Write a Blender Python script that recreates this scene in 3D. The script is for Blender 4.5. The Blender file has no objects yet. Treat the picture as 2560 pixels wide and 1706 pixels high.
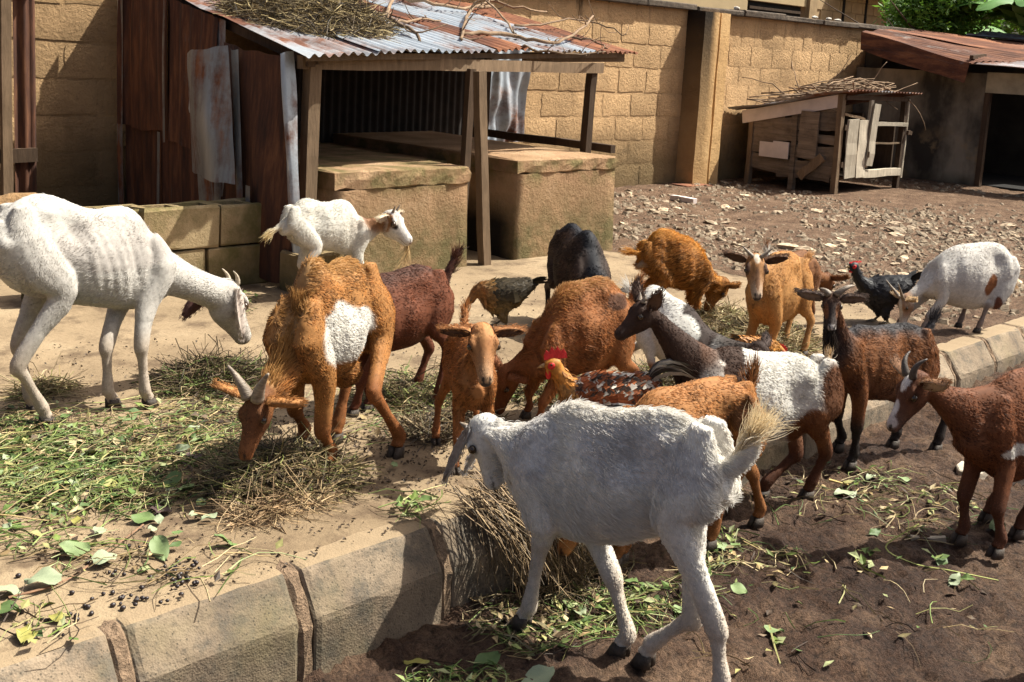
import bpy, math, random
import numpy as np
from mathutils import Vector, Matrix

# ---------------------------------------------------------------- camera, sky, sun, exposure
sc = bpy.context.scene
COL = sc.collection
cd = bpy.data.cameras.new("camera")
cam = bpy.data.objects.new("camera", cd)
COL.objects.link(cam)
cam.matrix_world = Matrix(((0.70840459, 0.07263611, -0.70205906, 0.0),
                           (-0.70371952, 0.14912541, -0.69465132, 0.0),
                           (0.05423808, 0.98614685, 0.15675658, 1.38),
                           (0, 0, 0, 1)))
cd.lens = 39.78
cd.sensor_width = 36.0
cd.shift_y = -0.1063
cd.clip_start = 0.05
cd.clip_end = 2000.0
sc.camera = cam

SUN_AZ = math.radians(-28.0)      # direction towards the sun, measured from +X
SUN_EL = math.radians(55.0)
sun_dir = Vector((math.cos(SUN_EL) * math.cos(SUN_AZ), math.cos(SUN_EL) * math.sin(SUN_AZ), math.sin(SUN_EL)))
w = bpy.data.worlds.new("World")
sc.world = w
w.use_nodes = True
nt = w.node_tree
nt.nodes.clear()
sky = nt.nodes.new("ShaderNodeTexSky")
sky.sky_type = 'NISHITA'
sky.sun_disc = False
sky.sun_elevation = SUN_EL
sky.sun_rotation = math.pi / 2 - SUN_AZ
sky.dust_density = 7.0
sky.air_density = 0.7
sky.ozone_density = 0.6
bg = nt.nodes.new("ShaderNodeBackground")
bg.inputs[1].default_value = 0.082
wo = nt.nodes.new("ShaderNodeOutputWorld")
nt.links.new(sky.outputs[0], bg.inputs[0])
nt.links.new(bg.outputs[0], wo.inputs[0])
sd = bpy.data.lights.new("sun", 'SUN')
sd.energy = 5.0
sd.angle = math.radians(0.53)
sd.color = (1.0, 0.95, 0.87)
so = bpy.data.objects.new("sun", sd)
COL.objects.link(so)
so.rotation_euler = sun_dir.to_track_quat('Z', 'Y').to_euler()
so.location = (3, -3, 8)
sc.view_settings.view_transform = 'Standard'
sc.view_settings.look = 'None'
sc.view_settings.exposure = 1.0
sc.view_settings.gamma = 1.0
try:
    sc.view_settings.use_white_balance = True      # the camera's daylight-shade white balance
    sc.view_settings.white_balance_temperature = 6500
    sc.view_settings.white_balance_tint = 6
except Exception:
    pass
sc.view_settings.use_curve_mapping = False
try:
    sc.cycles_curves.shape = 'RIBBONS'
    sc.cycles_curves.subdivisions = 2
except Exception:
    pass
sc.cycles.max_bounces = 4
sc.cycles.diffuse_bounces = 3
sc.cycles.glossy_bounces = 2
sc.cycles.transparent_max_bounces = 4

rng = np.random.default_rng(7)
random.seed(7)

# ---------------------------------------------------------------- helpers
def _hash(ix, iy, iz, seed):
    h = (ix.astype(np.int64) * 374761393 + iy.astype(np.int64) * 668265263 + iz.astype(np.int64) * 1274126177 + seed * 974711) & 0xffffffff
    h = ((h ^ (h >> 13)) * 1103515245) & 0xffffffff
    h = (h ^ (h >> 16)) & 0xffffff
    return h / float(0xffffff)

def vnoise(p, scale=1.0, seed=0):
    p = np.asarray(p, float) * scale
    if p.shape[-1] == 2:
        p = np.concatenate([p, np.zeros(p.shape[:-1] + (1,))], -1)
    i = np.floor(p)
    f = p - i
    f = f * f * (3 - 2 * f)
    ix, iy, iz = i[..., 0], i[..., 1], i[..., 2]
    r = 0
    for a in (0, 1):
        for b in (0, 1):
            for c in (0, 1):
                wgt = (f[..., 0] if a else 1 - f[..., 0]) * (f[..., 1] if b else 1 - f[..., 1]) * (f[..., 2] if c else 1 - f[..., 2])
                r = r + wgt * _hash(ix + a, iy + b, iz + c, seed)
    return r * 2 - 1

def fbm(p, scale, octv=4, seed=0, gain=0.5):
    r, a = 0, 1.0
    for k in range(octv):
        r = r + a * vnoise(p, scale * 2 ** k, seed + 31 * k)
        a *= gain
    return r

def smooth01(x, a, b):
    t = np.clip((np.asarray(x, float) - a) / (b - a), 0, 1)
    return t * t * (3 - 2 * t)

def mesh_obj(name, verts, faces, mat=None, parent=None, smooth=False, base=None, link=True):
    me = bpy.data.meshes.new(name)
    v = np.asarray(verts, float)
    if base is not None:
        v = v - np.asarray(base, float)
    me.from_pydata([tuple(x) for x in v], [], [tuple(int(i) for i in f) for f in faces])
    if smooth:
        me.polygons.foreach_set('use_smooth', [True] * len(me.polygons))
    if mat is not None:
        for m in (mat if isinstance(mat, (list, tuple)) else [mat]):
            me.materials.append(m)
    me.update()
    o = bpy.data.objects.new(name, me)
    COL.objects.link(o)
    if parent is not None:
        o.parent = parent
    return o

def fast_mesh(name, v, quads, mat, parent=None, smooth=True):
    """v: (n,3), quads: (m,k) arrays"""
    me = bpy.data.meshes.new(name)
    n, (m, k) = len(v), quads.shape
    me.vertices.add(n)
    me.vertices.foreach_set('co', np.asarray(v, np.float32).ravel())
    me.loops.add(m * k)
    me.loops.foreach_set('vertex_index', quads.astype(np.int32).ravel())
    me.polygons.add(m)
    me.polygons.foreach_set('loop_start', np.arange(0, m * k, k, dtype=np.int32))
    me.polygons.foreach_set('loop_total', np.full(m, k, np.int32))
    if smooth:
        me.polygons.foreach_set('use_smooth', np.ones(m, bool))
    me.update(calc_edges=True)
    me.validate()
    if mat is not None:
        me.materials.append(mat)
    o = bpy.data.objects.new(name, me)
    COL.objects.link(o)
    if parent is not None:
        o.parent = parent
    return o

def grid_faces(nu, nv, wrap_u=False):
    """index = i*nv + j"""
    f = []
    for i in range(nu if wrap_u else nu - 1):
        for j in range(nv - 1):
            a = i * nv + j
            b = ((i + 1) % nu) * nv + j
            f.append((a, b, b + 1, a + 1))
    return f

def grid_quads(nu, nv):
    i, j = np.meshgrid(np.arange(nu - 1), np.arange(nv - 1), indexing='ij')
    a = (i * nv + j).ravel()
    return np.stack([a, a + nv, a + nv + 1, a + 1], -1)

def tag(o, label=None, cat=None, group=None, kind=None):
    if label: o['label'] = label
    if cat: o['category'] = cat
    if group: o['group'] = group
    if kind: o['kind'] = kind
    return o

def thing(name, base, label, cat, group=None, rz=0.0):
    o = bpy.data.objects.new(name, None)
    o.empty_display_size = 0.1
    COL.objects.link(o)
    o.location = base
    o.rotation_euler = (0, 0, rz)
    return tag(o, label, cat, group)

def structure(o):
    o['kind'] = 'structure'
    return o

class MB:
    def __init__(s):
        s.v, s.f = [], []
    def add(s, verts, faces):
        n = len(s.v)
        s.v.extend([tuple(x) for x in verts])
        s.f.extend([tuple(i + n for i in f) for f in faces])
        return s
    def build(s, name, mat, parent=None, smooth=False, base=None):
        return mesh_obj(name, s.v, s.f, mat, parent, smooth, base)

def box_geo(x0, x1, y0, y1, z0, z1, bev=0.0, jit=0.0, rnd=None):
    """box with chamfered edges (24 verts) when bev>0"""
    c = np.array([(x0 + x1) / 2, (y0 + y1) / 2, (z0 + z1) / 2])
    h = np.array([abs(x1 - x0) / 2, abs(y1 - y0) / 2, abs(z1 - z0) / 2])
    if bev <= 0:
        v = [c + h * np.array(s) for s in [(-1, -1, -1), (1, -1, -1), (1, 1, -1), (-1, 1, -1), (-1, -1, 1), (1, -1, 1), (1, 1, 1), (-1, 1, 1)]]
        f = [(0, 3, 2, 1), (4, 5, 6, 7), (0, 1, 5, 4), (1, 2, 6, 5), (2, 3, 7, 6), (3, 0, 4, 7)]
    else:
        v, idx = [], {}
        for sx in (-1, 1):
            for sy in (-1, 1):
                for sz in (-1, 1):
                    s = np.array((sx, sy, sz), float)
                    for ax in range(3):
                        q = s * (h - bev)
                        q[ax] = s[ax] * h[ax]
                        idx[(sx, sy, sz, ax)] = len(v)
                        v.append(c + q)
        f = []
        I = lambda a, b, cc, ax: idx[(a, b, cc, ax)]
        for s in (-1, 1):
            q = [I(s, -1, -1, 0), I(s, 1, -1, 0), I(s, 1, 1, 0), I(s, -1, 1, 0)]
            f.append(tuple(q if s > 0 else q[::-1]))
            q = [I(-1, s, -1, 1), I(-1, s, 1, 1), I(1, s, 1, 1), I(1, s, -1, 1)]
            f.append(tuple(q if s > 0 else q[::-1]))
            q = [I(-1, -1, s, 2), I(1, -1, s, 2), I(1, 1, s, 2), I(-1, 1, s, 2)]
            f.append(tuple(q if s > 0 else q[::-1]))
        for a in (-1, 1):
            for b in (-1, 1):
                q = [I(-1, a, b, 1), I(1, a, b, 1), I(1, a, b, 2), I(-1, a, b, 2)]
                f.append(tuple(q if a * b > 0 else q[::-1]))
                q = [I(a, -1, b, 0), I(a, -1, b, 2), I(a, 1, b, 2), I(a, 1, b, 0)]
                f.append(tuple(q if a * b < 0 else q[::-1]))
                q = [I(a, b, -1, 0), I(a, b, 1, 0), I(a, b, 1, 1), I(a, b, -1, 1)]
                f.append(tuple(q if a * b < 0 else q[::-1]))
                for cc in (-1, 1):
                    q = [I(a, b, cc, 0), I(a, b, cc, 1), I(a, b, cc, 2)]
                    f.append(tuple(q if a * b * cc > 0 else q[::-1]))
    v = np.array(v)
    if jit > 0:
        r = rnd or rng
        v = v + r.uniform(-jit, jit, v.shape)
    return v, f

def beam_geo(p0, p1, w, h, up=(0, 0, 1), nseg=3, jit=0.004, rnd=None):
    """sawn timber between two points"""
    r = rnd or rng
    p0, p1, up = np.array(p0, float), np.array(p1, float), np.array(up, float)
    d = p1 - p0
    L = np.linalg.norm(d)
    d /= L
    s = np.cross(d, up)
    s /= np.linalg.norm(s)
    u = np.cross(s, d)
    v, f = [], []
    for i in range(nseg + 1):
        c = p0 + d * L * i / nseg + (s * r.uniform(-jit, jit) + u * r.uniform(-jit, jit))
        for a, b in ((-1, -1), (1, -1), (1, 1), (-1, 1)):
            v.append(c + s * a * (w / 2 + r.uniform(-jit, jit) * .5) + u * b * (h / 2 + r.uniform(-jit, jit) * .5))
    for i in range(nseg):
        for k in range(4):
            a, b = i * 4 + k, i * 4 + (k + 1) % 4
            f.append((a, b, b + 4, a + 4))
    f.append((3, 2, 1, 0))
    n = nseg * 4
    f.append((n, n + 1, n + 2, n + 3))
    return v, f

def tube_geo(pts, rad, n=6, cap=True):
    pts = np.asarray(pts, float)
    m = len(pts)
    rad = np.broadcast_to(np.asarray(rad, float), (m,))
    t = np.gradient(pts, axis=0)
    t /= np.linalg.norm(t, axis=1)[:, None] + 1e-12
    ref = np.array([0, 0, 1.0]) if abs(t[0][2]) < .9 else np.array([1.0, 0, 0])
    v = []
    s = np.cross(t[0], ref)
    for i in range(m):
        s = s - t[i] * np.dot(s, t[i])
        s /= np.linalg.norm(s) + 1e-12
        u = np.cross(t[i], s)
        for k in range(n):
            a = 2 * math.pi * k / n
            v.append(pts[i] + rad[i] * (math.cos(a) * s + math.sin(a) * u))
    f = []
    for i in range(m - 1):
        for k in range(n):
            a, b = i * n + k, i * n + (k + 1) % n
            f.append((a, b, b + n, a + n))
    if cap:
        f.append(tuple(range(n - 1, -1, -1)))
        f.append(tuple((m - 1) * n + k for k in range(n)))
    return v, f

# ---------------------------------------------------------------- materials
class NT:
    def __init__(s, name):
        s.m = bpy.data.materials.new(name)
        s.m.use_nodes = True
        s.t = s.m.node_tree
        s.b = s.t.nodes["Principled BSDF"]
        s.out = s.t.nodes["Material Output"]
        s.pos = None
    def n(s, kind, **kw):
        nd = s.t.nodes.new(kind)
        for k, v in kw.items():
            setattr(nd, k, v)
        return nd
    def l(s, a, b):
        s.t.links.new(a, b)
    def coord(s, kind='pos'):
        if kind == 'pos':
            if s.pos is None:
                s.pos = s.n("ShaderNodeNewGeometry").outputs["Position"]
            return s.pos
        return s.n("ShaderNodeTexCoord").outputs["Object"]
    def noise(s, scale, detail=4.0, rough=.55, coord='pos', stretch=None, dist=0.0):
        nd = s.n("ShaderNodeTexNoise")
        nd.inputs["Scale"].default_value = scale
        nd.inputs["Detail"].default_value = detail
        nd.inputs["Roughness"].default_value = rough
        nd.inputs["Distortion"].default_value = dist
        c = s.coord(coord)
        if stretch is not None:
            mp = s.n("ShaderNodeMapping")
            mp.inputs["Scale"].default_value = stretch
            s.l(c, mp.inputs["Vector"])
            c = mp.outputs[0]
        s.l(c, nd.inputs["Vector"])
        return nd.outputs["Fac"]
    def voro(s, scale, feature='F1', out="Distance", coord='pos', rand=1.0):
        nd = s.n("ShaderNodeTexVoronoi", feature=feature)
        nd.inputs["Scale"].default_value = scale
        nd.inputs["Randomness"].default_value = rand
        s.l(s.coord(coord), nd.inputs["Vector"])
        return nd.outputs[out]
    def ramp(s, fac, stops):
        r = s.n("ShaderNodeValToRGB")
        e = r.color_ramp.elements
        while len(e) < len(stops):
            e.new(0.5)
        for k, (p, c) in enumerate(stops):
            e[k].position = p
            e[k].color = (c, c, c, 1) if not isinstance(c, (tuple, list)) else (*c, 1)
        s.l(fac, r.inputs[0])
        return r.outputs[0]
    def mix(s, fac, a, b, blend='MIX'):
        m = s.n("ShaderNodeMix", data_type='RGBA', blend_type=blend)
        for sock, v in ((m.inputs[0], fac), (m.inputs[6], a), (m.inputs[7], b)):
            if hasattr(v, 'is_linked') or hasattr(v, 'links'):
                s.l(v, sock)
            elif isinstance(v, (tuple, list)):
                sock.default_value = (*v, 1)
            else:
                sock.default_value = v
        return m.outputs[2]
    def math(s, op, a, b=None, clamp=False):
        m = s.n("ShaderNodeMath", operation=op, use_clamp=clamp)
        for sock, v in ((m.inputs[0], a), (m.inputs[1], b)):
            if v is None: continue
            if hasattr(v, 'links'): s.l(v, sock)
            else: sock.default_value = v
        return m.outputs[0]
    def sep(s):
        x = s.n("ShaderNodeSeparateXYZ")
        s.l(s.coord(), x.inputs[0])
        return x.outputs
    def rnd(s):
        return s.n("ShaderNodeObjectInfo").outputs["Random"]
    def bump(s, h, strength=.5, dist=.01, prev=None):
        b = s.n("ShaderNodeBump")
        b.inputs["Strength"].default_value = strength
        b.inputs["Distance"].default_value = dist
        s.l(h, b.inputs["Height"])
        if prev is not None: s.l(prev, b.inputs["Normal"])
        return b.outputs[0]
    def done(s, col, rough=.9, normal=None, metal=0.0, spec=.3):
        if hasattr(col, 'links'): s.l(col, s.b.inputs["Base Color"])
        else: s.b.inputs["Base Color"].default_value = (*col, 1)
        if hasattr(rough, 'links'): s.l(rough, s.b.inputs["Roughness"])
        else: s.b.inputs["Roughness"].default_value = rough
        if hasattr(metal, 'links'): s.l(metal, s.b.inputs["Metallic"])
        else: s.b.inputs["Metallic"].default_value = metal
        s.b.inputs["Specular IOR Level"].default_value = spec
        if normal is not None: s.l(normal, s.b.inputs["Normal"])
        return s.m

def M_plain(name, col, rough=.8, var=.25, scale=12, bump=0.0, spec=.3, stretch=None, objrand=0.0):
    k = NT(name)
    n = k.noise(scale, 5, .6, stretch=stretch)
    c0 = tuple(x * (1 - var) for x in col)
    c1 = tuple(min(1, x * (1 + var)) for x in col)
    c = k.ramp(n, [(.3, c0), (.7, c1)])
    if objrand:
        r = k.ramp(k.rnd(), [(0, 1 - objrand), (1, 1 + objrand)])
        c = k.mix(1.0, c, r, 'MULTIPLY')
    nm = k.bump(k.noise(scale * 4, 4, .6, stretch=stretch), bump, .01) if bump else None
    return k.done(c, rough, nm, spec=spec)

# dirt yard
k = NT("dirt")
big = k.noise(.9, 5, .6)
med = k.noise(5, 6, .65)
fin = k.noise(48, 5, .78)
sx, sy, sz = k.sep()
c = k.ramp(med, [(.28, (.11, .064, .040)), (.5, (.22, .132, .080)), (.72, (.34, .225, .145))])
# trodden wet mud in front of the kerb, drier yard behind
mr = k.n("ShaderNodeMapRange")
mr.inputs[1].default_value = 2.35; mr.inputs[2].default_value = 2.95
mr.inputs[3].default_value = 1.0; mr.inputs[4].default_value = 0.0
k.l(k.math('ADD', sy, k.math('MULTIPLY', k.noise(1.6, 4, .6), .5)), mr.inputs[0])
wet = k.ramp(k.math('ADD', k.math('MULTIPLY', med, .6), k.math('MULTIPLY', big, .5)), [(.40, (.046, .024, .016)), (.54, (.092, .050, .031)), (.68, (.22, .135, .083))])
c = k.mix(mr.outputs[0], c, wet)
c = k.mix(.85, c, k.ramp(fin, [(.36, .22), (.50, .85), (.66, 1.35)]), 'MULTIPLY')
rough = k.ramp(k.math('MULTIPLY', mr.outputs[0], k.noise(2.2, 3)), [(.3, .95), (.6, .72)])
nm = k.bump(k.noise(48, 5, .78), 1.0, .06)
M_DIRT = k.done(c, rough, nm, spec=.25)

# concrete apron
k = NT("apron_concrete")
c = k.ramp(k.noise(1.3, 5, .6), [(.3, (.165, .115, .066)), (.55, (.255, .185, .110)), (.75, (.33, .25, .155))])
c = k.mix(k.ramp(k.noise(4.5, 6, .7), [(.50, 0.0), (.64, .8)]), c, (.085, .054, .031))
c = k.mix(k.ramp(k.noise(40, 4, .7), [(.58, 0.0), (.70, .55)]), c, (.08, .052, .03))
nm = k.bump(k.noise(30, 6, .75), .6, .016)
M_SLAB = k.done(c, .9, nm)

# kerb stones
k = NT("kerb_concrete")
c = k.ramp(k.noise(3.0, 6, .65), [(.3, (.12, .09, .062)), (.5, (.22, .165, .112)), (.72, (.31, .24, .165))])
c = k.mix(k.ramp(k.noise(9, 6, .75), [(.47, 0.0), (.62, .8)]), c, (.085, .075, .06))
c = k.mix(k.ramp(k.noise(2.1, 4, .6), [(.52, 0.0), (.75, .45)]), c, (.23, .20, .09))
c = k.mix(k.ramp(k.voro(75), [(.10, .8), (.26, .0)]), c, (.05, .042, .03))
c = k.mix(k.ramp(k.noise(38, 5, .75), [(.55, 0.0), (.68, .6)]), c, (.09, .075, .055))
c = k.mix(1.0, c, k.ramp(k.rnd(), [(0, .86), (1, 1.08)]), 'MULTIPLY')
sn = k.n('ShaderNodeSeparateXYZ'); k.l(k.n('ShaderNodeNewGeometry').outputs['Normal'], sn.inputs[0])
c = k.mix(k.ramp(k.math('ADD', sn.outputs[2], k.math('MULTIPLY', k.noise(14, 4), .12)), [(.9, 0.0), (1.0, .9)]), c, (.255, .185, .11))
nm = k.bump(k.noise(60, 5, .7), .5, .008)
nm = k.bump(k.voro(170), .3, .004, nm)
M_KERB = k.done(c, .92, nm)
M_MORTAR = M_plain("kerb_mortar", (.20, .135, .085), .95, .45, 40, 1.0)

# sandcrete wall blocks
def wall_mat(name, base, moss=0.0):
    k = NT(name)
    lo = tuple(x * .72 for x in base)
    hi = tuple(x * 1.18 for x in base)
    c = k.ramp(k.noise(2.2, 6, .65), [(.3, lo), (.52, base), (.75, hi)])
    c = k.mix(1.0, c, k.ramp(k.rnd(), [(0, .88), (.5, 1.0), (1, 1.10)]), 'MULTIPLY')
    c = k.mix(k.ramp(k.noise(28, 5, .75), [(.56, 0.0), (.70, .6)]), c, tuple(x * .5 for x in base))
    sx, sy, sz = k.sep()
    # damp dark foot of the wall
    low = k.n("ShaderNodeMapRange")
    low.inputs[1].default_value = .10; low.inputs[2].default_value = .62
    low.inputs[3].default_value = .8; low.inputs[4].default_value = 0.0
    k.l(k.math('ADD', sz, k.math('MULTIPLY', k.noise(2.5, 4), -.25)), low.inputs[0])
    c = k.mix(low.outputs[0], c, (.15, .11, .055))
    c = k.mix(k.math('MULTIPLY', low.outputs[0], k.ramp(k.noise(3.5, 4), [(.5, 0.0), (.7, .6)])), c, (.03, .026, .018))
    # soot streaks under the coping
    st = k.ramp(k.noise(2.0, 5, .6, stretch=(3.2, 3.2, .35)), [(.58, 0.0), (.72, .9)])
    top = k.n("ShaderNodeMapRange")
    top.inputs[1].default_value = 1.45; top.inputs[2].default_value = 2.0
    k.l(sz, top.inputs[0])
    c = k.mix(k.math('MULTIPLY', st, top.outputs[0]), c, (.045, .035, .022))
    nm = k.bump(k.noise(30, 6, .78), 1.0, .04)
    return k.done(c, .95, nm, spec=.15)
M_BLOCK = wall_mat("sandcrete_block", (.58, .375, .195))
M_WALLCORE = wall_mat("wall_mortar", (.56, .36, .185))

# pillar with black run-off stain
k = NT("pillar_stain")
c = k.ramp(k.noise(2.2, 6, .65), [(.3, (.40, .245, .11)), (.52, (.54, .34, .155)), (.75, (.62, .41, .20))])
sx, sy, sz = k.sep()
st = k.n("ShaderNodeMapRange")
st.inputs[1].default_value = 10.98; st.inputs[2].default_value = 10.83
k.l(k.math('ADD', sx, k.math('MULTIPLY', k.noise(5, 5, .6, stretch=(1, 1, .3)), .18)), st.inputs[0])
vv = k.n("ShaderNodeMapRange")
vv.inputs[1].default_value = 0.2; vv.inputs[2].default_value = 1.9
vv.inputs[3].default_value = .25; vv.inputs[4].default_value = 1.0
k.l(sz, vv.inputs[0])
c = k.mix(k.math('MULTIPLY', st.outputs[0], vv.outputs[0]), c, (.022, .016, .011))
nm = k.bump(k.noise(24, 6, .75), .8, .02)
M_PILLAR = k.done(c, .95, nm, spec=.15)

M_COPING = M_plain("coping_concrete", (.085, .065, .048), .95, .55, 14, .9)

# rusted / galvanised corrugated iron
def iron_mat(name, rustiness, silver=(.34, .37, .40), stretch=(9, 9, 1.2), dark=1.0):
    k = NT(name)
    n = k.noise(1.0, 6, .65, stretch=stretch)
    n2 = k.noise(3.0, 6, .7)
    f = k.math('ADD', k.math('MULTIPLY', n, .6), k.math('MULTIPLY', n2, .5))
    m = k.ramp(f, [(max(0.01, .56 - rustiness * .45), 0.0), (min(.98, .68 - rustiness * .35), 1.0)])
    r = k.ramp(k.noise(4, 6, .7, stretch=(stretch[0] * .4, stretch[1] * .4, stretch[2])),
               [(.30, (.030 * dark, .012 * dark, .007 * dark)), (.5, (.11 * dark, .038 * dark, .017 * dark)), (.72, (.28 * dark, .115 * dark, .048 * dark))])
    g = k.ramp(k.noise(2.5, 5, .6, stretch=stretch), [(.3, tuple(x * .6 for x in silver)), (.7, silver)])
    c = k.mix(m, g, r)
    met = k.ramp(m, [(0, .45), (1, 0.0)])
    ro = k.ramp(m, [(0, .42), (1, .85)])
    nm = k.bump(k.noise(45, 4, .6), .15, .004)
    return k.done(c, ro, nm, metal=met, spec=.4)
M_SILVER = iron_mat("galvanised_iron", .10, silver=(.50, .55, .60), stretch=(2.0, .5, 2.0))
M_SILVER2 = iron_mat("galvanised_iron_dull", .28, silver=(.44, .47, .50), stretch=(2.0, .5, 2.0))
M_RUSTROOF = iron_mat("rusted_roof_iron", .95, stretch=(2.0, .5, 2.0), dark=1.35)
M_RUSTWALL = iron_mat("rusted_wall_iron", .60, silver=(.15, .15, .15), stretch=(13, 13, .6), dark=.75)
M_RUSTDARK = iron_mat("dark_rusted_iron", .92, silver=(.13, .13, .13), stretch=(13, 13, .6), dark=.55)
M_GREYIRON = iron_mat("bent_grey_iron", .08, silver=(.27, .28, .28), stretch=(7, 7, .7))
M_EDGEIRON = iron_mat("bright_iron_edge", .05, silver=(.5, .54, .57), stretch=(3, 3, .8))

# timber
def wood_mat(name, col, var=.35, stretch=(14, 14, 2.0), objrand=.25, dirt=.4):
    k = NT(name)
    n = k.noise(2.0, 6, .7, stretch=stretch)
    c = k.ramp(n, [(.3, tuple(x * (1 - var) for x in col)), (.55, col), (.75, tuple(min(1, x * (1 + var)) for x in col))])
    c = k.mix(k.ramp(k.noise(5, 5, .7), [(.5, 0.0), (.72, dirt)]), c, tuple(x * .3 for x in col))
    c = k.mix(1.0, c, k.ramp(k.rnd(), [(0, 1 - objrand), (1, 1 + objrand)]), 'MULTIPLY')
    nm = k.bump(k.noise(8, 5, .7, stretch=stretch), .5, .006)
    return k.done(c, .9, nm, spec=.2)
M_WOOD = wood_mat("weathered_timber", (.17, .115, .07))
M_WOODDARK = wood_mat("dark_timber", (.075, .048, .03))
M_WOODPALE = wood_mat("pale_plank", (.40, .345, .265), .25)
M_WOODH = wood_mat("hutch_plank", (.175, .132, .095), .45, stretch=(3, 1.2, 16), dirt=.6)
M_PAINTW = M_plain("pinkish_white_paint", (.60, .52, .48), .7, .12, 7, .1)
M_STICK = wood_mat("dry_stick", (.24, .165, .105), .4, stretch=(6, 6, 6), objrand=.45)
M_BRANCH = wood_mat("grey_branch", (.20, .135, .085), .4, stretch=(6, 6, 6), objrand=.4)
# plastered platform with mossy slab edge
k = NT("platform_plaster")
sx, sy, sz = k.sep()
c = k.ramp(k.noise(2.4, 6, .65), [(.3, (.28, .17, .095)), (.52, (.44, .275, .155)), (.75, (.54, .37, .23))])
moss = k.n("ShaderNodeMapRange")
moss.inputs[1].default_value = .50; moss.inputs[2].default_value = .62
k.l(k.math('ADD', sz, k.math('MULTIPLY', k.noise(5, 4), .10)), moss.inputs[0])
topoff = k.n("ShaderNodeMapRange")
topoff.inputs[1].default_value = .675; topoff.inputs[2].default_value = .655
k.l(sz, topoff.inputs[0])
c = k.mix(k.math('MULTIPLY', k.math('MULTIPLY', moss.outputs[0], topoff.outputs[0]), k.ramp(k.noise(6, 4), [(.38, 0.0), (.6, .85)])), c, (.17, .145, .06))
low = k.n("ShaderNodeMapRange")
low.inputs[1].default_value = 0.05; low.inputs[2].default_value = .42
low.inputs[3].default_value = .95; low.inputs[4].default_value = 0.0
k.l(k.math('ADD', sz, k.math('MULTIPLY', k.noise(3, 4), -.22)), low.inputs[0])
c = k.mix(k.math('MULTIPLY', low.outputs[0], k.ramp(k.noise(9, 4), [(.3, .35), (.6, .9)])), c, (.105, .10, .042))
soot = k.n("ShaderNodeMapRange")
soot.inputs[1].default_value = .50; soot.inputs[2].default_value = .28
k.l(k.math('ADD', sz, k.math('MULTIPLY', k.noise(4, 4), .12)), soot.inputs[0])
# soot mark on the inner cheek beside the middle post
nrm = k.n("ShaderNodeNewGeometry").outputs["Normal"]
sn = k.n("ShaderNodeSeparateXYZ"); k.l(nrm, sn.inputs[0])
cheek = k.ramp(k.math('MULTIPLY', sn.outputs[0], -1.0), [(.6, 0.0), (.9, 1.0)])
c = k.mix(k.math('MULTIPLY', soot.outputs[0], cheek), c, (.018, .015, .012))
nm = k.bump(k.noise(26, 6, .78), 1.0, .035)
M_PLAT = k.done(c, .95, nm, spec=.15)

k = NT("hollow_block")
c = k.ramp(k.noise(3, 6, .65), [(.3, (.15, .11, .055)), (.52, (.27, .195, .105)), (.75, (.37, .28, .16))])
c = k.mix(k.ramp(k.noise(5, 5, .7), [(.45, 0.0), (.65, .7)]), c, (.085, .08, .025))
sx, sy, sz = k.sep()
lo = k.n("ShaderNodeMapRange"); lo.inputs[1].default_value = .26; lo.inputs[2].default_value = .02
k.l(k.math('ADD', sz, k.math('MULTIPLY', k.noise(5, 4), .1)), lo.inputs[0])
c = k.mix(k.math('MULTIPLY', lo.outputs[0], .75), c, (.06, .055, .022))
c = k.mix(1.0, c, k.ramp(k.rnd(), [(0, .85), (1, 1.12)]), 'MULTIPLY')
nm = k.bump(k.noise(70, 5, .75), .7, .010)
M_HOLLOW = k.done(c, .95, nm, spec=.15)

k = NT("stained_plaster")
sx, sy, sz = k.sep()
c = k.ramp(k.noise(1.6, 5, .6), [(.3, (.20, .17, .13)), (.7, (.32, .27, .20))])
st = k.ramp(k.noise(1.3, 5, .62, stretch=(1.0, 1.0, .55)), [(.42, 0.0), (.60, 1.0)])
c = k.mix(k.math('MULTIPLY', st, .9), c, (.03, .026, .022))
pat = k.ramp(k.noise(2.2, 5, .6), [(.54, 0.0), (.62, .8)])
low = k.n("ShaderNodeMapRange"); low.inputs[1].default_value = .75; low.inputs[2].default_value = .45
k.l(sz, low.inputs[0])
c = k.mix(k.math('MULTIPLY', pat, low.outputs[0]), c, (.30, .215, .12))
lo2 = k.n("ShaderNodeMapRange"); lo2.inputs[1].default_value = .22; lo2.inputs[2].default_value = .05
k.l(k.math('ADD', sz, k.math('MULTIPLY', k.noise(6, 4), .12)), lo2.inputs[0])
c = k.mix(k.math('MULTIPLY', lo2.outputs[0], .7), c, (.045, .036, .022))
M_STAIN = k.done(c, .93, k.bump(k.noise(40, 5, .7), .35, .006), spec=.15)
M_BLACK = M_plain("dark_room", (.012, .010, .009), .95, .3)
M_SHADEIRON = M_plain("shade_black_iron", (.022, .017, .014), .8, .4, 8)  # near-black base colour paints in the deep shade inside the shed
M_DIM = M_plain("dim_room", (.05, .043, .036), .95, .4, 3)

# ---------------------------------------------------------------- ground sheet
def front_z(X):
    return np.clip(-0.262 + 0.019 * (np.asarray(X, float) - 1.6), -0.30, -0.12)

def slab_edge(Y):
    Y = np.asarray(Y, float)
    return np.interp(Y, [2.30, 2.42, 2.7, 3.0, 3.5, 4.1, 4.8, 5.2, 6.0], [5.35, 5.45, 5.75, 6.15, 6.55, 6.35, 6.28, 6.32, 6.35]) + .10 * fbm(np.stack([Y * 0, Y], -1), 2.3, 3, 5)

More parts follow.
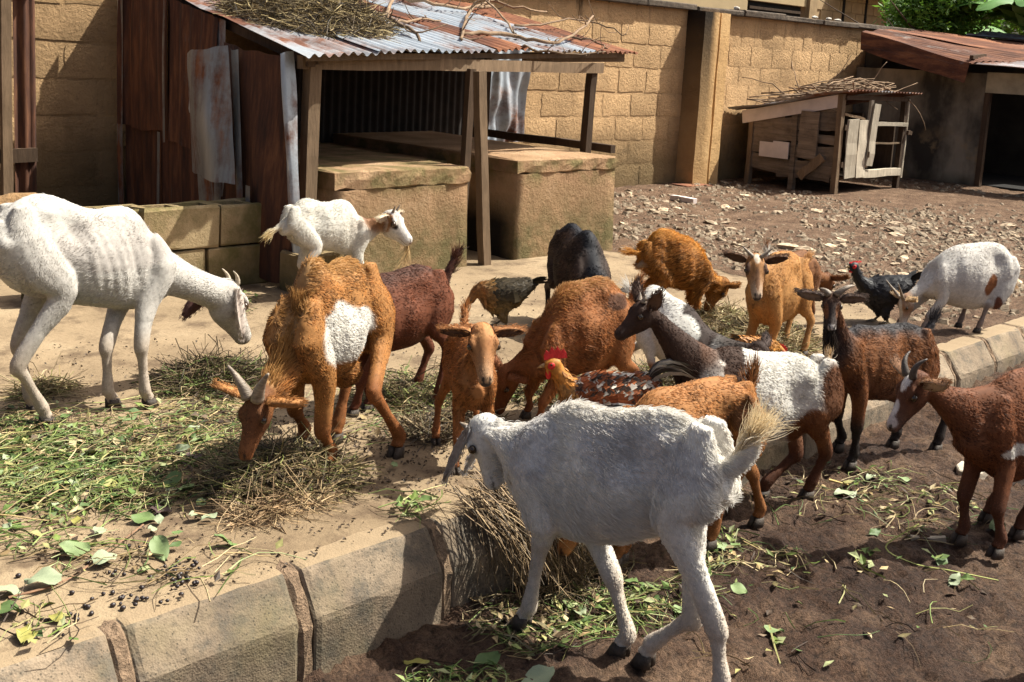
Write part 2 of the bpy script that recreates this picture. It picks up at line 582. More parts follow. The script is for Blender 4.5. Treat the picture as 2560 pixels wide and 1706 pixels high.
def ground_z(X, Y):
    P = np.stack([X, Y], -1)
    f = 1 - smooth01(Y, 2.27, 2.45)            # 1 in front of the kerb
    lump = .010 * fbm(P, 3.0, 3, 11) + .014 * fbm(P, 9, 3, 12, .6) + .009 * fbm(P, 26, 2, 17)
    # hoof-trodden lumps
    d = np.abs(fbm(P, 14, 3, 15))
    lump = lump - .012 * (1 - smooth01(d, .0, .35))
    yard = -.012 + .018 * fbm(P, 1.6, 4, 21) + .006 * fbm(P, 14, 3, 22)
    ins = smooth01(slab_edge(Y) - X, -.12, .10) * smooth01(Y, 2.3, 2.45) * (1 - smooth01(Y, 7.9, 8.2))
    yard = yard * (1 - ins) + (-.05) * ins
    z = f * (front_z(X) + lump) + (1 - f) * yard
    far = smooth01(np.hypot(X - 4, Y - 4), 16, 40)
    return z * (1 - far) + far * (-.05)

xs = np.concatenate([[-400, -120, -40, -15, -6, -3, -1.5, -.6], np.arange(.2, 6.9, .017), np.arange(6.9, 15.0, .045), [15.3, 16, 17, 19, 23, 30, 45, 80, 160, 500]])
ys = np.concatenate([[-400, -120, -40, -14, -5, -2, -.6], np.arange(.25, 2.5, .017), np.arange(2.5, 8.2, .05), [8.5, 9, 10, 12, 15, 20, 30, 60, 150, 500]])
GX, GY = np.meshgrid(xs, ys, indexing='ij')
gv = np.stack([GX, GY, ground_z(GX, GY)], -1).reshape(-1, 3)
GZ = gv[:, 2].reshape(len(xs), len(ys))
def gz(x, y):
    i = min(max(int(np.searchsorted(xs, x)) - 1, 0), len(xs) - 2); j = min(max(int(np.searchsorted(ys, y)) - 1, 0), len(ys) - 2)
    u = (x - xs[i]) / (xs[i + 1] - xs[i]); t = (y - ys[j]) / (ys[j + 1] - ys[j])
    return float(GZ[i, j] * (1 - u) * (1 - t) + GZ[i + 1, j] * u * (1 - t) + GZ[i, j + 1] * (1 - u) * t + GZ[i + 1, j + 1] * u * t)
ground = structure(fast_mesh("ground", gv, grid_quads(len(xs), len(ys)), M_DIRT))

# concrete apron with a broken edge
yy = np.concatenate([np.arange(2.40, 5.6, .035), [5.9, 6.3, 7, 7.86]])
uu = np.concatenate([np.linspace(0, .45, 30), np.linspace(.46, 1, 130)])
X0S = -4.0
YY, UU = np.meshgrid(yy, uu, indexing='ij')
SX = X0S + (slab_edge(YY) - X0S) * UU
P2 = np.stack([SX, YY], -1)
SZ = .004 * fbm(P2, 1.2, 3, 41) + .003 * fbm(P2, 12, 3, 42)
edge = smooth01(UU, .985, 1.0)
SZ = SZ - .010 * (1 - smooth01(YY, 2.40, 2.44))
SZ = SZ - .004 * edge
sv = np.stack([SX, YY, SZ], -1).reshape(-1, 3)
sq = grid_quads(len(yy), len(uu))
# skirt along the broken edge
n0 = len(sv)
last = np.arange(len(yy)) * len(uu) + len(uu) - 1
sk = sv[last] + np.array([.02, 0, -.07])
sv = np.concatenate([sv, sk])
sq = np.concatenate([sq, np.stack([last[:-1], n0 + np.arange(len(yy) - 1), n0 + np.arange(1, len(yy)), last[1:]], -1)])
apron = structure(fast_mesh("concrete_apron", sv, sq, M_SLAB))

# ---------------------------------------------------------------- kerb: single stones with mortar between
kerb = bpy.data.objects.new("kerb", None)
COL.objects.link(kerb)
structure(kerb)
def kerb_stone_geo(x0, x1, seed):
    r = np.random.default_rng(seed)
    dz, dy = r.uniform(-.004, -.001), r.uniform(-.005, .005)
    prof = [(2.47, -.42), (2.47, -.012), (2.455, .0), (2.372, .0), (2.355, -.004), (2.345, -.012), (2.286, -.098), (2.278, -.112), (2.276, -.13), (2.272, -.42)]
    v, f = [], []
    xsn = [x0, x0 + .006, x0 + .02] + list(np.linspace(x0 + .08, x1 - .08, 6)) + [x1 - .02, x1 - .006, x1]
    n = len(prof)
    for i, x in enumerate(xsn):
        e = {0: .008, 1: .003, len(xsn) - 1: .008, len(xsn) - 2: .003}.get(i, 0)
        for (y, z) in prof:
            jy, jz = r.uniform(-.0018, .0018, 2)
            v.append((x, y + dy + (e if y < 2.4 else 0) + jy, z + dz - (e if z > -.2 else 0) + jz))
    for i in range(len(xsn) - 1):
        for j in range(n - 1):
            a = i * n + j
            f.append((a, a + 1, a + n + 1, a + n))
    f.append(tuple(range(n - 1, -1, -1)))
    f.append(tuple((len(xsn) - 1) * n + j for j in range(n)))
    return v, f
kx = 1.142 - .49 * 5
idx = 0
while kx < 9.5:
    L = .462
    v, f = kerb_stone_geo(kx + .014, kx + L, 100 + idx)
    mesh_obj("kerb_stone", v, f, M_KERB, kerb, smooth=False)
    # rough mortar joint
    mv = []
    prof = [(2.46, -.004), (2.40, -.003), (2.372, -.004), (2.350, -.014), (2.335, -.035), (2.318, -.06), (2.302, -.085), (2.288, -.108), (2.281, -.135), (2.279, -.18), (2.277, -.24), (2.277, -.42)]
    r = np.random.default_rng(idx)
    for (y, z) in prof:
        for q in range(5):
            e = q in (0, 4)
            mv.append((kx - .036 + .058 * q / 4 + r.uniform(-.003, .003), y + (.012 if e else r.uniform(-.007, .006)), z - (.008 if e else r.uniform(-.004, .006))))
    mesh_obj("mortar_joint", mv, [tuple(reversed(q)) for q in grid_faces(len(prof), 5)], M_MORTAR, kerb)
    kx += .49
    idx += 1

# ---------------------------------------------------------------- boundary wall of sandcrete blocks
YW = 7.88
wall = thing("block_wall", (9, YW, 0), "ochre sandcrete block wall with dark coping behind the sheds", "wall")
WB = (9, YW, 0)
v, f = box_geo(-3.0, 16.0, YW + .0045, YW + .2, -.1, 1.95)
mesh_obj("mortar_core", v, f, M_WALLCORE, wall, base=WB)
def rough_block_meshes(nv):
    out = []
    for s in range(nv):
        r = np.random.default_rng(900 + s)
        L, Hh = .446, .242
        nx, nz = 7, 5
        v, f = [], []
        for i in range(nx):
            for j in range(nz):
                x = (i / (nx - 1) - .5) * L
                z = (j / (nz - 1) - .5) * Hh
                e = min(i, nx - 1 - i, j, nz - 1 - j)
                corner = (i in (0, nx - 1)) and (j in (0, nz - 1))
                y = .004 if e == 0 else r.uniform(-.003, .0015)
                x += r.uniform(-.010, .010); z += r.uniform(-.008, .008)
                if corner:
                    x *= .99; z *= .98; y = .004
                v.append((x, y, z))
        f += [tuple(reversed(q)) for q in grid_faces(nx, nz)]
        me = bpy.data.meshes.new("block")
        me.from_pydata(v, [], f)
        me.polygons.foreach_set('use_smooth', [True] * len(me.polygons))
        me.materials.append(M_BLOCK)
        out.append(me)
    return out
BLK = rough_block_meshes(7)
def lay_blocks(x0, x1, phase, courses, skip=None):
    for ci, zc in enumerate(courses):
        off = (ci % 2) * .235 + phase
        nx = int((x1 - x0) / .47) + 2
        for i in range(-1, nx):
            xa = x0 + off + i * .47
            if xa + .1 < x0 or xa > x1 - .02: continue
            if skip and skip(xa + .22, zc): continue
            o = bpy.data.objects.new("block", BLK[int(rng.integers(len(BLK)))])
            COL.objects.link(o)
            o.parent = wall
            a, b = max(xa, x0), min(xa + .46, x1)
            o.location = ((a + b) / 2 - WB[0], rng.uniform(-.003, .002) - .003, zc)
            o.scale = ((b - a) / .456 * rng.choice([1, 1, -1]), 1, rng.uniform(.97, 1.01))
            o.rotation_euler = (0, rng.uniform(-.006, .006), 0)
hid = lambda x, z: 4.6 < x < 6.6 or (3.95 < x < 7.6 and z > 1.6)
lay_blocks(1.9, 8.0, .12, [.0, .257, .385 + .257 * .0 + .0] if False else [.128 + .2565 * i for i in range(7)], hid)
lay_blocks(8.0, 10.62, .05, [.100 + .262 * i for i in range(7)] + [1.855], lambda x, z: False)
lay_blocks(11.28, 14.95, .2, [.075 + .234 * i for i in range(8)] + [1.88], lambda x, z: False)
v, f = [], []
# coping, uneven slab course
for k2, (xa, xb) in enumerate(zip(np.arange(1.5, 15.6, .92), np.arange(2.42, 16.5, .92))):
    bv, bf = box_geo(xa + .004, xb - .004, YW - .075 + rng.uniform(-.012, .012), YW + .25, 1.955 + rng.uniform(-.01, .008), 2.025 + rng.uniform(-.012, .012), .012, .006)
    mesh_obj("coping_slab", bv, bf, M_COPING, wall, base=WB)
# pillar: two leaves with a crack between
for (xa, xb, yp) in ((10.60, 10.90, .24), (10.918, 11.12, .235), (11.14, 11.26, .10)):
    zs = np.linspace(-.05, 1.952, 10)
    v, f = [], []
    for z in zs:
        j = rng.uniform(-.008, .008, 4)
        v += [(xa + j[0], YW + .02, z), (xa + .012 + j[1], YW - yp, z), (xb - .012 + j[2], YW - yp, z), (xb + j[3], YW + .02, z)]
    for i in range(len(zs) - 1):
        for q in range(3):
            a = i * 4 + q
            f.append((a, a + 1, a + 5, a + 4))
    n = len(zs) * 4
    f.append((n - 4, n - 3, n - 2, n - 1))
    mesh_obj("pillar", v, f, M_PILLAR, wall, base=WB)

# ---------------------------------------------------------------- animal shed
SB = (5.0, 6.5, 0)
shed = thing("animal_shed", SB, "low animal shed with rusty corrugated roof over plastered platforms", "shed")
def roof_z(Y):
    return 1.300 + .18 * (Y - 5.12)
def sheet_geo(fn, nu, nv):
    v = [fn(i / (nu - 1), j / (nv - 1)) for i in range(nu) for j in range(nv)]
    return v, grid_faces(nu, nv)
roof = mesh_obj("roof", *beam_geo((3.62, 5.30, 1.262), (6.55, 5.63, 1.30), .05, .075, nseg=6), M_WOOD, shed, base=SB)
EY = lambda X: 5.10 + .20 * (X - 3.55)
sheets = [(3.52, 4.14, M_SILVER2, 0), (4.10, 4.72, M_SILVER, .004), (4.68, 5.30, M_SILVER, .0), (5.26, 5.66, M_RUSTROOF, .005), (5.62, 6.16, M_SILVER, .0), (6.12, 6.64, M_SILVER, .005), (6.60, 7.24, M_RUSTROOF, .0)]
for (xa, xb, mt, dz) in sheets:
    seed = int(xa * 100)
    nx = int((xb - xa) / .0762 * 8) + 1
    def fn(u, t, xa=xa, xb=xb, dz=dz, seed=seed):
        X = xa + (xb - xa) * u
        ye = EY(X)
        Y = ye + (YW + .0 - ye) * t
        if xa < 3.6: X += .33 * t * (1 - u)
        sag = .018 * math.sin(X * 1.3 + 1.0) * (1 - t)
        z = roof_z(Y) + .0105 * math.cos(2 * math.pi * X / .0762) + dz + .012 + sag
        z += .006 * math.sin(seed + 7 * t + 3 * u)
        if t < .02: z += .004 * math.sin(seed * 3 + X * 23)
        return (X, Y, z)
    mesh_obj("roof_sheet", *sheet_geo(fn, nx, 9), mt, roof, smooth=True, base=SB)
    roof.children[-1].matrix_parent_inverse = Matrix()
for (p0, p1, w_, h_) in [((3.60, 5.19, 1.292), (5.30, 5.53, 1.352), .04, .035), ((5.28, 5.53, 1.346), (7.05, 5.86, 1.406), .04, .035), ((5.75, 5.66, 1.345), (7.15, 5.93, 1.39), .04, .07), ((3.80, 6.6, 1.53), (7.1, 6.6, 1.54), .05, .06), ((3.93, 7.7, 1.72), (7.1, 7.7, 1.73), .05, .06)]:
    mesh_obj("purlin", *beam_geo(p0, p1, w_, h_), M_WOODDARK if w_ > .045 else M_WOOD, roof, base=SB)
for x in (3.66, 5.0, 6.42):
    mesh_obj("rafter", *beam_geo((x, EY(x) + .12, roof_z(EY(x) + .12) - .055), (max(x, 3.93), 7.86, 1.742), .045, .055), M_WOODDARK, roof, base=SB)
for (p0, p1, w_, h_, mt) in [((3.69, 5.30, -.02), (3.705, 5.30, 1.255), .075, .07, M_WOOD), ((5.06, 5.245, -.02), (4.985, 5.30, 1.25), .062, .06, M_WOOD), ((5.0, 5.42, .02), (5.02, 5.42, 1.26), .05, .045, M_WOODDARK), ((6.435, 5.64, .66), (6.46, 5.64, 1.29), .062, .06, M_WOODDARK), ((6.62, 6.95, .60), (6.62, 6.95, 1.56), .05, .05, M_WOODDARK), ((3.90, 7.6, .0), (3.90, 7.6, 1.68), .06, .06, M_WOODDARK)]:
    mesh_obj("post", *beam_geo(p0, p1, w_, h_, (0, 1, 0), 5), mt, shed, base=SB)
mesh_obj("rail", *beam_geo((6.535, 5.45, .705), (6.60, 7.05, .70), .05, .06), M_WOODDARK, shed, base=SB)
# platforms: body and projecting cap slab, uneven edges
def platform(x0, x1, y0, y1, zt, capt):
    def ring(z, e, seed, n=14):
        r = np.random.default_rng(seed)
        pts = []
        for i in range(n): pts.append((x0 - e + (x1 - x0 + 2 * e) * i / n, y0 - e))
        for i in range(6): pts.append((x1 + e, y0 - e + (y1 - y0) * i / 6))
        for i in range(4): pts.append((x1 + e - (x1 - x0 + 2 * e) * i / 4, y1))
        for i in range(8): pts.append((x0 - e, y1 - (y1 - y0 + e) * i / 8))
        return [(p[0] + r.uniform(-.008, .008), p[1] + r.uniform(-.010, .008), z + r.uniform(-.008, .008)) for p in pts]
    v, f = [], []
    R = [ring(z, e, s) for s, (z, e) in enumerate([(-.06, .012), (.15, .006), (.35, .0), (zt - capt - .012, 0)])]
    n = len(R[0])
    for rr in R: v += rr
    for a in range(len(R) - 1):
        for i in range(n):
            f.append((a * n + i, a * n + (i + 1) % n, (a + 1) * n + (i + 1) % n, (a + 1) * n + i))
    b = mesh_obj("platform", v, f, M_PLAT, shed, smooth=True, base=SB)
    v, f = [], []
    R = [ring(zt - capt - .016, -.012, 21), ring(zt - capt, .007, 22), ring(zt - capt * .5, .010, 23), ring(zt - .008, .006, 24), ring(zt, -.008, 25)]
    for rr in R: v += rr
    for a in range(len(R) - 1):
        for i in range(n):
            f.append((a * n + i, a * n + (i + 1) % n, (a + 1) * n + (i + 1) % n, (a + 1) * n + i))
    f.append(tuple((len(R) - 1) * n + i for i in range(n)))
    mesh_obj("cap_slab", v, f, M_PLAT, b, smooth=False, base=SB)
platform(3.86, 4.90, 5.27, 7.86, .648, .10)
platform(5.345, 6.36, 5.27, 7.86, .676, .085)
# step fill in the gap at the back, and interior back sheets
v, f = box_geo(4.915, 5.33, 5.95, 7.86, -.05, .60, .01, .004)
mesh_obj("gap_fill", v, f, M_PLAT, shed, base=SB)
def corr_wall(xa, xb, Y, za, zb, mt, name, lean=0.0, pitch=.0762, amp=.010, crumple=0.0, seed=0):
    nx = int((xb - xa) / pitch * 8) + 1
    def fn(u, t):
        X = xa + (xb - xa) * u
        z = za + (zb - za) * t
        y = Y + amp * math.cos(2 * math.pi * X / pitch) + lean * t
        if crumple:
            y += crumple * float(vnoise(np.array([X * 6, z * 5, seed * 1.7])))
        return (X + lean * .5 * t, y, z)
    return mesh_obj(name, *sheet_geo(fn, nx, 14), mt, shed, smooth=True, base=SB)
corr_wall(4.95, 6.95, 7.32, .60, 1.60, M_SHADEIRON, "back_sheet")  # runs further left to cover the lit back wall; shade is in its colour
corr_wall(6.86, 7.38, 7.22, .58, 1.60, M_SILVER, "silver_sheet", .06, .12, .016, .05, 3)

# side of the shed: old rust sheets nailed to the left end
XS = 3.66
def side_sheet(ya, yb, z0, z1f, mt, dx, seed, amp=.010, bow=.02, edge=0.0):
    ny = max(8, int(abs(yb - ya) / .0762 * 4))
    def fn(u, t):
        Y = ya + (yb - ya) * u
        zt = z1f(Y) if callable(z1f) else z1f
        z = z0 + (zt - z0) * t
        x = XS + .055 * (Y - 5.3) - dx + amp * math.cos(2 * math.pi * Y / .152) + bow * float(vnoise(np.array([Y * 2, z * 1.6, seed * 3.1])))
        if edge and u < .12: x -= edge * (1 - u / .12)
        zz = z + .015 * math.sin(Y * 9 + seed) * (1 - t)
        return (x, Y, zz)
    return mesh_obj("wall_sheet" if abs(yb - ya) > .1 else "sheet_edge", *sheet_geo(fn, ny, 16), mt, shed, smooth=True, base=SB)
rz = lambda Y: roof_z(Y) - .02
side_sheet(7.70, 7.62, .02, rz, M_GREYIRON, .06, 21, .004, .01)
side_sheet(6.99, 6.95, .66, rz, M_GREYIRON, .055, 22, .003, .01)
side_sheet(7.12, 7.07, .02, .72, M_GREYIRON, .03, 23, .003, .01)
side_sheet(5.60, 5.54, .02, .55, M_GREYIRON, .19, 24, .003, .02)
side_sheet(7.66, 6.95, .72, rz, M_RUSTWALL, .03, 1, edge=.05)
side_sheet(7.0, 6.28, .66, rz, M_RUSTWALL, .015, 2)
side_sheet(7.64, 7.05, .02, .80, M_RUSTDARK, .0, 3, edge=.03)
side_sheet(7.10, 6.25, .02, .74, M_RUSTWALL, .004, 4)
side_sheet(6.32, 6.20, .05, rz, M_EDGEIRON, .02, 5, .004)
side_sheet(6.24, 5.36, .0, 1.24, M_RUSTDARK, .03, 6, .012, .05)
side_sheet(6.32, 6.14, .03, .56, M_GREYIRON, .10, 9, .004, .05)
# rust sheet leaning proud of the corner, with a bent bright edge
def lean_sheet(name, pts_bl, pts_br, pts_tr, pts_tl, mt, seed, amp, roundness=.0, nx=22, nz=20):
    bl, br, tr, tl = [np.array(p, float) for p in (pts_bl, pts_br, pts_tr, pts_tl)]
    def fn(u, t):
        p = (1 - u) * (1 - t) * bl + u * (1 - t) * br + u * t * tr + (1 - u) * t * tl
        n_ = np.array([-1.0, -.35, 0])
        wob = amp * float(vnoise(np.array([u * 3.1 + seed, t * 2.3, seed * 1.3]))) + roundness * math.sin(math.pi * u)
        p = p + n_ * wob
        ed = float(vnoise(np.array([t * 6 + seed, u * 3, 7.7]))) * .012
        p = p + (br - bl) * (ed if u in (0, 1) else 0)
        if t in (0.0, 1.0): p = p + np.array([0, 0, .018 * float(vnoise(np.array([u * 7, seed, 2.2])))])
        return tuple(p)
    return mesh_obj(name, *sheet_geo(fn, nx, nz), mt, shed, smooth=True, base=SB)
lean_sheet("leaning_sheet", (3.55, 5.92, .02), (3.56, 5.13, .05), (3.60, 5.34, 1.30), (3.56, 6.02, 1.33), M_RUSTDARK, 3, .03, .05)
lean_sheet("bent_sheet", (3.47, 6.16, .58), (3.42, 5.62, .56), (3.47, 5.78, 1.34), (3.47, 6.27, 1.25), M_GREYIRON, 5, .06, .10)
lean_sheet("folded_edge", (3.55, 5.20, .02), (3.58, 5.13, .06), (3.57, 5.31, 1.31), (3.56, 5.37, 1.31), M_EDGEIRON, 8, .04, .05, 5, 16)
lean_sheet("folded_edge", (3.53, 5.72, .02), (3.52, 5.66, .02), (3.50, 5.74, 1.30), (3.51, 5.82, 1.32), M_GREYIRON, 11, .02, .02, 4, 14)
lean_sheet("folded_edge", (3.49, 6.27, .95), (3.46, 6.08, .90), (3.47, 6.00, 1.30), (3.46, 6.18, 1.265), M_EDGEIRON, 13, .02, .02, 6, 8)

# ---------------------------------------------------------------- hollow cement blocks stacked beside the shed
def hollow_block_mesh(L, Wd, Hh, seed):
    r = np.random.default_rng(seed)
    mb = MB()
    j = lambda: r.uniform(-.006, .006)
    # outer shell ring, bevelled, with two open cores on top
    ox = [(0, 0), (L * .5, 0), (L, 0), (L, Wd), (L * .5, Wd), (0, Wd)]
    def ring(z, e):
        return [(x + (e if x < L * .4 else (-e if x > L * .6 else 0)) + j(), y + (e if y < Wd / 2 else -e) + j(), z + j()) for x, y in ox]
    R = [ring(0, .006), ring(.012, 0), ring(Hh - .014, 0), ring(Hh, .010)]
    v = [p for rr in R for p in rr]
    f = []
    for a in range(3):
        for i in range(6):
            f.append((a * 6 + i, a * 6 + (i + 1) % 6, a * 6 + 6 + (i + 1) % 6, a * 6 + 6 + i))
    t = .038
    cores = []
    for (xa, xb) in ((t, L / 2 - t / 2), (L / 2 + t / 2, L - t)):
        b0 = len(v)
        for z in (Hh - .004, .02):
            v += [(xa, t, z), (xb, t, z), (xb, Wd - t, z), (xa, Wd - t, z)]
        for i in range(4):
            f.append((b0 + (i + 1) % 4, b0 + i, b0 + 4 + i, b0 + 4 + (i + 1) % 4))
        f.append((b0 + 4, b0 + 5, b0 + 6, b0 + 7))
        cores.append(b0)
    o = 18
    a, b = cores
    f += [(o, o + 1, a + 1, a), (o + 1, o + 2, b + 1, b), (o + 2, o + 3, b + 2, b + 1), (o + 3, o + 4, b + 3, b + 2), (o + 4, o + 5, a + 3, a + 2), (o + 5, o, a, a + 3), (o + 1, b, b + 3, o + 4), (o + 1, o + 4, a + 2, a + 1)]
    return v, f
HB = [(2.40, 5.50, .235, "second hollow block from the left on the upper row, behind the white goat"), (2.78, 5.44, .237, "upper hollow block in the middle of the stack by the rust sheets"), (3.235, 5.45, .235, "upper hollow block at the right end of the stack"), (2.70, 5.46, 0, "lower hollow block under the left joint of the stack"), (3.165, 5.45, 0, "lower hollow block in the middle of the bottom row"), (3.63, 5.42, 0, "lower mossy hollow block at the right end beside the platform"), (2.24, 5.5, 0, "lower hollow block mostly hidden behind the big white goat")]
for i, (x, y, z, lb) in enumerate(HB):
    L = .445 if i not in (2,) else .40
    v, f = hollow_block_mesh(L if i != 5 else .09, .2 if i != 5 else .2, .232, 60 + i)
    if i == 5: v, f = hollow_block_mesh(.42, .19, .225, 66); x = 3.50; y = 5.08
    o = mesh_obj("hollow_block", v, f, M_HOLLOW)
    o.location = (x, y, z)
    o.rotation_euler = (0, 0, rng.uniform(-.02, .02))
    tag(o, lb, "cement block", "hollow cement blocks stacked by the shed")

# ---------------------------------------------------------------- neighbouring lean-to at the far left
LB = (2.6, 7.3, 0)
lt = thing("timber_lean_to", LB, "dark timber and rust sheet lean-to at the left picture edge", "shed")
for (p0, p1, w_, h_, mt) in [((2.795, 7.3, 0), (2.80, 7.3, 2.0), .06, .05, M_WOOD), ((2.35, 7.3, 0), (2.35, 7.3, 2.0), .07, .06, M_WOODDARK)]:
    mesh_obj("post", *beam_geo(p0, p1, w_, h_, (0, 1, 0), 5), mt, lt, base=LB)
mesh_obj("crossbar", *beam_geo((2.2, 7.27, 1.70), (3.03, 7.27, 1.72), .05, .10), M_WOODDARK, lt, base=LB)
mesh_obj("crossbar", *beam_geo((2.2, 7.33, .55), (3.0, 7.33, .56), .04, .09), M_WOODDARK, lt, base=LB)
def ltf(xa, xb, Y):
    return sheet_geo(lambda u, t: (xa + (xb - xa) * u, Y + .012 * math.cos(2 * math.pi * (xa + (xb - xa) * u) / .0762) + (.05 * (u - .8) * 5 if u > .8 else 0), .28 + 1.75 * t), int((xb - xa) / .0762 * 8), 4)
mesh_obj("rust_sheet", *ltf(2.86, 3.02, 7.34), M_RUSTDARK, lt, smooth=True, base=LB)
mesh_obj("rust_sheet", *ltf(2.2, 2.74, 7.36), M_RUSTDARK, lt, smooth=True, base=LB)

# rough earth lump at the left edge
def rock_geo(r, nlat=8, nlon=12, seed=0, amp=.25):
    v, f = [], []
    for i in range(nlat + 1):
        th = math.pi * i / nlat
        for j in range(nlon):
            ph = 2 * math.pi * j / nlon
            d = np.array([math.sin(th) * math.cos(ph), math.sin(th) * math.sin(ph), math.cos(th)])
            k2 = 1 + amp * float(fbm(d + seed * 3.3, 1.7, 3, seed))
            v.append(tuple(d * k2 * np.array(r)))
    for i in range(nlat):
        for j in range(nlon):
            f.append((i * nlon + j, (i + 1) * nlon + j, (i + 1) * nlon + (j + 1) % nlon, i * nlon + (j + 1) % nlon))
    return v, f
v, f = rock_geo((.27, .22, .22), 12, 18, 3, .35)
M_LUMP = M_plain("mud_lump", (.25, .15, .07), .95, .4, 14, 1.0)
o = mesh_obj("mud_lump", v, f, M_LUMP, smooth=True)
o.location = (2.66, 6.72, .17)
tag(o, "rough broken lump of mud brick at the left edge above the goat's rump", "rubble")
# ---------------------------------------------------------------- rabbit hutch
HX0, HX1, HY0, HY1 = 11.66, 13.13, 6.40, 7.60
HBs = (12.4, 7.0, 0)
hut = thing("hutch", HBs, "patched wooden hutch on legs with a sloping sheet roof by the wall", "hutch")
def hp(name, p0, p1, w_, h_, mt, up=(0, 0, 1), n=3, jit=.005, par=None):
    return mesh_obj(name, *beam_geo(p0, p1, w_, h_, up, n, jit), mt, par or hut, base=HBs)
hp("leg", (HX0, HY0 + .03, -.03), (HX0 - .02, HY0 + .03, 1.12), .075, .06, M_WOOD, (0, 1, 0))
hp("leg", (HX0 + .0, 6.99, -.03), (HX0, 6.99, .85), .075, .06, M_WOODH, (0, 1, 0))
hp("leg", (HX0, HY1 - .02, -.03), (HX0, HY1 - .02, .78), .08, .06, M_WOOD, (0, 1, 0))
hp("leg", (HX1, HY0 + .02, -.03), (HX1, HY0 + .02, 1.09), .06, .06, M_WOODDARK, (0, 1, 0))
hp("leg", (HX1 + .06, HY0 + .0, .12), (HX1 + .06, HY0, 1.08), .03, .03, M_WOODPALE, (0, 1, 0))
hp("leg", (HX1, HY1, -.03), (HX1, HY1, .8), .06, .06, M_WOODDARK, (0, 1, 0))
# fascia board on the left side
v = [(HX0 - .045, HY1 + .12, .84), (HX0 - .045, HY0 + .03, 1.12), (HX0 - .045, HY0 + .03, .975), (HX0 - .045, HY1 + .10, .69)]
v = v + [(x + .02, y, z) for x, y, z in v]
mesh_obj("fascia_board", v, [(0, 3, 2, 1), (4, 5, 6, 7), (0, 1, 5, 4), (1, 2, 6, 5), (2, 3, 7, 6), (3, 0, 4, 7)], M_PAINTW, hut, base=HBs)
def side_z(Y):
    return np.interp(Y, [HY0, HY1], [.97, .71])
# left side: rough overlapping boards with gaps and wavy edges
def side_board(z0, z1, ya, yb, dx, seed, mt=None):
    r = np.random.default_rng(seed)
    n = 9
    v, f = [], []
    for i in range(n):
        Y = ya + (yb - ya) * i / (n - 1)
        top = min(z1 + .018 * math.sin(seed + 5 * Y) + r.uniform(-.006, .006), float(side_z(Y)) + .03)
        bot = z0 + .022 * math.sin(seed * 2 + 4 * Y) + r.uniform(-.006, .006)
        x = HX0 - .012 - dx + r.uniform(-.006, .006)
        v += [(x, Y, bot), (x - .008, Y, (bot + top) / 2), (x, Y, top), (x + .022, Y, top), (x + .022, Y, bot)]
    for i in range(n - 1):
        for q in range(5):
            a, b = i * 5 + q, i * 5 + (q + 1) % 5
            f.append((a, b, b + 5, a + 5))
    f.append((4, 3, 2, 1, 0))
    f.append(tuple((n - 1) * 5 + q for q in range(5)))
    mesh_obj("side_board", v, f, mt or M_WOODH, hut, base=HBs)
side_board(.16, .34, HY0 + .04, 7.58, .0, 1)
side_board(.35, .52, HY0 + .04, 7.58, .004, 2)
side_board(.53, .66, HY0 + .04, 7.58, .0, 3)
side_board(.69, .95, HY0 + .04, 7.05, .006, 4)
side_board(.64, .80, 7.03, 7.58, .006, 5)
side_board(.10, .20, HY0 + .10, 7.2, -.01, 6)
hp("patch_board", (HX0 - .055, 6.79, .36), (HX0 - .055, 6.79, .90), .235, .022, M_WOODH, (1, 0, 0), 6, .006)
hp("patch_board", (HX0 - .060, 6.86, .14), (HX0 - .060, 6.58, .40), .10, .022, M_WOOD, (1, 0, 0), 4, .005)
hp("white_panel", (HX0 - .05, 7.335, .325), (HX0 - .05, 7.335, .50), .185, .012, M_PAINTW, (1, 0, 0), 1, .002)
hp("white_panel", (HX0 - .056, 7.135, .325), (HX0 - .056, 7.135, .52), .21, .012, M_PAINTW, (1, 0, 0), 1, .002)
# interior box (dark), floor and back
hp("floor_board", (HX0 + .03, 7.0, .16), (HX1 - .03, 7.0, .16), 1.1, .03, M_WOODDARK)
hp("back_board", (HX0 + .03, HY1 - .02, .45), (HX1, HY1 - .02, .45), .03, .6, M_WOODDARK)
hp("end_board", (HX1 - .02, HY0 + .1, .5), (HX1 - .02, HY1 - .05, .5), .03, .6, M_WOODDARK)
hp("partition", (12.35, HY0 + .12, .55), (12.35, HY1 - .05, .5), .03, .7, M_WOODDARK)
# front face: header, rails, doors
yf = HY0 - .005
hp("header", (HX0, yf, 1.085), (HX1 + .03, yf, 1.075), .03, .05, M_WOODDARK)
hp("rail", (12.15, yf, .20), (HX1, yf, .20), .05, .09, M_WOODPALE)
hp("rail", (12.28, yf - .01, .79), (HX1 + .05, yf - .01, .775), .03, .045, M_WOODPALE)
hp("rail", (12.28, yf + .02, .55), (HX1, yf + .02, .55), .02, .02, M_WOOD)
hp("rail", (HX0 + .02, yf + .01, .90), (12.15, yf + .01, .84), .02, .03, M_WOOD)
hp("stile", (12.24, yf - .01, .28), (12.24, yf - .01, 1.06), .06, .03, M_WOODPALE, (0, 1, 0))
hp("door_board", (11.86, yf - .02, .17), (11.83, yf - .02, .84), .235, .02, M_WOODPALE, (0, 1, 0), 5, .008)
hp("door_board", (12.09, yf - .025, .17), (12.08, yf - .025, .83), .20, .02, M_WOODPALE, (0, 1, 0), 5, .008)
hp("door_board", (12.26, yf - .045, .30), (12.31, yf - .045, 1.02), .15, .02, M_WOODPALE, (0, 1, 0), 5, .006)
hp("hinge", (HX0 - .01, yf - .035, .30), (HX0 - .01, yf - .035, .36), .03, .012, M_WOODDARK, (0, 1, 0), 1, .001)
hp("hinge", (HX0 - .01, yf - .035, .72), (HX0 - .01, yf - .035, .78), .03, .012, M_WOODDARK, (0, 1, 0), 1, .001)
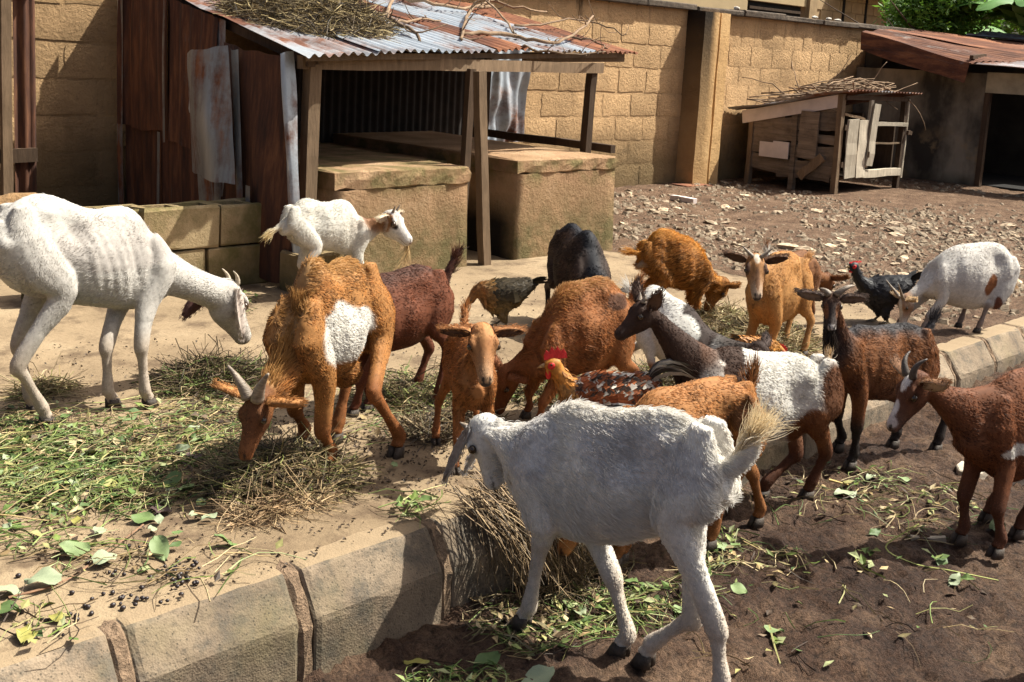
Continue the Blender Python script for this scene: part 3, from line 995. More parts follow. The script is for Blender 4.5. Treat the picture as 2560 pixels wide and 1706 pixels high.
hp("latch", (12.20, yf - .06, .40), (12.20, yf - .06, .47), .02, .014, M_WOODDARK, (0, 1, 0), 1, .001)
hp("latch", (HX1 + .05, yf - .02, .68), (HX1 + .16, yf - .02, .67), .04, .05, M_WOODDARK)
# roof sheet
def hroof(u, t):
    X = 11.50 + (13.35 - 11.50) * u
    Y = HY0 - .10 + (HY1 + .26 - HY0 + .10) * t
    z = 1.155 - .205 * (Y - HY0) + .010 * math.cos(2 * math.pi * X / .0762) - .02 * u
    if u < .12: z += .02 * math.sin(8 * t) * (1 - u / .12) - .015
    return (X, Y, z)
mesh_obj("roof_sheet", *sheet_geo(hroof, 190, 8), M_SILVER2, hut, smooth=True, base=HBs)

def stick_poly(p, d, L, bend, r, n=5, seed=0):
    rr = np.random.default_rng(seed)
    p, d = np.array(p, float), np.array(d, float)
    d /= np.linalg.norm(d)
    s = rr.normal(size=3); s -= d * np.dot(s, d); s /= np.linalg.norm(s)
    pts = [p + d * L * t + s * bend * math.sin(math.pi * t + .4) + rr.normal(size=3) * L * .012 for t in np.linspace(0, 1, n)]
    return pts, np.linspace(r, r * .45, n)
def hut_roof_z(X, Y): return 1.165 - .205 * (Y - HY0) - .02 * (X - 11.5) / 1.85
STK = []
for i in range(150):
    r = np.random.default_rng(5000 + i)
    if i < 120:
        cx = r.normal(12.55, .28); cy = r.normal(6.95, .25); lay = abs(r.normal(0, .09)) * max(0, 1 - abs(cx - 12.6) / 1.0)
        ang = r.normal(-.15, .5)
        L = r.uniform(.35, 1.05)
    else:
        cx = r.normal(11.95, .2); cy = r.normal(7.15, .22); lay = abs(r.normal(0, .03)); ang = r.normal(-.5, .4); L = r.uniform(.4, .9)
    cx = min(max(cx, 11.75), 13.15); cy = min(max(cy, 6.5), 7.55)
    tilt = r.normal(0, .12)
    d = (math.cos(ang) * math.cos(tilt), math.sin(ang) * math.cos(tilt), math.sin(tilt) - .2 * math.sin(ang))
    z = hut_roof_z(cx, cy) + .02 + lay
    p0 = np.array((cx, cy, z)) - np.array(d) * L / 2
    pts, rad = stick_poly(p0, d, L, r.uniform(0, .05), r.uniform(.006, .013), 5, 5000 + i)
    pts = [np.array((q[0], q[1], max(q[2], hut_roof_z(q[0], q[1]) + .012))) for q in pts]
    STK.append((pts, rad))
for i, (pts, rad) in enumerate(STK):
    base = np.array(pts[0])
    v, f = tube_geo(np.array(pts) - base, rad, 5)
    o = mesh_obj("stick", v, f, M_STICK, smooth=True)
    o.location = base
    tag(o, "thin dry stick in the heap on the hutch roof", "stick", "sticks heaped on the hutch roof")
# a few that stick out
for i, (p, q, lb) in enumerate([((11.95, 7.3, 1.02), (11.62, 7.75, 1.27), "bent twig poking up at the low end of the hutch roof"), ((12.9, 6.55, 1.13), (12.75, 6.33, .95), "twig hanging over the front edge of the hutch roof"), ((13.1, 6.45, 1.12), (13.45, 6.25, .72), "thin twig drooping past the right corner of the hutch"), ((12.9, 6.7, 1.15), (13.6, 6.5, 1.28), "straight stick jutting right from the hutch heap"), ((12.4, 7.1, 1.1), (12.62, 6.9, 1.56), "stick standing up out of the hutch heap"), ((12.85, 6.8, 1.1), (13.1, 6.7, 1.52), "forked stick rising at the right of the hutch heap"), ((12.1, 7.2, 1.05), (12.25, 7.5, 1.46), "short stick rising at the left of the hutch heap")]):
    p, q = np.array(p), np.array(q)
    pts, rad = stick_poly(p * 0, q - p, np.linalg.norm(q - p), .05, .008, 6, 77 + i)
    v, f = tube_geo(pts, rad, 5)
    o = mesh_obj("stick", v, f, M_STICK, smooth=True)
    o.location = p
    tag(o, lb, "stick", "sticks heaped on the hutch roof")

# ---------------------------------------------------------------- stained low building at the right
RB = (14.6, 6, 0)
rb = thing("low_outbuilding", RB, "low outbuilding with black-stained plaster wall and rusty roof at right", "building")
XR = 14.55
def rbx(name, a, mt, bev=.0, jit=.0):
    v, f = box_geo(*a, bev, jit)
    return mesh_obj(name, v, f, mt, rb, base=RB)
rbx("wall", (XR, XR + .2, 6.05, 7.86, -.1, 1.44), M_STAIN)
rbx("wall", (XR + .004, XR + .2, 2.0, 5.30, -.1, 1.46), M_STAIN)
rbx("lintel", (XR + .002, XR + .2, 5.30, 6.05, 1.20, 1.46), M_plain("limewash", (.42, .36, .25), .9, .3, 5, .2))
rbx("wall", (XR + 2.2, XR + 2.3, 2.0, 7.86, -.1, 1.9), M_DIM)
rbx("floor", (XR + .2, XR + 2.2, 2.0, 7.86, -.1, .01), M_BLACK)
rbx("door_frame", (XR - .02, XR + .06, 5.98, 6.046, .0, 1.195), M_WOODDARK)
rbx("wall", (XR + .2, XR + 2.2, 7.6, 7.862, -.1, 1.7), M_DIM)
# roof: corrugated sheets and a hanging fascia sheet
M_MIXROOF = iron_mat("weathered_roof_iron", .55, silver=(.42, .40, .37), stretch=(2.5, .4, 2.5))
def rpatch(name, A, B, C_, D, mt, nrow, amp, nu=30):
    """sheet spanning A-B (front edge) to C-D (back edge), corrugations running along A-B"""
    A, B, C_, D = [np.array(q, float) for q in (A, B, C_, D)]
    nv = nrow * 6
    def fn(u, t):
        p = (A * (1 - u) + B * u) * (1 - t) + (C_ * (1 - u) + D * u) * t
        p[2] += amp * math.cos(2 * math.pi * t * nrow) + .012 * math.sin(6 * u + 9 * t)
        return tuple(p)
    mesh_obj(name, *sheet_geo(fn, nu, nv), mt, rb, smooth=True, base=RB)
rpatch("roof_sheet", (14.12, 7.62, 1.895), (14.15, 6.12, 1.555), (15.0, 7.8, 1.97), (15.1, 5.6, 1.66), M_MIXROOF, 11, .009)
rpatch("roof_sheet", (14.98, 7.8, 1.96), (15.08, 5.5, 1.65), (16.4, 7.9, 2.03), (16.6, 5.3, 1.84), M_RUSTROOF, 16, .009)
rpatch("roof_sheet", (14.17, 6.16, 1.54), (14.30, 4.3, 1.47), (15.1, 5.75, 1.68), (15.4, 4.0, 1.60), M_SILVER2, 12, .009)
rpatch("fascia_sheet", (14.12, 7.62, 1.89), (14.15, 6.12, 1.55), (14.11, 7.6, 1.65), (14.14, 6.16, 1.285), iron_mat("fascia_rust", .66, stretch=(1, 1.5, 2.5)), 3, .014)
rpatch("roof_sheet", (16.35, 7.2, 1.97), (16.35, 5.0, 1.84), (17.0, 7.2, 2.06), (17.0, 5.0, 1.93), M_SILVER2, 8, .014)
hpz = beam_geo((XR - .3, 6.15, 1.63), (XR + .1, 6.15, 1.66), .05, .05)
mesh_obj("rafter", *hpz, M_WOODDARK, rb, base=RB)

# ---------------------------------------------------------------- block building beyond the wall
BB = (18, 12, 0)
bbd = thing("block_building", BB, "plain block building rising behind the boundary wall", "building")
M_BB = M_plain("far_block_wall", (.37, .26, .145), .95, .25, 3, .4)
M_BB2 = M_plain("far_render", (.40, .30, .17), .95, .12, 2, .2)
def bx(name, a, mt, par=bbd):
    v, f = box_geo(*a)
    return mesh_obj(name, v, f, mt, par, base=BB)
bx("wall", (12.0, 17.95, 12.01, 12.2, -.1, 2.98), M_BB2)
bx("wall", (17.95, 19.97, 12.0, 12.2, 2.57, 2.98), M_BB2)
bx("wall", (17.95, 19.97, 12.0, 12.2, -.1, 2.05), M_BB2)
bx("wall", (19.97, 23.3, 12.01, 12.2, -.1, 2.98), M_BB)
bx("pier", (20.0, 20.28, 11.94, 12.008, -.1, 2.98), M_BB)
bx("pier", (21.35, 21.42, 11.97, 12.008, -.1, 2.97), M_BLACK)
bx("pier", (22.28, 22.34, 11.97, 12.008, -.1, 2.97), M_BLACK)
wd = bx("window", (18.05, 19.87, 12.06, 12.1, 2.0, 2.56), M_BLACK)
for zz in (2.12, 2.27, 2.42):
    bx("louvre", (18.06, 19.86, 12.03, 12.055, zz, zz + .05), M_WOODDARK, wd)
for zz in (2.1, 2.33, 2.56, 2.79):
    off = .2 if int(zz * 100) % 2 else 0
    for x in np.arange(20.32 + off, 23.2, .47):
        if x + .45 < 23.3: bx("block", (x, x + .452, 11.992, 12.009, zz, zz + .216), M_BB)
v, f = [], []
rv = [(20.9, 11.45, 2.99), (23.9, 11.2, 2.91), (23.9, 13.5, 3.5), (20.9, 13.5, 3.6)]
rv = rv + [(a, b, c2 + .05) for a, b, c2 in rv]
mesh_obj("roof", rv, [(0, 3, 2, 1), (4, 5, 6, 7), (0, 1, 5, 4), (1, 2, 6, 5), (2, 3, 7, 6), (3, 0, 4, 7)], M_plain("grey_roof", (.22, .23, .25), .6, .2, 3), bbd, base=BB)
# rubble lying along the top of the wall
for i, x in enumerate((11.6, 13.4, 13.75, 14.0)):
    v, f = rock_geo((.05 + .02 * (i % 2), .04, .02), 4, 7, 40 + i)
    o = mesh_obj("rubble_piece", v, f, M_plain("pale_rubble%d" % i, (.45, .41, .36), .9), smooth=False)
    o.location = (x, YW + .03, 2.045)
    tag(o, ["pale stone chip on the coping left of the hutch", "pale chip on the coping above the hutch", "flat pale flake on the coping near the right end", "last pale flake on the coping before the rusty roof"][i], "stone", "chips on the wall top")

# ---------------------------------------------------------------- greenery beyond the outbuilding
k = NT("leaf_green")
c = k.ramp(k.noise(6, 4, .6), [(.3, (.045, .12, .014)), (.55, (.13, .25, .03)), (.75, (.26, .38, .06))])
M_LEAF = k.done(c, .55, spec=.4)
tr = k.n('ShaderNodeBsdfTranslucent'); k.l(c, tr.inputs[0])
mx = k.n('ShaderNodeMixShader'); mx.inputs[0].default_value = .45
k.l(k.b.outputs[0], mx.inputs[1]); k.l(tr.outputs[0], mx.inputs[2]); k.l(mx.outputs[0], k.out.inputs[0])
M_BANANA = M_plain("banana_leaf", (.09, .20, .04), .45, .35, 2.5, .1, .5)
M_TRUNK = M_plain("tree_bark", (.09, .06, .04), .95, .3, 20, .6)
def leaf_crown(center, rad, n, size, seed, name, par, base):
    r = np.random.default_rng(seed)
    d = r.normal(size=(n, 3)); d /= np.linalg.norm(d, axis=1)[:, None]
    rr = r.uniform(.25, 1, n) ** .6
    cl = r.normal(size=(26, 3)); cl /= np.linalg.norm(cl, axis=1)[:, None]
    k2 = r.integers(0, 26, n)
    p = (.62 * cl[k2] * r.uniform(.3, 1.15, (n, 1)) + .38 * d * rr[:, None]) * np.array(rad) + np.array(center)
    a = r.normal(size=(n, 3)); a[:, 2] *= .5; a /= np.linalg.norm(a, axis=1)[:, None]
    b = np.cross(a, r.normal(size=(n, 3))); b /= np.linalg.norm(b, axis=1)[:, None]
    s = size * r.uniform(.6, 1.3, (n, 1))
    V = np.stack([p - a * s, p + b * s * .35, p + a * s, p - b * s * .35], 1).reshape(-1, 3) - np.array(base)
    Q = np.arange(4 * n).reshape(n, 4)
    return fast_mesh(name, V, Q, M_LEAF, par, smooth=False)
def tree(base, h, crown_c, crown_r, n, size, seed, label, extra=()):
    t = thing("tree", base, label, "tree", "trees beyond the outbuilding")
    b = np.array(base, float)
    mb = MB()
    top = np.array(crown_c)
    r = np.random.default_rng(seed)
    pts = [b, b + (top - b) * .4 + np.array([.05, .03, 0]), b + (top - b) * .75, top]
    mb.add(*tube_geo(np.array(pts) - b, [.07, .055, .04, .02], 8))
    for i in range(9):
        q = b + (top - b) * r.uniform(.55, .95)
        e = top + r.normal(size=3) * np.array(crown_r) * .55
        mb.add(*tube_geo(np.array([q, (q + e) / 2 + r.normal(size=3) * .05, e]) - b, [.022, .014, .006], 5))
    mb.build("trunk", M_TRUNK, t, True)
    leaf_crown(crown_c, crown_r, n, size, seed, "crown", t, b)
    return t
tree((17.1, 7.75, 0), 2.5, (17.1, 7.85, 2.40), (1.0, 1.05, .75), 12000, .055, 3, "feathery light green tree behind the rusty outbuilding roof")
tree((19.5, 9.0, 0), 3.5, (19.5, 8.8, 2.7), (1.4, 1.4, 1.0), 6000, .085, 5, "darker bushy tree farther back beside the block building")
tree((21.0, 7.2, 0), 3.5, (21.0, 7.4, 2.9), (1.7, 1.8, 1.4), 6000, .10, 8, "broad tree far behind the banana leaves")
tree((26.0, 9.5, 0), 3.5, (26.0, 9.5, 3.4), (2.2, 2.4, 2.0), 2600, .12, 9, "hazy tree in the gap right of the block building")
def banana(base, n, seed, label, hh=2.2):
    t = thing("banana_plant", base, label, "plant", "banana plants beyond the outbuilding")
    r = np.random.default_rng(seed)
    mb = MB().add(*tube_geo([(0, 0, 0), (.02, .02, hh * .5), (0, .03, hh * .8)], [.11, .09, .06], 9))
    mb.build("stem", M_LEAF, t, True)
    for i in range(n):
        a = 2 * math.pi * i / n + r.uniform(-.3, .3)
        L = r.uniform(1.1, 1.7); wd_ = r.uniform(.22, .32)
        v = []
        nu = 12
        for u in range(nu + 1):
            q = u / nu
            out = L * (q ** 1.15) * .75
            up = hh * .75 + L * (1.05 * q - .85 * q * q)
            c2 = np.array([math.cos(a) * out, math.sin(a) * out, up])
            sd_ = np.array([-math.sin(a), math.cos(a), 0])
            wv = wd_ * math.sin(math.pi * min(1, q * .96 + .04)) ** .6 * (0.15 if q < .12 else 1)
            for s in (-1, -.5, 0, .5, 1):
                v.append(tuple(c2 + sd_ * s * wv + np.array([0, 0, -.12 * abs(s) * wv / wd_ + (.03 * math.sin(9 * q * (1 + i % 3)) * abs(s))])))
        mesh_obj("leaf", v, grid_faces(nu + 1, 5), M_BANANA, t, True)
    return t
banana((17.3, 6.55, 0), 9, 4, "banana plant with broad leaves at the top right corner", 2.7)
banana((18.6, 6.15, 0), 9, 14, "second banana plant reaching out of the top right corner", 2.9)
banana((17.9, 8.25, 0), 8, 24, "banana plant with broad leaves behind the feathery tree", 2.3)
# ---------------------------------------------------------------- goats
def hermite(xp, yp, x):
    xp, yp, x = np.asarray(xp, float), np.asarray(yp, float), np.asarray(x, float)
    o = np.argsort(xp); xp, yp = xp[o], yp[o]
    keep = np.concatenate([[True], np.diff(xp) > 1e-4]); xp, yp = xp[keep], yp[keep]
    d = np.diff(yp) / np.diff(xp)
    m = np.zeros(len(xp)); m[1:-1] = (d[:-1] + d[1:]) / 2; m[0], m[-1] = d[0], d[-1]
    x = np.clip(x, xp[0], xp[-1])
    i = np.clip(np.searchsorted(xp, x) - 1, 0, len(xp) - 2)
    h = xp[i + 1] - xp[i]; t = (x - xp[i]) / h
    return yp[i] * (1 + 2 * t) * (1 - t) ** 2 + h * m[i] * t * (1 - t) ** 2 + yp[i + 1] * t * t * (3 - 2 * t) + h * m[i + 1] * t * t * (t - 1)

def ring_loft(rings):
    n = len(rings[0]); v = [tuple(p) for r in rings for p in r]; f = []
    for a in range(len(rings) - 1):
        for i in range(n):
            f.append((a * n + i, a * n + (i + 1) % n, (a + 1) * n + (i + 1) % n, (a + 1) * n + i))
    f.append(tuple(range(n - 1, -1, -1))); f.append(tuple((len(rings) - 1) * n + i for i in range(n)))
    return v, f

def smooth_tube(pts, rad, sub=4, n=12, flat=None):
    """smooth tapered limb; flat = lateral scale per node"""
    pts = np.asarray(pts, float); m = len(pts)
    u = np.arange(m); uu = np.linspace(0, m - 1, (m - 1) * sub + 1)
    P = np.stack([hermite(u, pts[:, k], uu) for k in range(3)], -1)
    R = np.interp(uu, u, rad)
    t = np.gradient(P, axis=0); t /= np.linalg.norm(t, axis=1)[:, None] + 1e-9
    rings = []
    s = np.array([0, 1.0, 0])
    for i in range(len(P)):
        sd_ = s - t[i] * np.dot(s, t[i])
        if np.linalg.norm(sd_) < .2: sd_ = np.cross(t[i], [0, 0, 1.0])
        sd_ /= np.linalg.norm(sd_); w_ = np.cross(t[i], sd_)
        fl = 1.0 if flat is None else np.interp(uu[i], u, flat)
        rings.append([P[i] + R[i] * (math.cos(a) * sd_ * fl + math.sin(a) * w_) for a in np.linspace(0, 2 * math.pi, n, endpoint=False)])
    return ring_loft(rings)

def remesh(v, f, voxel, iters=3, lam=.5):
    me = bpy.data.meshes.new("tmp"); me.from_pydata([tuple(x) for x in v], [], f); me.update()
    ob = bpy.data.objects.new("tmp", me); COL.objects.link(ob)
    md = ob.modifiers.new("r", 'REMESH'); md.mode = 'VOXEL'; md.voxel_size = voxel; md.use_smooth_shade = True
    dg = bpy.context.evaluated_depsgraph_get()
    res = bpy.data.meshes.new_from_object(ob.evaluated_get(dg))
    bpy.data.objects.remove(ob); bpy.data.meshes.remove(me)
    n = len(res.vertices)
    co = np.empty(n * 3, np.float32); res.vertices.foreach_get('co', co); co = co.reshape(-1, 3).astype(float)
    ed = np.empty(len(res.edges) * 2, np.int32); res.edges.foreach_get('vertices', ed); ed = ed.reshape(-1, 2)
    deg = np.bincount(ed.ravel(), minlength=n)[:, None]
    for it in range(iters * 2):
        acc = np.zeros_like(co)
        for k2 in range(3):
            acc[:, k2] = np.bincount(ed[:, 0], co[ed[:, 1], k2], n) + np.bincount(ed[:, 1], co[ed[:, 0], k2], n)
        lap = acc / np.maximum(deg, 1) - co
        co = co + lap * (lam if it % 2 == 0 else -lam * .92)
    res.vertices.foreach_set('co', co.astype(np.float32).ravel())
    res.polygons.foreach_set('use_smooth', np.ones(len(res.polygons), bool))
    res.update()
    return res, co

# coat materials
k = NT("goat_skin")
at = k.n("ShaderNodeAttribute"); at.attribute_name = "Col"
nn = k.noise(60, 4, .6, coord='obj')
c = k.mix(1.0, at.outputs["Color"], k.ramp(nn, [(.3, .72), (.7, 1.08)]), 'MULTIPLY')
M_SKIN = k.done(c, .75, spec=.25)
k = NT("goat_fur")
at = k.n("ShaderNodeAttribute"); at.attribute_name = "hcol"
k.l(at.outputs["Color"], k.b.inputs["Base Color"])
tr = k.n('ShaderNodeBsdfTranslucent'); k.l(at.outputs['Color'], tr.inputs[0])
mx = k.n('ShaderNodeMixShader'); mx.inputs[0].default_value = .38
k.l(k.b.outputs[0], mx.inputs[1]); k.l(tr.outputs[0], mx.inputs[2]); k.l(mx.outputs[0], k.out.inputs[0])
k.b.inputs["Roughness"].default_value = .5
k.b.inputs["Specular IOR Level"].default_value = .25
M_FUR = k.m
k = NT("horn")
c = k.ramp(k.noise(40, 4, .6, coord='obj', stretch=(1, 1, 3)), [(.3, (.10, .075, .055)), (.7, (.30, .24, .18))])
M_HORN = k.done(c, .5, k.bump(k.noise(120, 2, .5, coord='obj', stretch=(1, 1, 4)), .5, .004), spec=.4)
M_HORNPALE = M_plain("pale_horn", (.42, .35, .26), .5, .3, 60, .3)
M_HORNDARK = M_plain("dark_horn", (.075, .06, .05), .45, .3, 60, .3)
M_HOOF = M_plain("hoof", (.055, .042, .032), .6, .4, 60, .4)
M_EYE = M_plain("eye", (.035, .018, .006), .12, .3, 200, 0, .6)

W_ = (.68, .65, .59)
def fur_curves(name, P, D, N, L, C, lift, seed, parent, width=.0011, curl=.0):
    n = len(P); K = 4
    r = np.random.default_rng(seed)
    d = D * np.cos(lift)[:, None] + N * np.sin(lift)[:, None]
    d += r.normal(size=d.shape) * .11
    d /= np.linalg.norm(d, axis=1)[:, None]
    t = np.array([0, .35, .7, 1.0])
    bend = D * .9 - N * .35
    pts = P[:, None, :] + d[:, None, :] * (L[:, None, None] * t[None, :, None]) + bend[:, None, :] * (L[:, None, None] * .28 * (t ** 2)[None, :, None])
    if curl:
        cu = r.normal(size=(n, 1, 3)) * L[:, None, None] * curl
        pts = pts + cu * np.sin(t * 3.0)[None, :, None]
    pts[:, 0] -= N * .002
    hc = bpy.data.hair_curves.new(name)
    hc.add_curves([K] * n)
    hc.points.foreach_set('position', pts.astype(np.float32).ravel())
    w_ = width * np.array([1.0, .95, .7, .12])
    rad = (r.uniform(.7, 1.3, (n, 1)) * w_[None, :]).astype(np.float32).ravel()
    a = hc.attributes.get('radius') or hc.attributes.new('radius', 'FLOAT', 'POINT')
    a.data.foreach_set('value', rad)
    cc = np.repeat(C, K, axis=0)
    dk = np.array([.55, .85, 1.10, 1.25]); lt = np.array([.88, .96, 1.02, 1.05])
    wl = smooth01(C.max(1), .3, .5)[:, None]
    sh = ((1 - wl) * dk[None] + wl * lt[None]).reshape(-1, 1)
    col = np.concatenate([np.clip(cc * sh, 0, 1), np.ones((n * K, 1))], 1).astype(np.float32)
    a = hc.attributes.new('hcol', 'FLOAT_COLOR', 'POINT')
    a.data.foreach_set('color', col.ravel())
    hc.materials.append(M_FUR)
    o = bpy.data.objects.new(name, hc)
    COL.objects.link(o)
    o.parent = parent
    return o

EAR_CACHE = {}
def ear_geo(base, dirv, face, length, width, cup=.25, n=9, droop=0.0):
    """leaf-shaped cupped ear with thickness; face = direction the opening faces"""
    d = np.array(dirv, float); d /= np.linalg.norm(d)
    fc = np.array(face, float); fc -= d * np.dot(fc, d); fc /= np.linalg.norm(fc)
    s = np.cross(d, fc)
    top, bot = [], []
    for i in range(n):
        t = i / (n - 1)
        wv = width * (math.sin(math.pi * min(.98, .16 + .80 * t)) ** .8) * (.62 if i == 0 else 1)
        c2 = np.array(base) + d * length * t + np.array([0, 0, -droop * length * t * t])
        for q in (-1, -.5, 0, .5, 1):
            h = cup * width * (q * q) * 1.2
            p = c2 + s * q * wv * .5 + fc * h
            top.append(p + fc * .002); bot.append(p - fc * (.004 + .006 * (1 - t) * (1 - q * q)))
    v = top + bot; m = n * 5
    f = grid_faces(n, 5) + [tuple(reversed([x + m for x in q])) for q in grid_faces(n, 5)]
    for i in range(n - 1):
        for e in (0, 4):
            a, b = i * 5 + e, (i + 1) * 5 + e
            f.append((a, a + m, b + m, b) if e == 0 else (b, b + m, a + m, a))
    e0 = (n - 1) * 5
    for q in range(4): f.append((e0 + q, e0 + q + m, e0 + q + 1 + m, e0 + q + 1))
    return v, f

def col_attr(me, name, cols):
    a = me.color_attributes.new(name, 'FLOAT_COLOR', 'POINT')
    a.data.foreach_set('color', np.concatenate([cols, np.ones((len(cols), 1))], 1).astype(np.float32).ravel())

def make_goat(key, spec):
    g = GD[key]
    seed = sum(ord(ch) for ch in key) * 7 + len(key)
    r = np.random.default_rng(seed)
    root = thing("goat", g['loc'], spec['label'], "goat", "goats feeding in the yard", g['rz'])
    T, H, B, Wt, F, Mb, K, Cf = [np.array(g[q], float) for q in 'THBWFMKC']
    wid = g['wid'] * spec.get('wmul', 1.0) * .86
    sc_ = max(.62, Wt[1] / .60) * spec.get('legmul', 1.0)
    V, Fc = [], []
    segs = []       # p0, p1, r0, r1, colour0, colour1, flow, part
    C = dict(body=(.3, .15, .05)); C.update(spec['col'])
    for a, b in (('neck', 'body'), ('head', 'neck'), ('muzzle', 'head'), ('legup', 'body'), ('leglow', 'legup'), ('tail', 'body')):
        C.setdefault(a, C[b])
    C = {a: np.array(b, float) * (.92 if max(b) < .6 else .94) for a, b in C.items()}
    def add(vf):
        n = len(V); V.extend(vf[0]); Fc.extend([tuple(i + n for i in q) for q in vf[1]])
    # torso
    tx = [T[0] - .022, T[0] + .015, H[0], B[0], Wt[0], Wt[0] * .45 + Cf[0] * .55, Cf[0] + .004]
    tz = [T[1] - .055, T[1] - .004, H[1], B[1], Wt[1] - .012, Wt[1] * .42 + Cf[1] * .58, Cf[1] + .01]
    bx_ = [T[0] - .022, T[0] + .05, F[0], Mb[0], K[0], Cf[0] + .004]
    bz = [T[1] - .10, F[1] + .085, F[1], Mb[1], K[1], Cf[1] - .035]
    X = np.linspace(T[0] - .022, Cf[0] + .004, 26)
    zt, zb = hermite(tx, tz, X), hermite(bx_, bz, X)
    s_ = (X - X[0]) / (X[-1] - X[0])
    lean = spec.get('lean', 0.3)
    wp = np.interp(s_, [0, .06, .16, .30, .48, .64, .80, .92, 1], [.34, .60, .82, .80 - .16 * lean, 1.0, .98, .78, .56, .26]) * wid
    rings = []
    for x, t_, b_, w_ in zip(X, zt, zb, wp):
        zc = b_ + (t_ - b_) * .46
        ring = []
        for a in np.linspace(0, 2 * math.pi, 24, endpoint=False):
            ca, sa = math.cos(a), math.sin(a)
            up = max(0, ca)
            y = w_ * sa * (1 - (.30 + .15 * lean) * up ** 2)
            z = zc + (t_ - zc) * ca if ca > 0 else zc + (zc - b_) * ca
            ring.append((x, y, z))
        rings.append(ring)
    add(ring_loft(rings))
    xm = np.linspace(X[0] + .04, X[-1] - .03, 5)
    cm = [(x, 0, float(np.interp(x, X, (zt + zb) / 2))) for x in xm]
    for i in range(4):
        segs.append((cm[i], cm[i + 1], .16, .16, C['body'], C['body'], (-1, 0, -.45), 'body'))
    # head frame
    poll, muz = np.array(g['poll'], float), np.array(g['muz'], float)
    Lh = np.linalg.norm(muz - poll)
    a_ = (muz - poll) / Lh
    ah = np.array([a_[0], a_[1], 0])
    if np.linalg.norm(ah) < .25 or a_[0] < .12: ah = np.array([1.0, 0, 0])
    if 'hyaw' in spec: ah = np.array([math.cos(spec['hyaw']), math.sin(spec['hyaw']), 0])
    s0 = np.cross([0, 0, 1.0], ah); s0 -= a_ * np.dot(s0, a_); s0 /= np.linalg.norm(s0)
    u0 = np.cross(a_, s0)
    hs = spec.get('headmul', 1.0)
    hp_ = lambda t, s, u: poll + a_ * Lh * t + (s0 * s + u0 * u) * Lh * hs
    prof = [(-.12, .06, -.12, .10), (-.04, .16, -.26, .17), (.10, .215, -.34, .215), (.24, .215, -.365, .225), (.36, .185, -.36, .215), (.50, .140, -.315, .178), (.66, .105, -.255, .140), (.82, .088, -.215, .124), (.94, .07, -.19, .116), (1.0, .03, -.15, .085), (1.03, -.02, -.10, .05)]
    rings = []
    for (t, tp, bt, hw) in prof:
        rings.append([hp_(t, math.sin(a) * hw * (1 - .25 * max(0, -math.cos(a))), (tp + bt) / 2 + (tp - bt) / 2 * math.cos(a)) for a in np.linspace(0, 2 * math.pi, 16, endpoint=False)])
    add(ring_loft(rings))
    # brow and jaw
    for sgn in (-1, 1):
        add(smooth_tube([hp_(.20, sgn * .165, .12), hp_(.33, sgn * .20, .105), hp_(.46, sgn * .15, .05)], [Lh * .045, Lh * .046, Lh * .03], n=8))
    segs.append((hp_(-.05, 0, -.05), hp_(.55, 0, -.08), .07, .06, C['head'], C['head'], tuple(-a_), 'head'))
    segs.append((hp_(.6, 0, -.07), hp_(1.0, 0, -.07), .05, .04, C['head'] * .3 + C['muzzle'] * .7, C['muzzle'], tuple(-a_), 'muzzle'))
    # neck: lofted between crest line (withers to poll) and throat line (brisket to jaw)
    n0 = np.array([(Wt[0] * .55 + Cf[0] * .45) - .05, 0, Wt[1] * .52 + Cf[1] * .48])
    n1 = hp_(.10, 0, -.09)
    mid = (n0 + n1) / 2
    nm_ = spec.get('neckmul', 1.0)
    top0, bot0 = np.array([Wt[0] - .015, 0, Wt[1] - .012]), np.array([Cf[0] - .004, 0, Cf[1] - .03])
    top1, bot1 = hp_(-.03, 0, .13), hp_(.20, 0, -.30)
    cen0 = (top0 + bot0) / 2
    rings = []
    for t in np.linspace(-.16, 1.0, 15):
        tt_ = max(t, 0)
        tp = top0 + (top1 - top0) * t + np.array([0, 0, spec.get('nsag', -.01) * 2.2 * math.sin(math.pi * tt_)])
        bt = bot0 + (bot1 - bot0) * (t if t < 0 else tt_ ** .85) + np.array([0, 0, spec.get('nsag', -.01) * .6 * math.sin(math.pi * tt_)])
        if t < 0: tp = top0 + np.array([t * .5, 0, t * .12]); bt = bot0 + np.array([t * .7, 0, -t * .10])
        ce = (tp + bt) / 2; hv = (tp - bt) / 2
        pin = 1 - .16 * math.sin(math.pi * tt_) * (2 - nm_)
        hv = hv * pin
        lat = np.array([0, 1.0, 0]) * (1 - tt_) + s0 * tt_; lat /= np.linalg.norm(lat)
        lw = (wid * .62 * (1 - tt_) ** 1.5 + Lh * .185 * (1 - (1 - tt_) ** 1.5)) * (nm_ if 0 < t < 1 else 1)
        if t < 0: lw *= 1 + t * .8
        rings.append([ce + hv * math.cos(a) + lat * lw * math.sin(a) * (1 - .12 * math.cos(a)) for a in np.linspace(0, 2 * math.pi, 18, endpoint=False)])
    add(ring_loft(rings))
    nd = (n0 - n1) / np.linalg.norm(n0 - n1)
    segs.append((n0 + nd * .02, mid, .11, .08, C['neck'], C['neck'], tuple(nd + np.array([0, 0, -.35])), 'neck'))
    segs.append((mid, n1, .08, .06, C['neck'], C['neck'], tuple(nd + np.array([0, 0, -.35])), 'neck'))
    # legs
    feet = []
    lr = spec.get('legr', 1.0) * .93
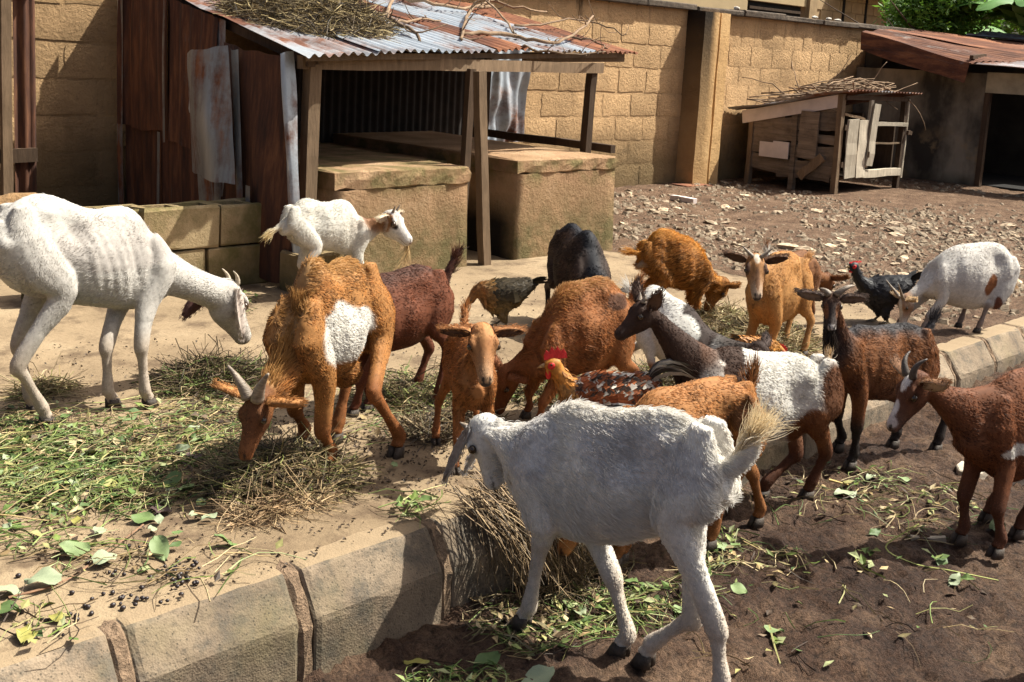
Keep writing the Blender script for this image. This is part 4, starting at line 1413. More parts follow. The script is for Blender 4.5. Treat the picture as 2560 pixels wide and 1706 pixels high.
    for q in ('LF', 'RF', 'LH', 'RH'):
        hx, hy = g[q]; sgn = 1 if q[0] == 'L' else -1
        front = q[1] == 'F'
        if front:
            sh = np.array([Wt[0] + .02 * sc_, sgn * wid * .52, K[1] + .50 * (Wt[1] - K[1])])
            el = np.array([Wt[0] - .025 * sc_ + .15 * (hx - Wt[0]), sgn * wid * .60, K[1] + .035 * sc_])
            if q + 'k' in g: kn = np.array([g[q + 'k'][0], hy * .8 + sgn * wid * .1, g[q + 'k'][1]])
            else: kn = np.array([el[0] * .42 + hx * .58 + .018 * sc_, el[1] * .4 + hy * .6, el[2] * .50])
            fe = np.array([hx - .014 * sc_, hy, .062 * sc_])
            co_ = np.array([hx + .004, hy, .030 * sc_])
            fo = (el + kn) / 2 + np.array([-.006, 0, 0])
            bk = kn * .8 + fe * .2; cn = kn * .45 + fe * .55
            pts = [sh + np.array([-.03 * sc_, -sgn * wid * .1, .10 * sc_]), sh, el, fo, kn, bk, cn, fe, (fe + co_) / 2, co_]
            rad = np.array([.030, .078, .051, .034, .0295, .0205, .0170, .0240, .0195, .0240]) * sc_ * lr
            fl = [.6, .58, .70, .85, .95, 1, 1, 1, 1, 1.05]
        else:
            hi = np.array([H[0] - .05 * sc_, sgn * wid * .46, F[1] + .62 * (H[1] - F[1])])
            st = np.array([F[0] + .0 + .12 * (hx - F[0]), sgn * wid * .70, F[1] + .035 * sc_])
            if q + 'k' in g: hk = np.array([g[q + 'k'][0], hy * .85 + sgn * wid * .08, g[q + 'k'][1]])
            else: hk = np.array([hx - .055 * sc_, st[1] * .3 + hy * .7, .33 * H[1]])
            fe = np.array([hx - .012 * sc_, hy, .064 * sc_])
            co_ = np.array([hx + .004, hy, .030 * sc_])
            ga = st * .48 + hk * .52 + np.array([-.004, 0, 0])
            th = (hi + st) / 2 + np.array([-.012 * sc_, 0, 0])
            bk = hk * .8 + fe * .2; cn = hk * .45 + fe * .55
            pts = [hi + np.array([-.01, -sgn * wid * .12, .10 * sc_]), hi, th, st, ga, hk, bk, cn, fe, (fe + co_) / 2, co_]
            rad = np.array([.030, .080, .085, .056, .033, .0315, .0215, .0175, .0250, .0195, .0240]) * sc_ * lr
            fl = [.5, .52, .55, .62, .75, .8, .9, 1, 1, 1, 1.05]
        add(smooth_tube(pts, rad, 3, 12, fl))
        k0 = 4 if front else 5
        for i in range(len(pts) - 1):
            t0 = C['legup'] if i < k0 else C['leglow']; t1 = C['legup'] if i + 1 < k0 else C['leglow']
            if i <= 1: t0 = C['body'] * .7 + C['legup'] * .3
            dn = (pts[i + 1] - pts[i]); dn = dn / np.linalg.norm(dn)
            segs.append((pts[i], pts[i + 1], rad[i], rad[i + 1], t0, t1, tuple(dn + np.array([-.25, 0, 0]) * (i < 3)), 'leg'))
        feet.append((hx, hy, co_))
    # tail
    td = spec.get('tail', dict(d=(-.8, 0, -.5), L=.10))
    d_ = np.array(td['d'], float); d_ /= np.linalg.norm(d_)
    tb = np.array([T[0] + .005, 0, T[1] - .03]); tl = td['L']
    t1_ = tb + d_ * tl * .55; t2_ = tb + d_ * tl + np.array([td.get('curl', 0.0), 0, 0])
    add(smooth_tube([tb - d_ * .03, tb, t1_, t2_], [.026 * sc_, .024 * sc_, .017 * sc_, .008 * sc_], 4, 10))
    segs.append((tb, t2_, .025, .02, C['tail'], C['tail'], tuple(d_), 'tail'))
    # extra lumps (e.g. udder)
    for (p, rr) in spec.get('lumps', ()):
        vv, ff = rock_geo((rr, rr, rr), 8, 12, 1, .0); add(([tuple(np.array(q) + np.array(p)) for q in vv], ff))
    me, co = remesh(V, Fc, spec.get('voxel', .0085), 3)
    me.name = "body"
    # ---- anatomy: hip and pin bones, flank hollow, shoulder blade, ribs
    nv_ = len(me.vertices)
    nr = np.empty(nv_ * 3, np.float32); me.vertices.foreach_get('normal', nr); nr = nr.reshape(-1, 3).astype(float)
    ay = np.abs(co[:, 1]); la = .45 + .75 * lean
    def gs(cx, cy, cz, rx, ry, rz):
        return np.exp(-(((co[:, 0] - cx) / rx) ** 2 + ((ay - cy) / ry) ** 2 + ((co[:, 2] - cz) / rz) ** 2))
    dsp = .013 * gs(H[0] + .03, wid * .60, H[1] - .055 * sc_, .028, .05, .022) - .024 * gs(H[0] + .105 * sc_, wid * .7, H[1] - .115 * sc_, .05, .08, .055)
    dsp += .010 * gs(T[0] + .015, wid * .4, T[1] - .07 * sc_, .02, .04, .022) + .008 * gs(Wt[0] + .005, wid * .6, Wt[1] - .13 * sc_, .028, .08, .09)
    dsp -= .011 * gs(Wt[0] - .095 * sc_, wid * .85, (Wt[1] + K[1]) / 2 + .03, .028, .07, .10) + .010 * gs(Wt[0] + .085 * sc_, wid * .5, Wt[1] - .10 * sc_, .025, .07, .06)
    top_z = np.interp(co[:, 0], X, zt); bot_z = np.interp(co[:, 0], X, zb)
    win = smooth01(co[:, 0], H[0] + .11, H[0] + .17) * (1 - smooth01(co[:, 0], Wt[0] - .10, Wt[0] - .04)) * smooth01(co[:, 2], bot_z + .05, bot_z + .11) * (1 - smooth01(co[:, 2], top_z - .10, top_z - .05))
    dsp += win * .0009 * lean * np.sin(2 * math.pi * (co[:, 0] + .30 * co[:, 2]) / .040)
    co = co + nr * (dsp * la)[:, None]
    me.vertices.foreach_set('co', co.astype(np.float32).ravel()); me.update()
    # ---- colours by nearest limb
    S0 = np.array([s[0] for s in segs], float); S1 = np.array([s[1] for s in segs], float)
    R0 = np.array([s[2] for s in segs]); R1 = np.array([s[3] for s in segs])
    Ca = np.array([s[4] for s in segs]); Cb = np.array([s[5] for s in segs])
    FL = np.array([s[6] for s in segs], float); FL /= np.linalg.norm(FL, axis=1)[:, None]
    PT = [s[7] for s in segs]
    is_leg = np.array([p == 'leg' for p in PT]); is_head = np.array([p in ('head', 'muzzle') for p in PT]); is_tail = np.array([p == 'tail' for p in PT]); is_neck = np.array([p == 'neck' for p in PT])
    def analyse(Pq):
        d = S1 - S0; L2 = (d * d).sum(1)
        out = np.empty(len(Pq), int); tt = np.empty(len(Pq)); flow = np.zeros((len(Pq), 3)); col = np.zeros((len(Pq), 3))
        for a in range(0, len(Pq), 8000):
            q = Pq[a:a + 8000]
            t = np.clip(((q[:, None] - S0[None]) * d[None]).sum(2) / L2[None], 0, 1)
            dist = np.linalg.norm(q[:, None] - (S0[None] + d[None] * t[..., None]), axis=2) / (R0 + (R1 - R0) * t)
            i = dist.argmin(1); out[a:a + 8000] = i
            ti = t[np.arange(len(q)), i]; tt[a:a + 8000] = ti
            w_ = np.exp(-8 * (dist - dist.min(1)[:, None])); w_ /= w_.sum(1)[:, None]
            flow[a:a + 8000] = w_ @ FL
            ct = Ca[None] + (Cb - Ca)[None] * t[..., None]
            col[a:a + 8000] = (w_[..., None] * ct).sum(1)
        return out, tt, flow, col
    def colour(Pq):
        idx, tt, flow, col = analyse(Pq)
        wn = np.stack([fbm(Pq + 3.1, 9, 3, seed + 1), fbm(Pq + 7.7, 9, 3, seed + 2), fbm(Pq + 1.3, 9, 3, seed + 3)], -1)
        Pw = Pq + wn * spec.get('warp', .018)
        if 'spine' in spec:       # darker dorsal line
            z = np.interp(Pq[:, 0], X, zt)
            m = (1 - smooth01(np.abs(Pw[:, 1]), .015, .06)) * smooth01(Pw[:, 2], z - .07, z - .03) * (~is_leg[idx]) * (~is_head[idx])
            col = col * (1 - m[:, None]) + np.array(spec['spine'])[None] * m[:, None]
        if 'belly' in spec:
            z = np.interp(Pq[:, 0], X, zb); h = np.interp(Pq[:, 0], X, zt) - z
            m = (1 - smooth01((Pw[:, 2] - z) / h, .12, .42)) * (~is_leg[idx]) * (~is_head[idx]) * (~is_neck[idx])
            col = col * (1 - m[:, None]) + np.array(spec['belly'])[None] * m[:, None]
        for pch in spec.get('patch', ()):
            c0, rr, cc = np.array(pch[0], float), np.array(pch[1], float), np.array(pch[2], float) * (.92 if max(pch[2]) < .6 else .94)
            e = np.sqrt((((Pw - c0) / rr) ** 2).sum(1))
            m = 1 - smooth01(e, .88, 1.06)
            if len(pch) > 3:
                sel = {'noleg': ~is_leg[idx], 'leg': is_leg[idx], 'head': is_head[idx], 'body': ~(is_leg[idx] | is_head[idx])}[pch[3]]
                m = m * sel
            col = col * (1 - m[:, None]) + cc[None] * m[:, None]
        # head marks in the head frame
        hd = (Pq - poll) ; ht = hd @ a_ / Lh; hsd = hd @ s0 / Lh; hu = hd @ u0 / Lh
        for mk in spec.get('hmark', ()):
            e = np.sqrt(((ht - mk[0][0]) / mk[1][0]) ** 2 + ((np.abs(hsd) if mk[3] else hsd) - mk[0][1]) ** 2 / mk[1][1] ** 2 + ((hu - mk[0][2]) / mk[1][2]) ** 2)
            m = (1 - smooth01(e, .85, 1.1)) * is_head[idx]
            col = col * (1 - m[:, None]) + np.array(mk[2], float)[None] * m[:, None]
        m = (1 - smooth01(np.sqrt(((ht - .36) / .11) ** 2 + ((np.abs(hsd) - .21) / .09) ** 2 + ((hu - .04) / .075) ** 2), .75, 1.15)) * is_head[idx] * .7
        col = col * (1 - m[:, None]) + (col * .3) * m[:, None]
        for sg in (-1, 1):
            m = (1 - smooth01(np.sqrt(((ht - .965) / .05) ** 2 + ((hsd - sg * .055) / .028) ** 2 + ((hu - .03) / .05) ** 2), .7, 1.1)) * is_head[idx]
            col = col * (1 - m[:, None]) + np.array((.02, .014, .012))[None] * m[:, None]
        # nose pad and mouth line
        m = (1 - smooth01(np.sqrt(((ht - 1.0) / .07) ** 2 + (hsd / .10) ** 2 + ((hu + .05) / .06) ** 2), .8, 1.1)) * is_head[idx]
        nose = np.array(spec.get('nose', (.05, .035, .03)))
        col = col * (1 - m[:, None]) + nose[None] * m[:, None]
        m = (1 - smooth01(np.abs(hu + .135 - .05 * (ht - .85)), .006, .02)) * smooth01(ht, .66, .74) * is_head[idx] * .75
        col = col * (1 - m[:, None]) + (nose * .6)[None] * m[:, None]
        return np.clip(col, 0, 1), idx, tt, flow, ht
    cols, idx, tt, flow, ht = colour(co)
    col_attr(me, "Col", cols * .9)
    me.materials.clear(); me.materials.append(M_SKIN)
    body = bpy.data.objects.new("body", me); COL.objects.link(body); body.parent = root
    # ---- fur
    me.calc_loop_triangles()
    nt_ = len(me.loop_triangles)
    tri = np.empty(nt_ * 3, np.int32); me.loop_triangles.foreach_get('vertices', tri); tri = tri.reshape(-1, 3)
    a, b, c2 = co[tri[:, 0]], co[tri[:, 1]], co[tri[:, 2]]
    cr = np.cross(b - a, c2 - a); ar = np.linalg.norm(cr, axis=1) / 2
    nf = int(spec.get('nfur', 12000) * 1.25)
    ti = r.choice(nt_, nf, p=ar / ar.sum())
    u1, u2 = r.uniform(size=(2, nf)); fl_ = u1 + u2 > 1; u1[fl_], u2[fl_] = 1 - u1[fl_], 1 - u2[fl_]
    P = a[ti] + (b[ti] - a[ti]) * u1[:, None] + (c2[ti] - a[ti]) * u2[:, None]
    N = cr[ti] / (2 * ar[ti][:, None] + 1e-12)
    hc_, idx, tt, flow, ht = colour(P)
    Dv = flow - N * (flow * N).sum(1)[:, None]
    Dv += .22 * np.stack([fbm(P, 14, 2, seed + 5), fbm(P, 14, 2, seed + 6), fbm(P, 14, 2, seed + 7)], -1)
    Dv /= np.linalg.norm(Dv, axis=1)[:, None] + 1e-9
    base = spec.get('fur', .022) * (.70 if max(C['body']) < .5 else .56)
    L = np.full(nf, base)
    L[is_leg[idx]] *= .55
    rad_here = (R0 + (R1 - R0) * .5)[idx]
    L[is_leg[idx] & (rad_here < .04)] *= .6
    L[is_head[idx]] *= .42
    L[is_neck[idx]] *= spec.get('neckfur', .9)
    L[is_tail[idx]] = spec.get('tailfur', .05)
    ridge = np.zeros(nf)
    if 'mane' in spec:
        z = np.interp(P[:, 0], X, zt)
        ridge = (1 - smooth01(np.abs(P[:, 1]), .02, .085)) * smooth01(N[:, 2] + .25 * N[:, 0], .35, .8) * (~is_leg[idx]) * (~is_head[idx])
        L = L + ridge * spec['mane'] * .9
    shag = spec.get('shag', 0.0)
    if shag:
        z = np.interp(P[:, 0], X, zb); h = np.interp(P[:, 0], X, zt) - z
        low = (1 - smooth01((P[:, 2] - z) / h, .05, .65)) * (~is_leg[idx]) * (~is_head[idx])
        L = L + low * shag
    L *= r.uniform(.6, 1.25, nf)
    lift = np.full(nf, spec.get('lift', .30) * .5) + .22 * ridge
    lift[is_head[idx]] = .14; lift[is_leg[idx]] = .2; lift[is_tail[idx]] = .55
    vary = spec.get('vary', .22)
    cl = (fbm(P, 22, 2, seed + 9) + 1.1 * fbm(P * np.array([.55, 1, 1]), 75, 2, seed + 19))[:, None]
    vary = np.where(hc_.max(1, keepdims=True) > .42, vary * .35, vary)
    hc_ = hc_ * (1 + vary * r.normal(size=(nf, 1)) * 1.25 + vary * .9 * cl)
    tc = spec.get('tip')
    if tc is not None:
        hc_ = hc_ * (1 - ridge[:, None] * .75) + np.array(tc)[None] * ridge[:, None] * .75
    hc_ = np.clip(hc_, .004, .95)
    keep = ~((is_head[idx]) & (ht > .97))
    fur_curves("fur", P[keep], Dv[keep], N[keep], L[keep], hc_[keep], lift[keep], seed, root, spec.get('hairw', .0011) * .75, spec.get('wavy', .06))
    # beard
    if 'beard' in spec:
        nb = 420
        Pb = np.array([hp_(r.uniform(.70, .92), r.normal(0, .035), -.20) for _ in range(nb)])
        Db = np.tile(np.array([-.10, 0, -1.0]) + 0 * a_, (nb, 1)); Nb = np.tile(np.array([0.2, .1, -.97]), (nb, 1))
        Cb_ = np.clip(np.array(spec['beardcol'])[None] * r.uniform(.5, 1.3, (nb, 1)), 0, 1)
        o = fur_curves("beard", Pb, Db + r.normal(size=(nb, 3)) * .12, Nb, r.uniform(.5, 1.0, nb) * spec['beard'], Cb_, np.full(nb, .1), seed + 3, root, .0013, .05)
    # ---- hooves, each cloven
    for (hx, hy, co_) in feet:
        mb = MB()
        s = sc_ * lr
        for dy in (-1, 1):
            rings = []
            for (z, xr, yr, ox) in ((.036 * s, .022, .0125, .002), (.02 * s, .026, .014, .006), (.0, .031, .016, .012)):
                rings.append([(hx + ox * s + xr * s * math.cos(q), hy + dy * .0135 * s + yr * s * math.sin(q), z) for q in np.linspace(0, 2 * math.pi, 10, endpoint=False)])
            mb.add(*ring_loft(rings))
        mb.build("hoof", M_HOOF, root, True)
    # ---- eyes
    for sgn in (-1, 1):
        c0 = hp_(.355, sgn * .214, .045)
        rr = Lh * .060 * hs
        vv, ff = rock_geo((rr, rr, rr), 6, 10, 1, .0)
        mesh_obj("eye", [tuple(np.array(q) + c0) for q in vv], ff, M_EYE, root, True)
    # ---- ears
    er = dict(d=(1, -.05, -.28), L=.62, w=.25, face=(0, .1, 1)); er.update(spec.get('ear', {}))
    for sgn in (-1, 1):
        es = er.get('L%+d' % sgn, er)
        es = dict(er, **es) if es is not er else er
        bp = hp_(.03, sgn * .19, .04)
        if 'world' in es:
            dv = np.array([es['world'][0], sgn * es['world'][1], es['world'][2]], float); fc = s0 * sgn + u0 * .2
        else:
            dv = s0 * sgn * es['d'][0] + u0 * es['d'][1] + a_ * es['d'][2]
            fc = s0 * sgn * es['face'][0] + u0 * es['face'][1] + a_ * es['face'][2]
        v, f = ear_geo(bp, dv, fc, Lh * es['L'], Lh * es['w'], es.get('cup', .30), droop=es.get('droop', 0.0))
        o = mesh_obj("ear", v, f, M_SKIN, root, True)
        n = len(v); ec = np.tile(np.array(es.get('col', C['head']), float), (n, 1))
        inn = np.array(es.get('inner', np.array(es.get('col', C['head'])) * .5 + np.array((.10, .06, .04))), float)
        ec[:n // 2] = inn
        col_attr(o.data, "Col", ec)
        # short hair fringe on the ear
        pv = np.array(v)[n // 2:]; ridx = r.integers(0, len(pv), 340)
        Pe = pv[ridx] + r.normal(size=(340, 3)) * .004
        dn = dv / np.linalg.norm(dv); fn_ = fc - dn * np.dot(fc, dn); fn_ /= np.linalg.norm(fn_)
        fur_curves("ear_fur", Pe, np.tile(dn, (340, 1)), np.tile(-fn_, (340, 1)), np.full(340, .010), np.clip(np.array(es.get('col', C['head']), float)[None] * r.uniform(.7, 1.25, (340, 1)), 0, 1), np.full(340, .25), seed + 40 + sgn, o, .0009)
    # ---- horns
    hn = spec.get('horn')
    if hn:
        for sgn in (-1, 1):
            h2 = dict(hn, **hn.get('s%+d' % sgn, {}))
            bp = hp_(.07, sgn * .085, .17)
            Lx = h2['L']
            pts, rad = [], []
            for i in range(11):
                t = i / 10
                up, bk, ou = h2['up'] * t - h2.get('drop', 0) * t * t, h2['back'] * t + h2.get('bcurl', 0) * t * t, h2['out'] * t + h2.get('ocurl', 0) * t * t
                pts.append(bp + (u0 * up - a_ * bk + s0 * sgn * ou) * Lx)
                rad.append(h2['r'] * (1 - .82 * t ** 1.2) * (1 + .05 * (i % 2)))
            v, f = tube_geo(pts, rad, 9)
            mesh_obj("horn", v, f, h2.get('mat', M_HORN), root, True)
    return root
GD = {
    'G1': {'loc': (1.72, 3.86, 0), 'rz': 0.192, 'wid': 0.125, 'T': (-0.326, 0.745), 'H': (-0.172, 0.819), 'B': (0.04, 0.753), 'W': (0.292, 0.68), 'F': (-0.102, 0.439), 'M': (0.038, 0.396), 'K': (0.294, 0.354), 'C': (0.38, 0.417), 'poll': (0.674, 0.0, 0.375), 'muz': (0.812, 0.0, 0.135), 'neck': [(0.51, 0.0, 0.512)], 'LF': (0.126, -0.021), 'LFk': (0.114, 0.23), 'RF': (0.216, -0.115), 'RFk': (0.194, 0.233), 'LH': (-0.105, 0.115), 'RH': (-0.155, -0.036), 'RHk': (-0.26, 0.243)},
    'G2': {'loc': (2.25, 2.97, 0), 'rz': 3.4907, 'wid': 0.125, 'T': (-0.129, 0.574), 'H': (0.001, 0.675), 'B': (0.13, 0.67), 'W': (0.277, 0.643), 'F': (-0.088, 0.352), 'M': (0.022, 0.313), 'K': (0.226, 0.305), 'C': (0.321, 0.371), 'poll': (0.471, 0.0, 0.323), 'muz': (0.552, 0.0, 0.152), 'neck': [(0.429, 0.0, 0.464)], 'LF': (0.166, 0.045), 'LFk': (0.206, 0.149), 'RF': (0.037, -0.15), 'LH': (-0.077, 0.16), 'LHk': (0.062, 0.256), 'RH': (-0.074, -0.086)},
    'G3': {'loc': (2.7, 3.27, 0), 'rz': 3.1416, 'wid': 0.125, 'T': (-0.241, 0.484), 'H': (-0.125, 0.549), 'B': (0.019, 0.538), 'W': (0.136, 0.523), 'F': (-0.147, 0.276), 'M': (0.008, 0.23), 'K': (0.12, 0.237), 'C': (0.254, 0.323), 'poll': (0.285, 0.0, 0.376), 'muz': (0.346, 0.0, 0.206), 'neck': [(0.229, 0.0, 0.434)], 'LF': (0.192, 0.007), 'RF': (0.111, -0.011), 'LH': (-0.136, 0.098), 'LHk': (-0.188, 0.23), 'RH': (-0.189, -0.083), 'RHk': (-0.246, 0.18)},
    'G4': {'loc': (2.56, 2.7, 0), 'rz': 4.119, 'wid': 0.088, 'T': (-0.19, 0.4), 'H': (-0.13, 0.43), 'B': (0, 0.425), 'W': (0.12, 0.425), 'F': (-0.08, 0.23), 'M': (0, 0.2), 'K': (0.12, 0.205), 'C': (0.185, 0.3), 'poll': (0.2, 0.0, 0.5), 'muz': (0.335, 0.0, 0.365), 'neck': [], 'LF': (0.144, 0.083), 'RF': (0.146, -0.055), 'LH': (-0.13, 0.06), 'RH': (-0.134, -0.085)},
    'G5': {'loc': (3.18, 2.77, 0), 'rz': 2.9322, 'wid': 0.125, 'T': (-0.251, 0.447), 'H': (-0.123, 0.542), 'B': (-0.025, 0.54), 'W': (0.136, 0.45), 'F': (-0.169, 0.2), 'M': (-0.085, 0.182), 'K': (0.109, 0.17), 'C': (0.192, 0.213), 'poll': (0.243, -0.1, 0.191), 'muz': (0.262, -0.13, 0.013), 'neck': [(0.238, 0.0, 0.318)], 'LF': (0.2, 0.06), 'RF': (0.16, -0.07), 'LH': (-0.2, 0.07), 'RH': (-0.16, -0.07)},
    'G6': {'loc': (4.25, 3.72, 0), 'rz': 4.1539, 'wid': 0.145, 'T': (-0.27, 0.44), 'H': (-0.2, 0.51), 'B': (0, 0.5), 'W': (0.2, 0.49), 'F': (-0.12, 0.2), 'M': (0, 0.14), 'K': (0.17, 0.17), 'C': (0.26, 0.27), 'poll': (0.44, 0.04, 0.3), 'muz': (0.5, 0.05, 0.12), 'neck': [], 'LF': (0.2, 0.07), 'RF': (0.18, -0.07), 'LH': (-0.24, 0.08), 'RH': (-0.22, -0.08)},
    'G7': {'loc': (4.87, 3.59, 0), 'rz': -0.4887, 'wid': 0.1, 'T': (-0.18, 0.388), 'H': (-0.124, 0.473), 'B': (0.021, 0.469), 'W': (0.173, 0.374), 'F': (-0.034, 0.203), 'M': (0.046, 0.173), 'K': (0.164, 0.158), 'C': (0.232, 0.189), 'poll': (0.315, 0.0, 0.205), 'muz': (0.229, 0.0, 0.04), 'neck': [(0.256, 0.0, 0.293)], 'LF': (0.14, 0.06), 'RF': (0.1, -0.06), 'LH': (-0.13, 0.07), 'RH': (-0.16, -0.06)},
    'G8': {'loc': (4.72, 2.8, 0), 'rz': 3.194, 'wid': 0.105, 'T': (-0.143, 0.451), 'H': (-0.028, 0.51), 'B': (0.068, 0.525), 'W': (0.208, 0.507), 'F': (-0.075, 0.215), 'M': (0.004, 0.183), 'K': (0.204, 0.19), 'C': (0.301, 0.317), 'poll': (0.36, 0.02, 0.52), 'muz': (0.47, 0.11, 0.37), 'neck': [], 'LF': (0.16, 0.031), 'RF': (0.154, -0.087), 'LH': (-0.1, 0.07), 'RH': (-0.14, -0.06)},
    'G8b': {'loc': (5.15, 3.05, 0), 'rz': -0.0873, 'wid': 0.1, 'T': (-0.2, 0.41), 'H': (-0.15, 0.44), 'B': (0, 0.43), 'W': (0.15, 0.43), 'F': (-0.1, 0.2), 'M': (0, 0.18), 'K': (0.15, 0.2), 'C': (0.21, 0.29), 'poll': (0.34, 0, 0.28), 'muz': (0.38, 0, 0.12), 'neck': [], 'LF': (0.13, 0.06), 'RF': (0.15, -0.06), 'LH': (-0.17, 0.06), 'RH': (-0.19, -0.06)},
    'G9': {'loc': (3.72, 2.72, 0), 'rz': -1.1868, 'wid': 0.135, 'T': (-0.163, 0.389), 'H': (-0.111, 0.455), 'B': (-0.011, 0.428), 'W': (0.114, 0.358), 'F': (-0.077, 0.197), 'M': (0.003, 0.135), 'K': (0.115, 0.116), 'C': (0.182, 0.182), 'poll': (0.36, 0.0, 0.27), 'muz': (0.41, 0.0, 0.09), 'neck': [], 'LF': (0.13, 0.06), 'RF': (0.15, -0.06), 'LH': (-0.17, 0.06), 'RH': (-0.013, -0.102)},
    'G10': {'loc': (3.48, 2.15, -0.226), 'rz': 2.7227, 'wid': 0.115, 'T': (-0.288, 0.504), 'H': (-0.223, 0.547), 'B': (0.001, 0.587), 'W': (0.194, 0.609), 'F': (-0.218, 0.298), 'M': (-0.08, 0.252), 'K': (0.165, 0.308), 'C': (0.312, 0.455), 'poll': (0.468, 0.0, 0.77), 'muz': (0.587, 0.0, 0.669), 'neck': [(0.339, 0.0, 0.662)], 'LF': (0.18, 0.06), 'RF': (0.25, -0.06), 'LH': (-0.269, 0.003), 'LHk': (-0.327, 0.18), 'RH': (-0.1, -0.041), 'RHk': (-0.233, 0.163)},
    'G11': {'loc': (4.36, 2.09, -0.21), 'rz': 2.9322, 'wid': 0.11, 'T': (-0.239, 0.519), 'H': (-0.138, 0.556), 'B': (0.086, 0.568), 'W': (0.25, 0.577), 'F': (-0.16, 0.26), 'M': (-0.009, 0.244), 'K': (0.214, 0.295), 'C': (0.36, 0.421), 'poll': (0.4, 0.02, 0.72), 'muz': (0.47, 0.1, 0.61), 'neck': [], 'LF': (0.229, 0.061), 'LFk': (0.213, 0.167), 'RF': (0.1, -0.115), 'LH': (-0.295, 0.077), 'RH': (-0.163, -0.041)},
    'G12': {'loc': (2.98, 2.03, -0.236), 'rz': 2.9671, 'wid': 0.12, 'T': (-0.21, 0.531), 'H': (-0.095, 0.598), 'B': (0.1, 0.601), 'W': (0.28, 0.568), 'F': (-0.168, 0.332), 'M': (0.03, 0.305), 'K': (0.256, 0.315), 'C': (0.352, 0.389), 'poll': (0.457, 0.0, 0.309), 'muz': (0.561, 0.0, 0.132), 'neck': [(0.394, 0.0, 0.466)], 'LF': (0.234, -0.081), 'RF': (0.28, -0.06), 'LH': (-0.099, -0.014), 'LHk': (-0.137, 0.194), 'RH': (-0.391, -0.072), 'RHk': (-0.34, 0.2)},
    'G13': {'loc': (3.93, 1.42, -0.218), 'rz': 2.8274, 'wid': 0.115, 'T': (-0.34, 0.47), 'H': (-0.27, 0.535), 'B': (-0.086, 0.614), 'W': (0.083, 0.586), 'F': (-0.16, 0.24), 'M': (-0.03, 0.205), 'K': (0.127, 0.282), 'C': (0.228, 0.387), 'poll': (0.363, -0.08, 0.593), 'muz': (0.457, -0.1, 0.417), 'neck': [], 'LF': (0.119, 0.115), 'RF': (0.151, -0.012), 'LH': (-0.095, 0.028), 'RH': (-0.108, -0.115)},
    'G14': {'loc': (2.31, 1.77, -0.249), 'rz': 1.7279, 'wid': 0.125, 'T': (-0.257, 0.64), 'H': (-0.131, 0.726), 'B': (0.096, 0.692), 'W': (0.272, 0.665), 'F': (-0.136, 0.441), 'M': (0.04, 0.334), 'K': (0.314, 0.319), 'C': (0.399, 0.433), 'poll': (0.521, 0.0, 0.554), 'muz': (0.477, 0.0, 0.363), 'neck': [(0.385, 0.0, 0.568)], 'LF': (0.307, 0.038), 'LFk': (0.262, 0.269), 'RF': (0.014, -0.02), 'RFk': (0.063, 0.21), 'LH': (-0.292, 0.026), 'LHk': (-0.281, 0.204), 'RH': (-0.065, -0.018), 'RHk': (-0.188, 0.184)},
    'G15': {'loc': (3.72, 4.98, 0), 'rz': -0.0698, 'wid': 0.09, 'T': (-0.369, 0.462), 'H': (-0.28, 0.544), 'B': (-0.146, 0.529), 'W': (0.079, 0.465), 'F': (-0.205, 0.268), 'M': (-0.11, 0.261), 'K': (0.06, 0.224), 'C': (0.129, 0.281), 'poll': (0.275, -0.02, 0.435), 'muz': (0.35, -0.15, 0.3), 'neck': [], 'LF': (0.12, 0.06), 'RF': (0.1, -0.06), 'LH': (-0.19, 0.06), 'RH': (-0.22, -0.06)},
    'G16': {'loc': (5.98, 2.6, 0), 'rz': 2.618, 'wid': 0.125, 'T': (-0.443, 0.415), 'H': (-0.364, 0.475), 'B': (-0.194, 0.491), 'W': (0.031, 0.429), 'F': (-0.312, 0.143), 'M': (-0.175, 0.12), 'K': (0.025, 0.17), 'C': (0.143, 0.243), 'poll': (0.212, 0.0, 0.187), 'muz': (0.225, 0.0, 0.03), 'neck': [(0.131, 0.0, 0.315)], 'LF': (0.14, 0.07), 'RF': (0.2, -0.06), 'LH': (-0.22, 0.06), 'RH': (-0.19, -0.06)},
    'G17': {'loc': (3.335, 0.715, -0.229), 'rz': -0.6981, 'wid': 0.115, 'T': (-0.3, 0.45), 'H': (-0.22, 0.52), 'B': (0, 0.5), 'W': (0.2, 0.52), 'F': (-0.12, 0.24), 'M': (0, 0.2), 'K': (0.18, 0.22), 'C': (0.26, 0.32), 'poll': (0.42, 0, 0.66), 'muz': (0.56, 0, 0.56), 'neck': [], 'LF': (0.18, 0.06), 'RF': (0.2, -0.06), 'LH': (-0.24, 0.06), 'RH': (-0.26, -0.06)},
}
PD = {'G2': [((0.161, 0.112, 0.467), (0.127, 0.1, 0.112)), ((0.047, 0.112, 0.465), (0.08, 0.12, 0.077)), ((-0.086, 0.112, 0.233), (0.04, 0.06, 0.05))], 'G10': [((0.131, 0.104, 0.555), (0.053, 0.3, 0.174)), ((-0.257, 0.104, 0.478), (0.034, 0.3, 0.099)), ((-0.191, 0.104, 0.276), (0.114, 0.12, 0.103)), ((0.044, 0.104, 0.261), (0.11, 0.2, 0.026))], 'G16': [((-0.004, 0.112, 0.469), (0.054, 0.12, 0.038)), ((-0.256, 0.112, 0.267), (0.044, 0.07, 0.072)), ((-0.31, 0.112, 0.14), (0.039, 0.06, 0.063)), ((0.139, 0.112, 0.21), (0.035, 0.07, 0.029))], 'G13': [((0.061, 0.104, 0.358), (0.057, 0.08, 0.028))], 'G9': [((0.125, -0.122, 0.362), (0.079, 0.4, 0.141)), ((0.081, -0.122, 0.248), (0.049, 0.1, 0.039))], 'G15': [((-0.399, -0.081, 0.411), (0.023, 0.06, 0.092))]}
BR = (.40, .175, .05)
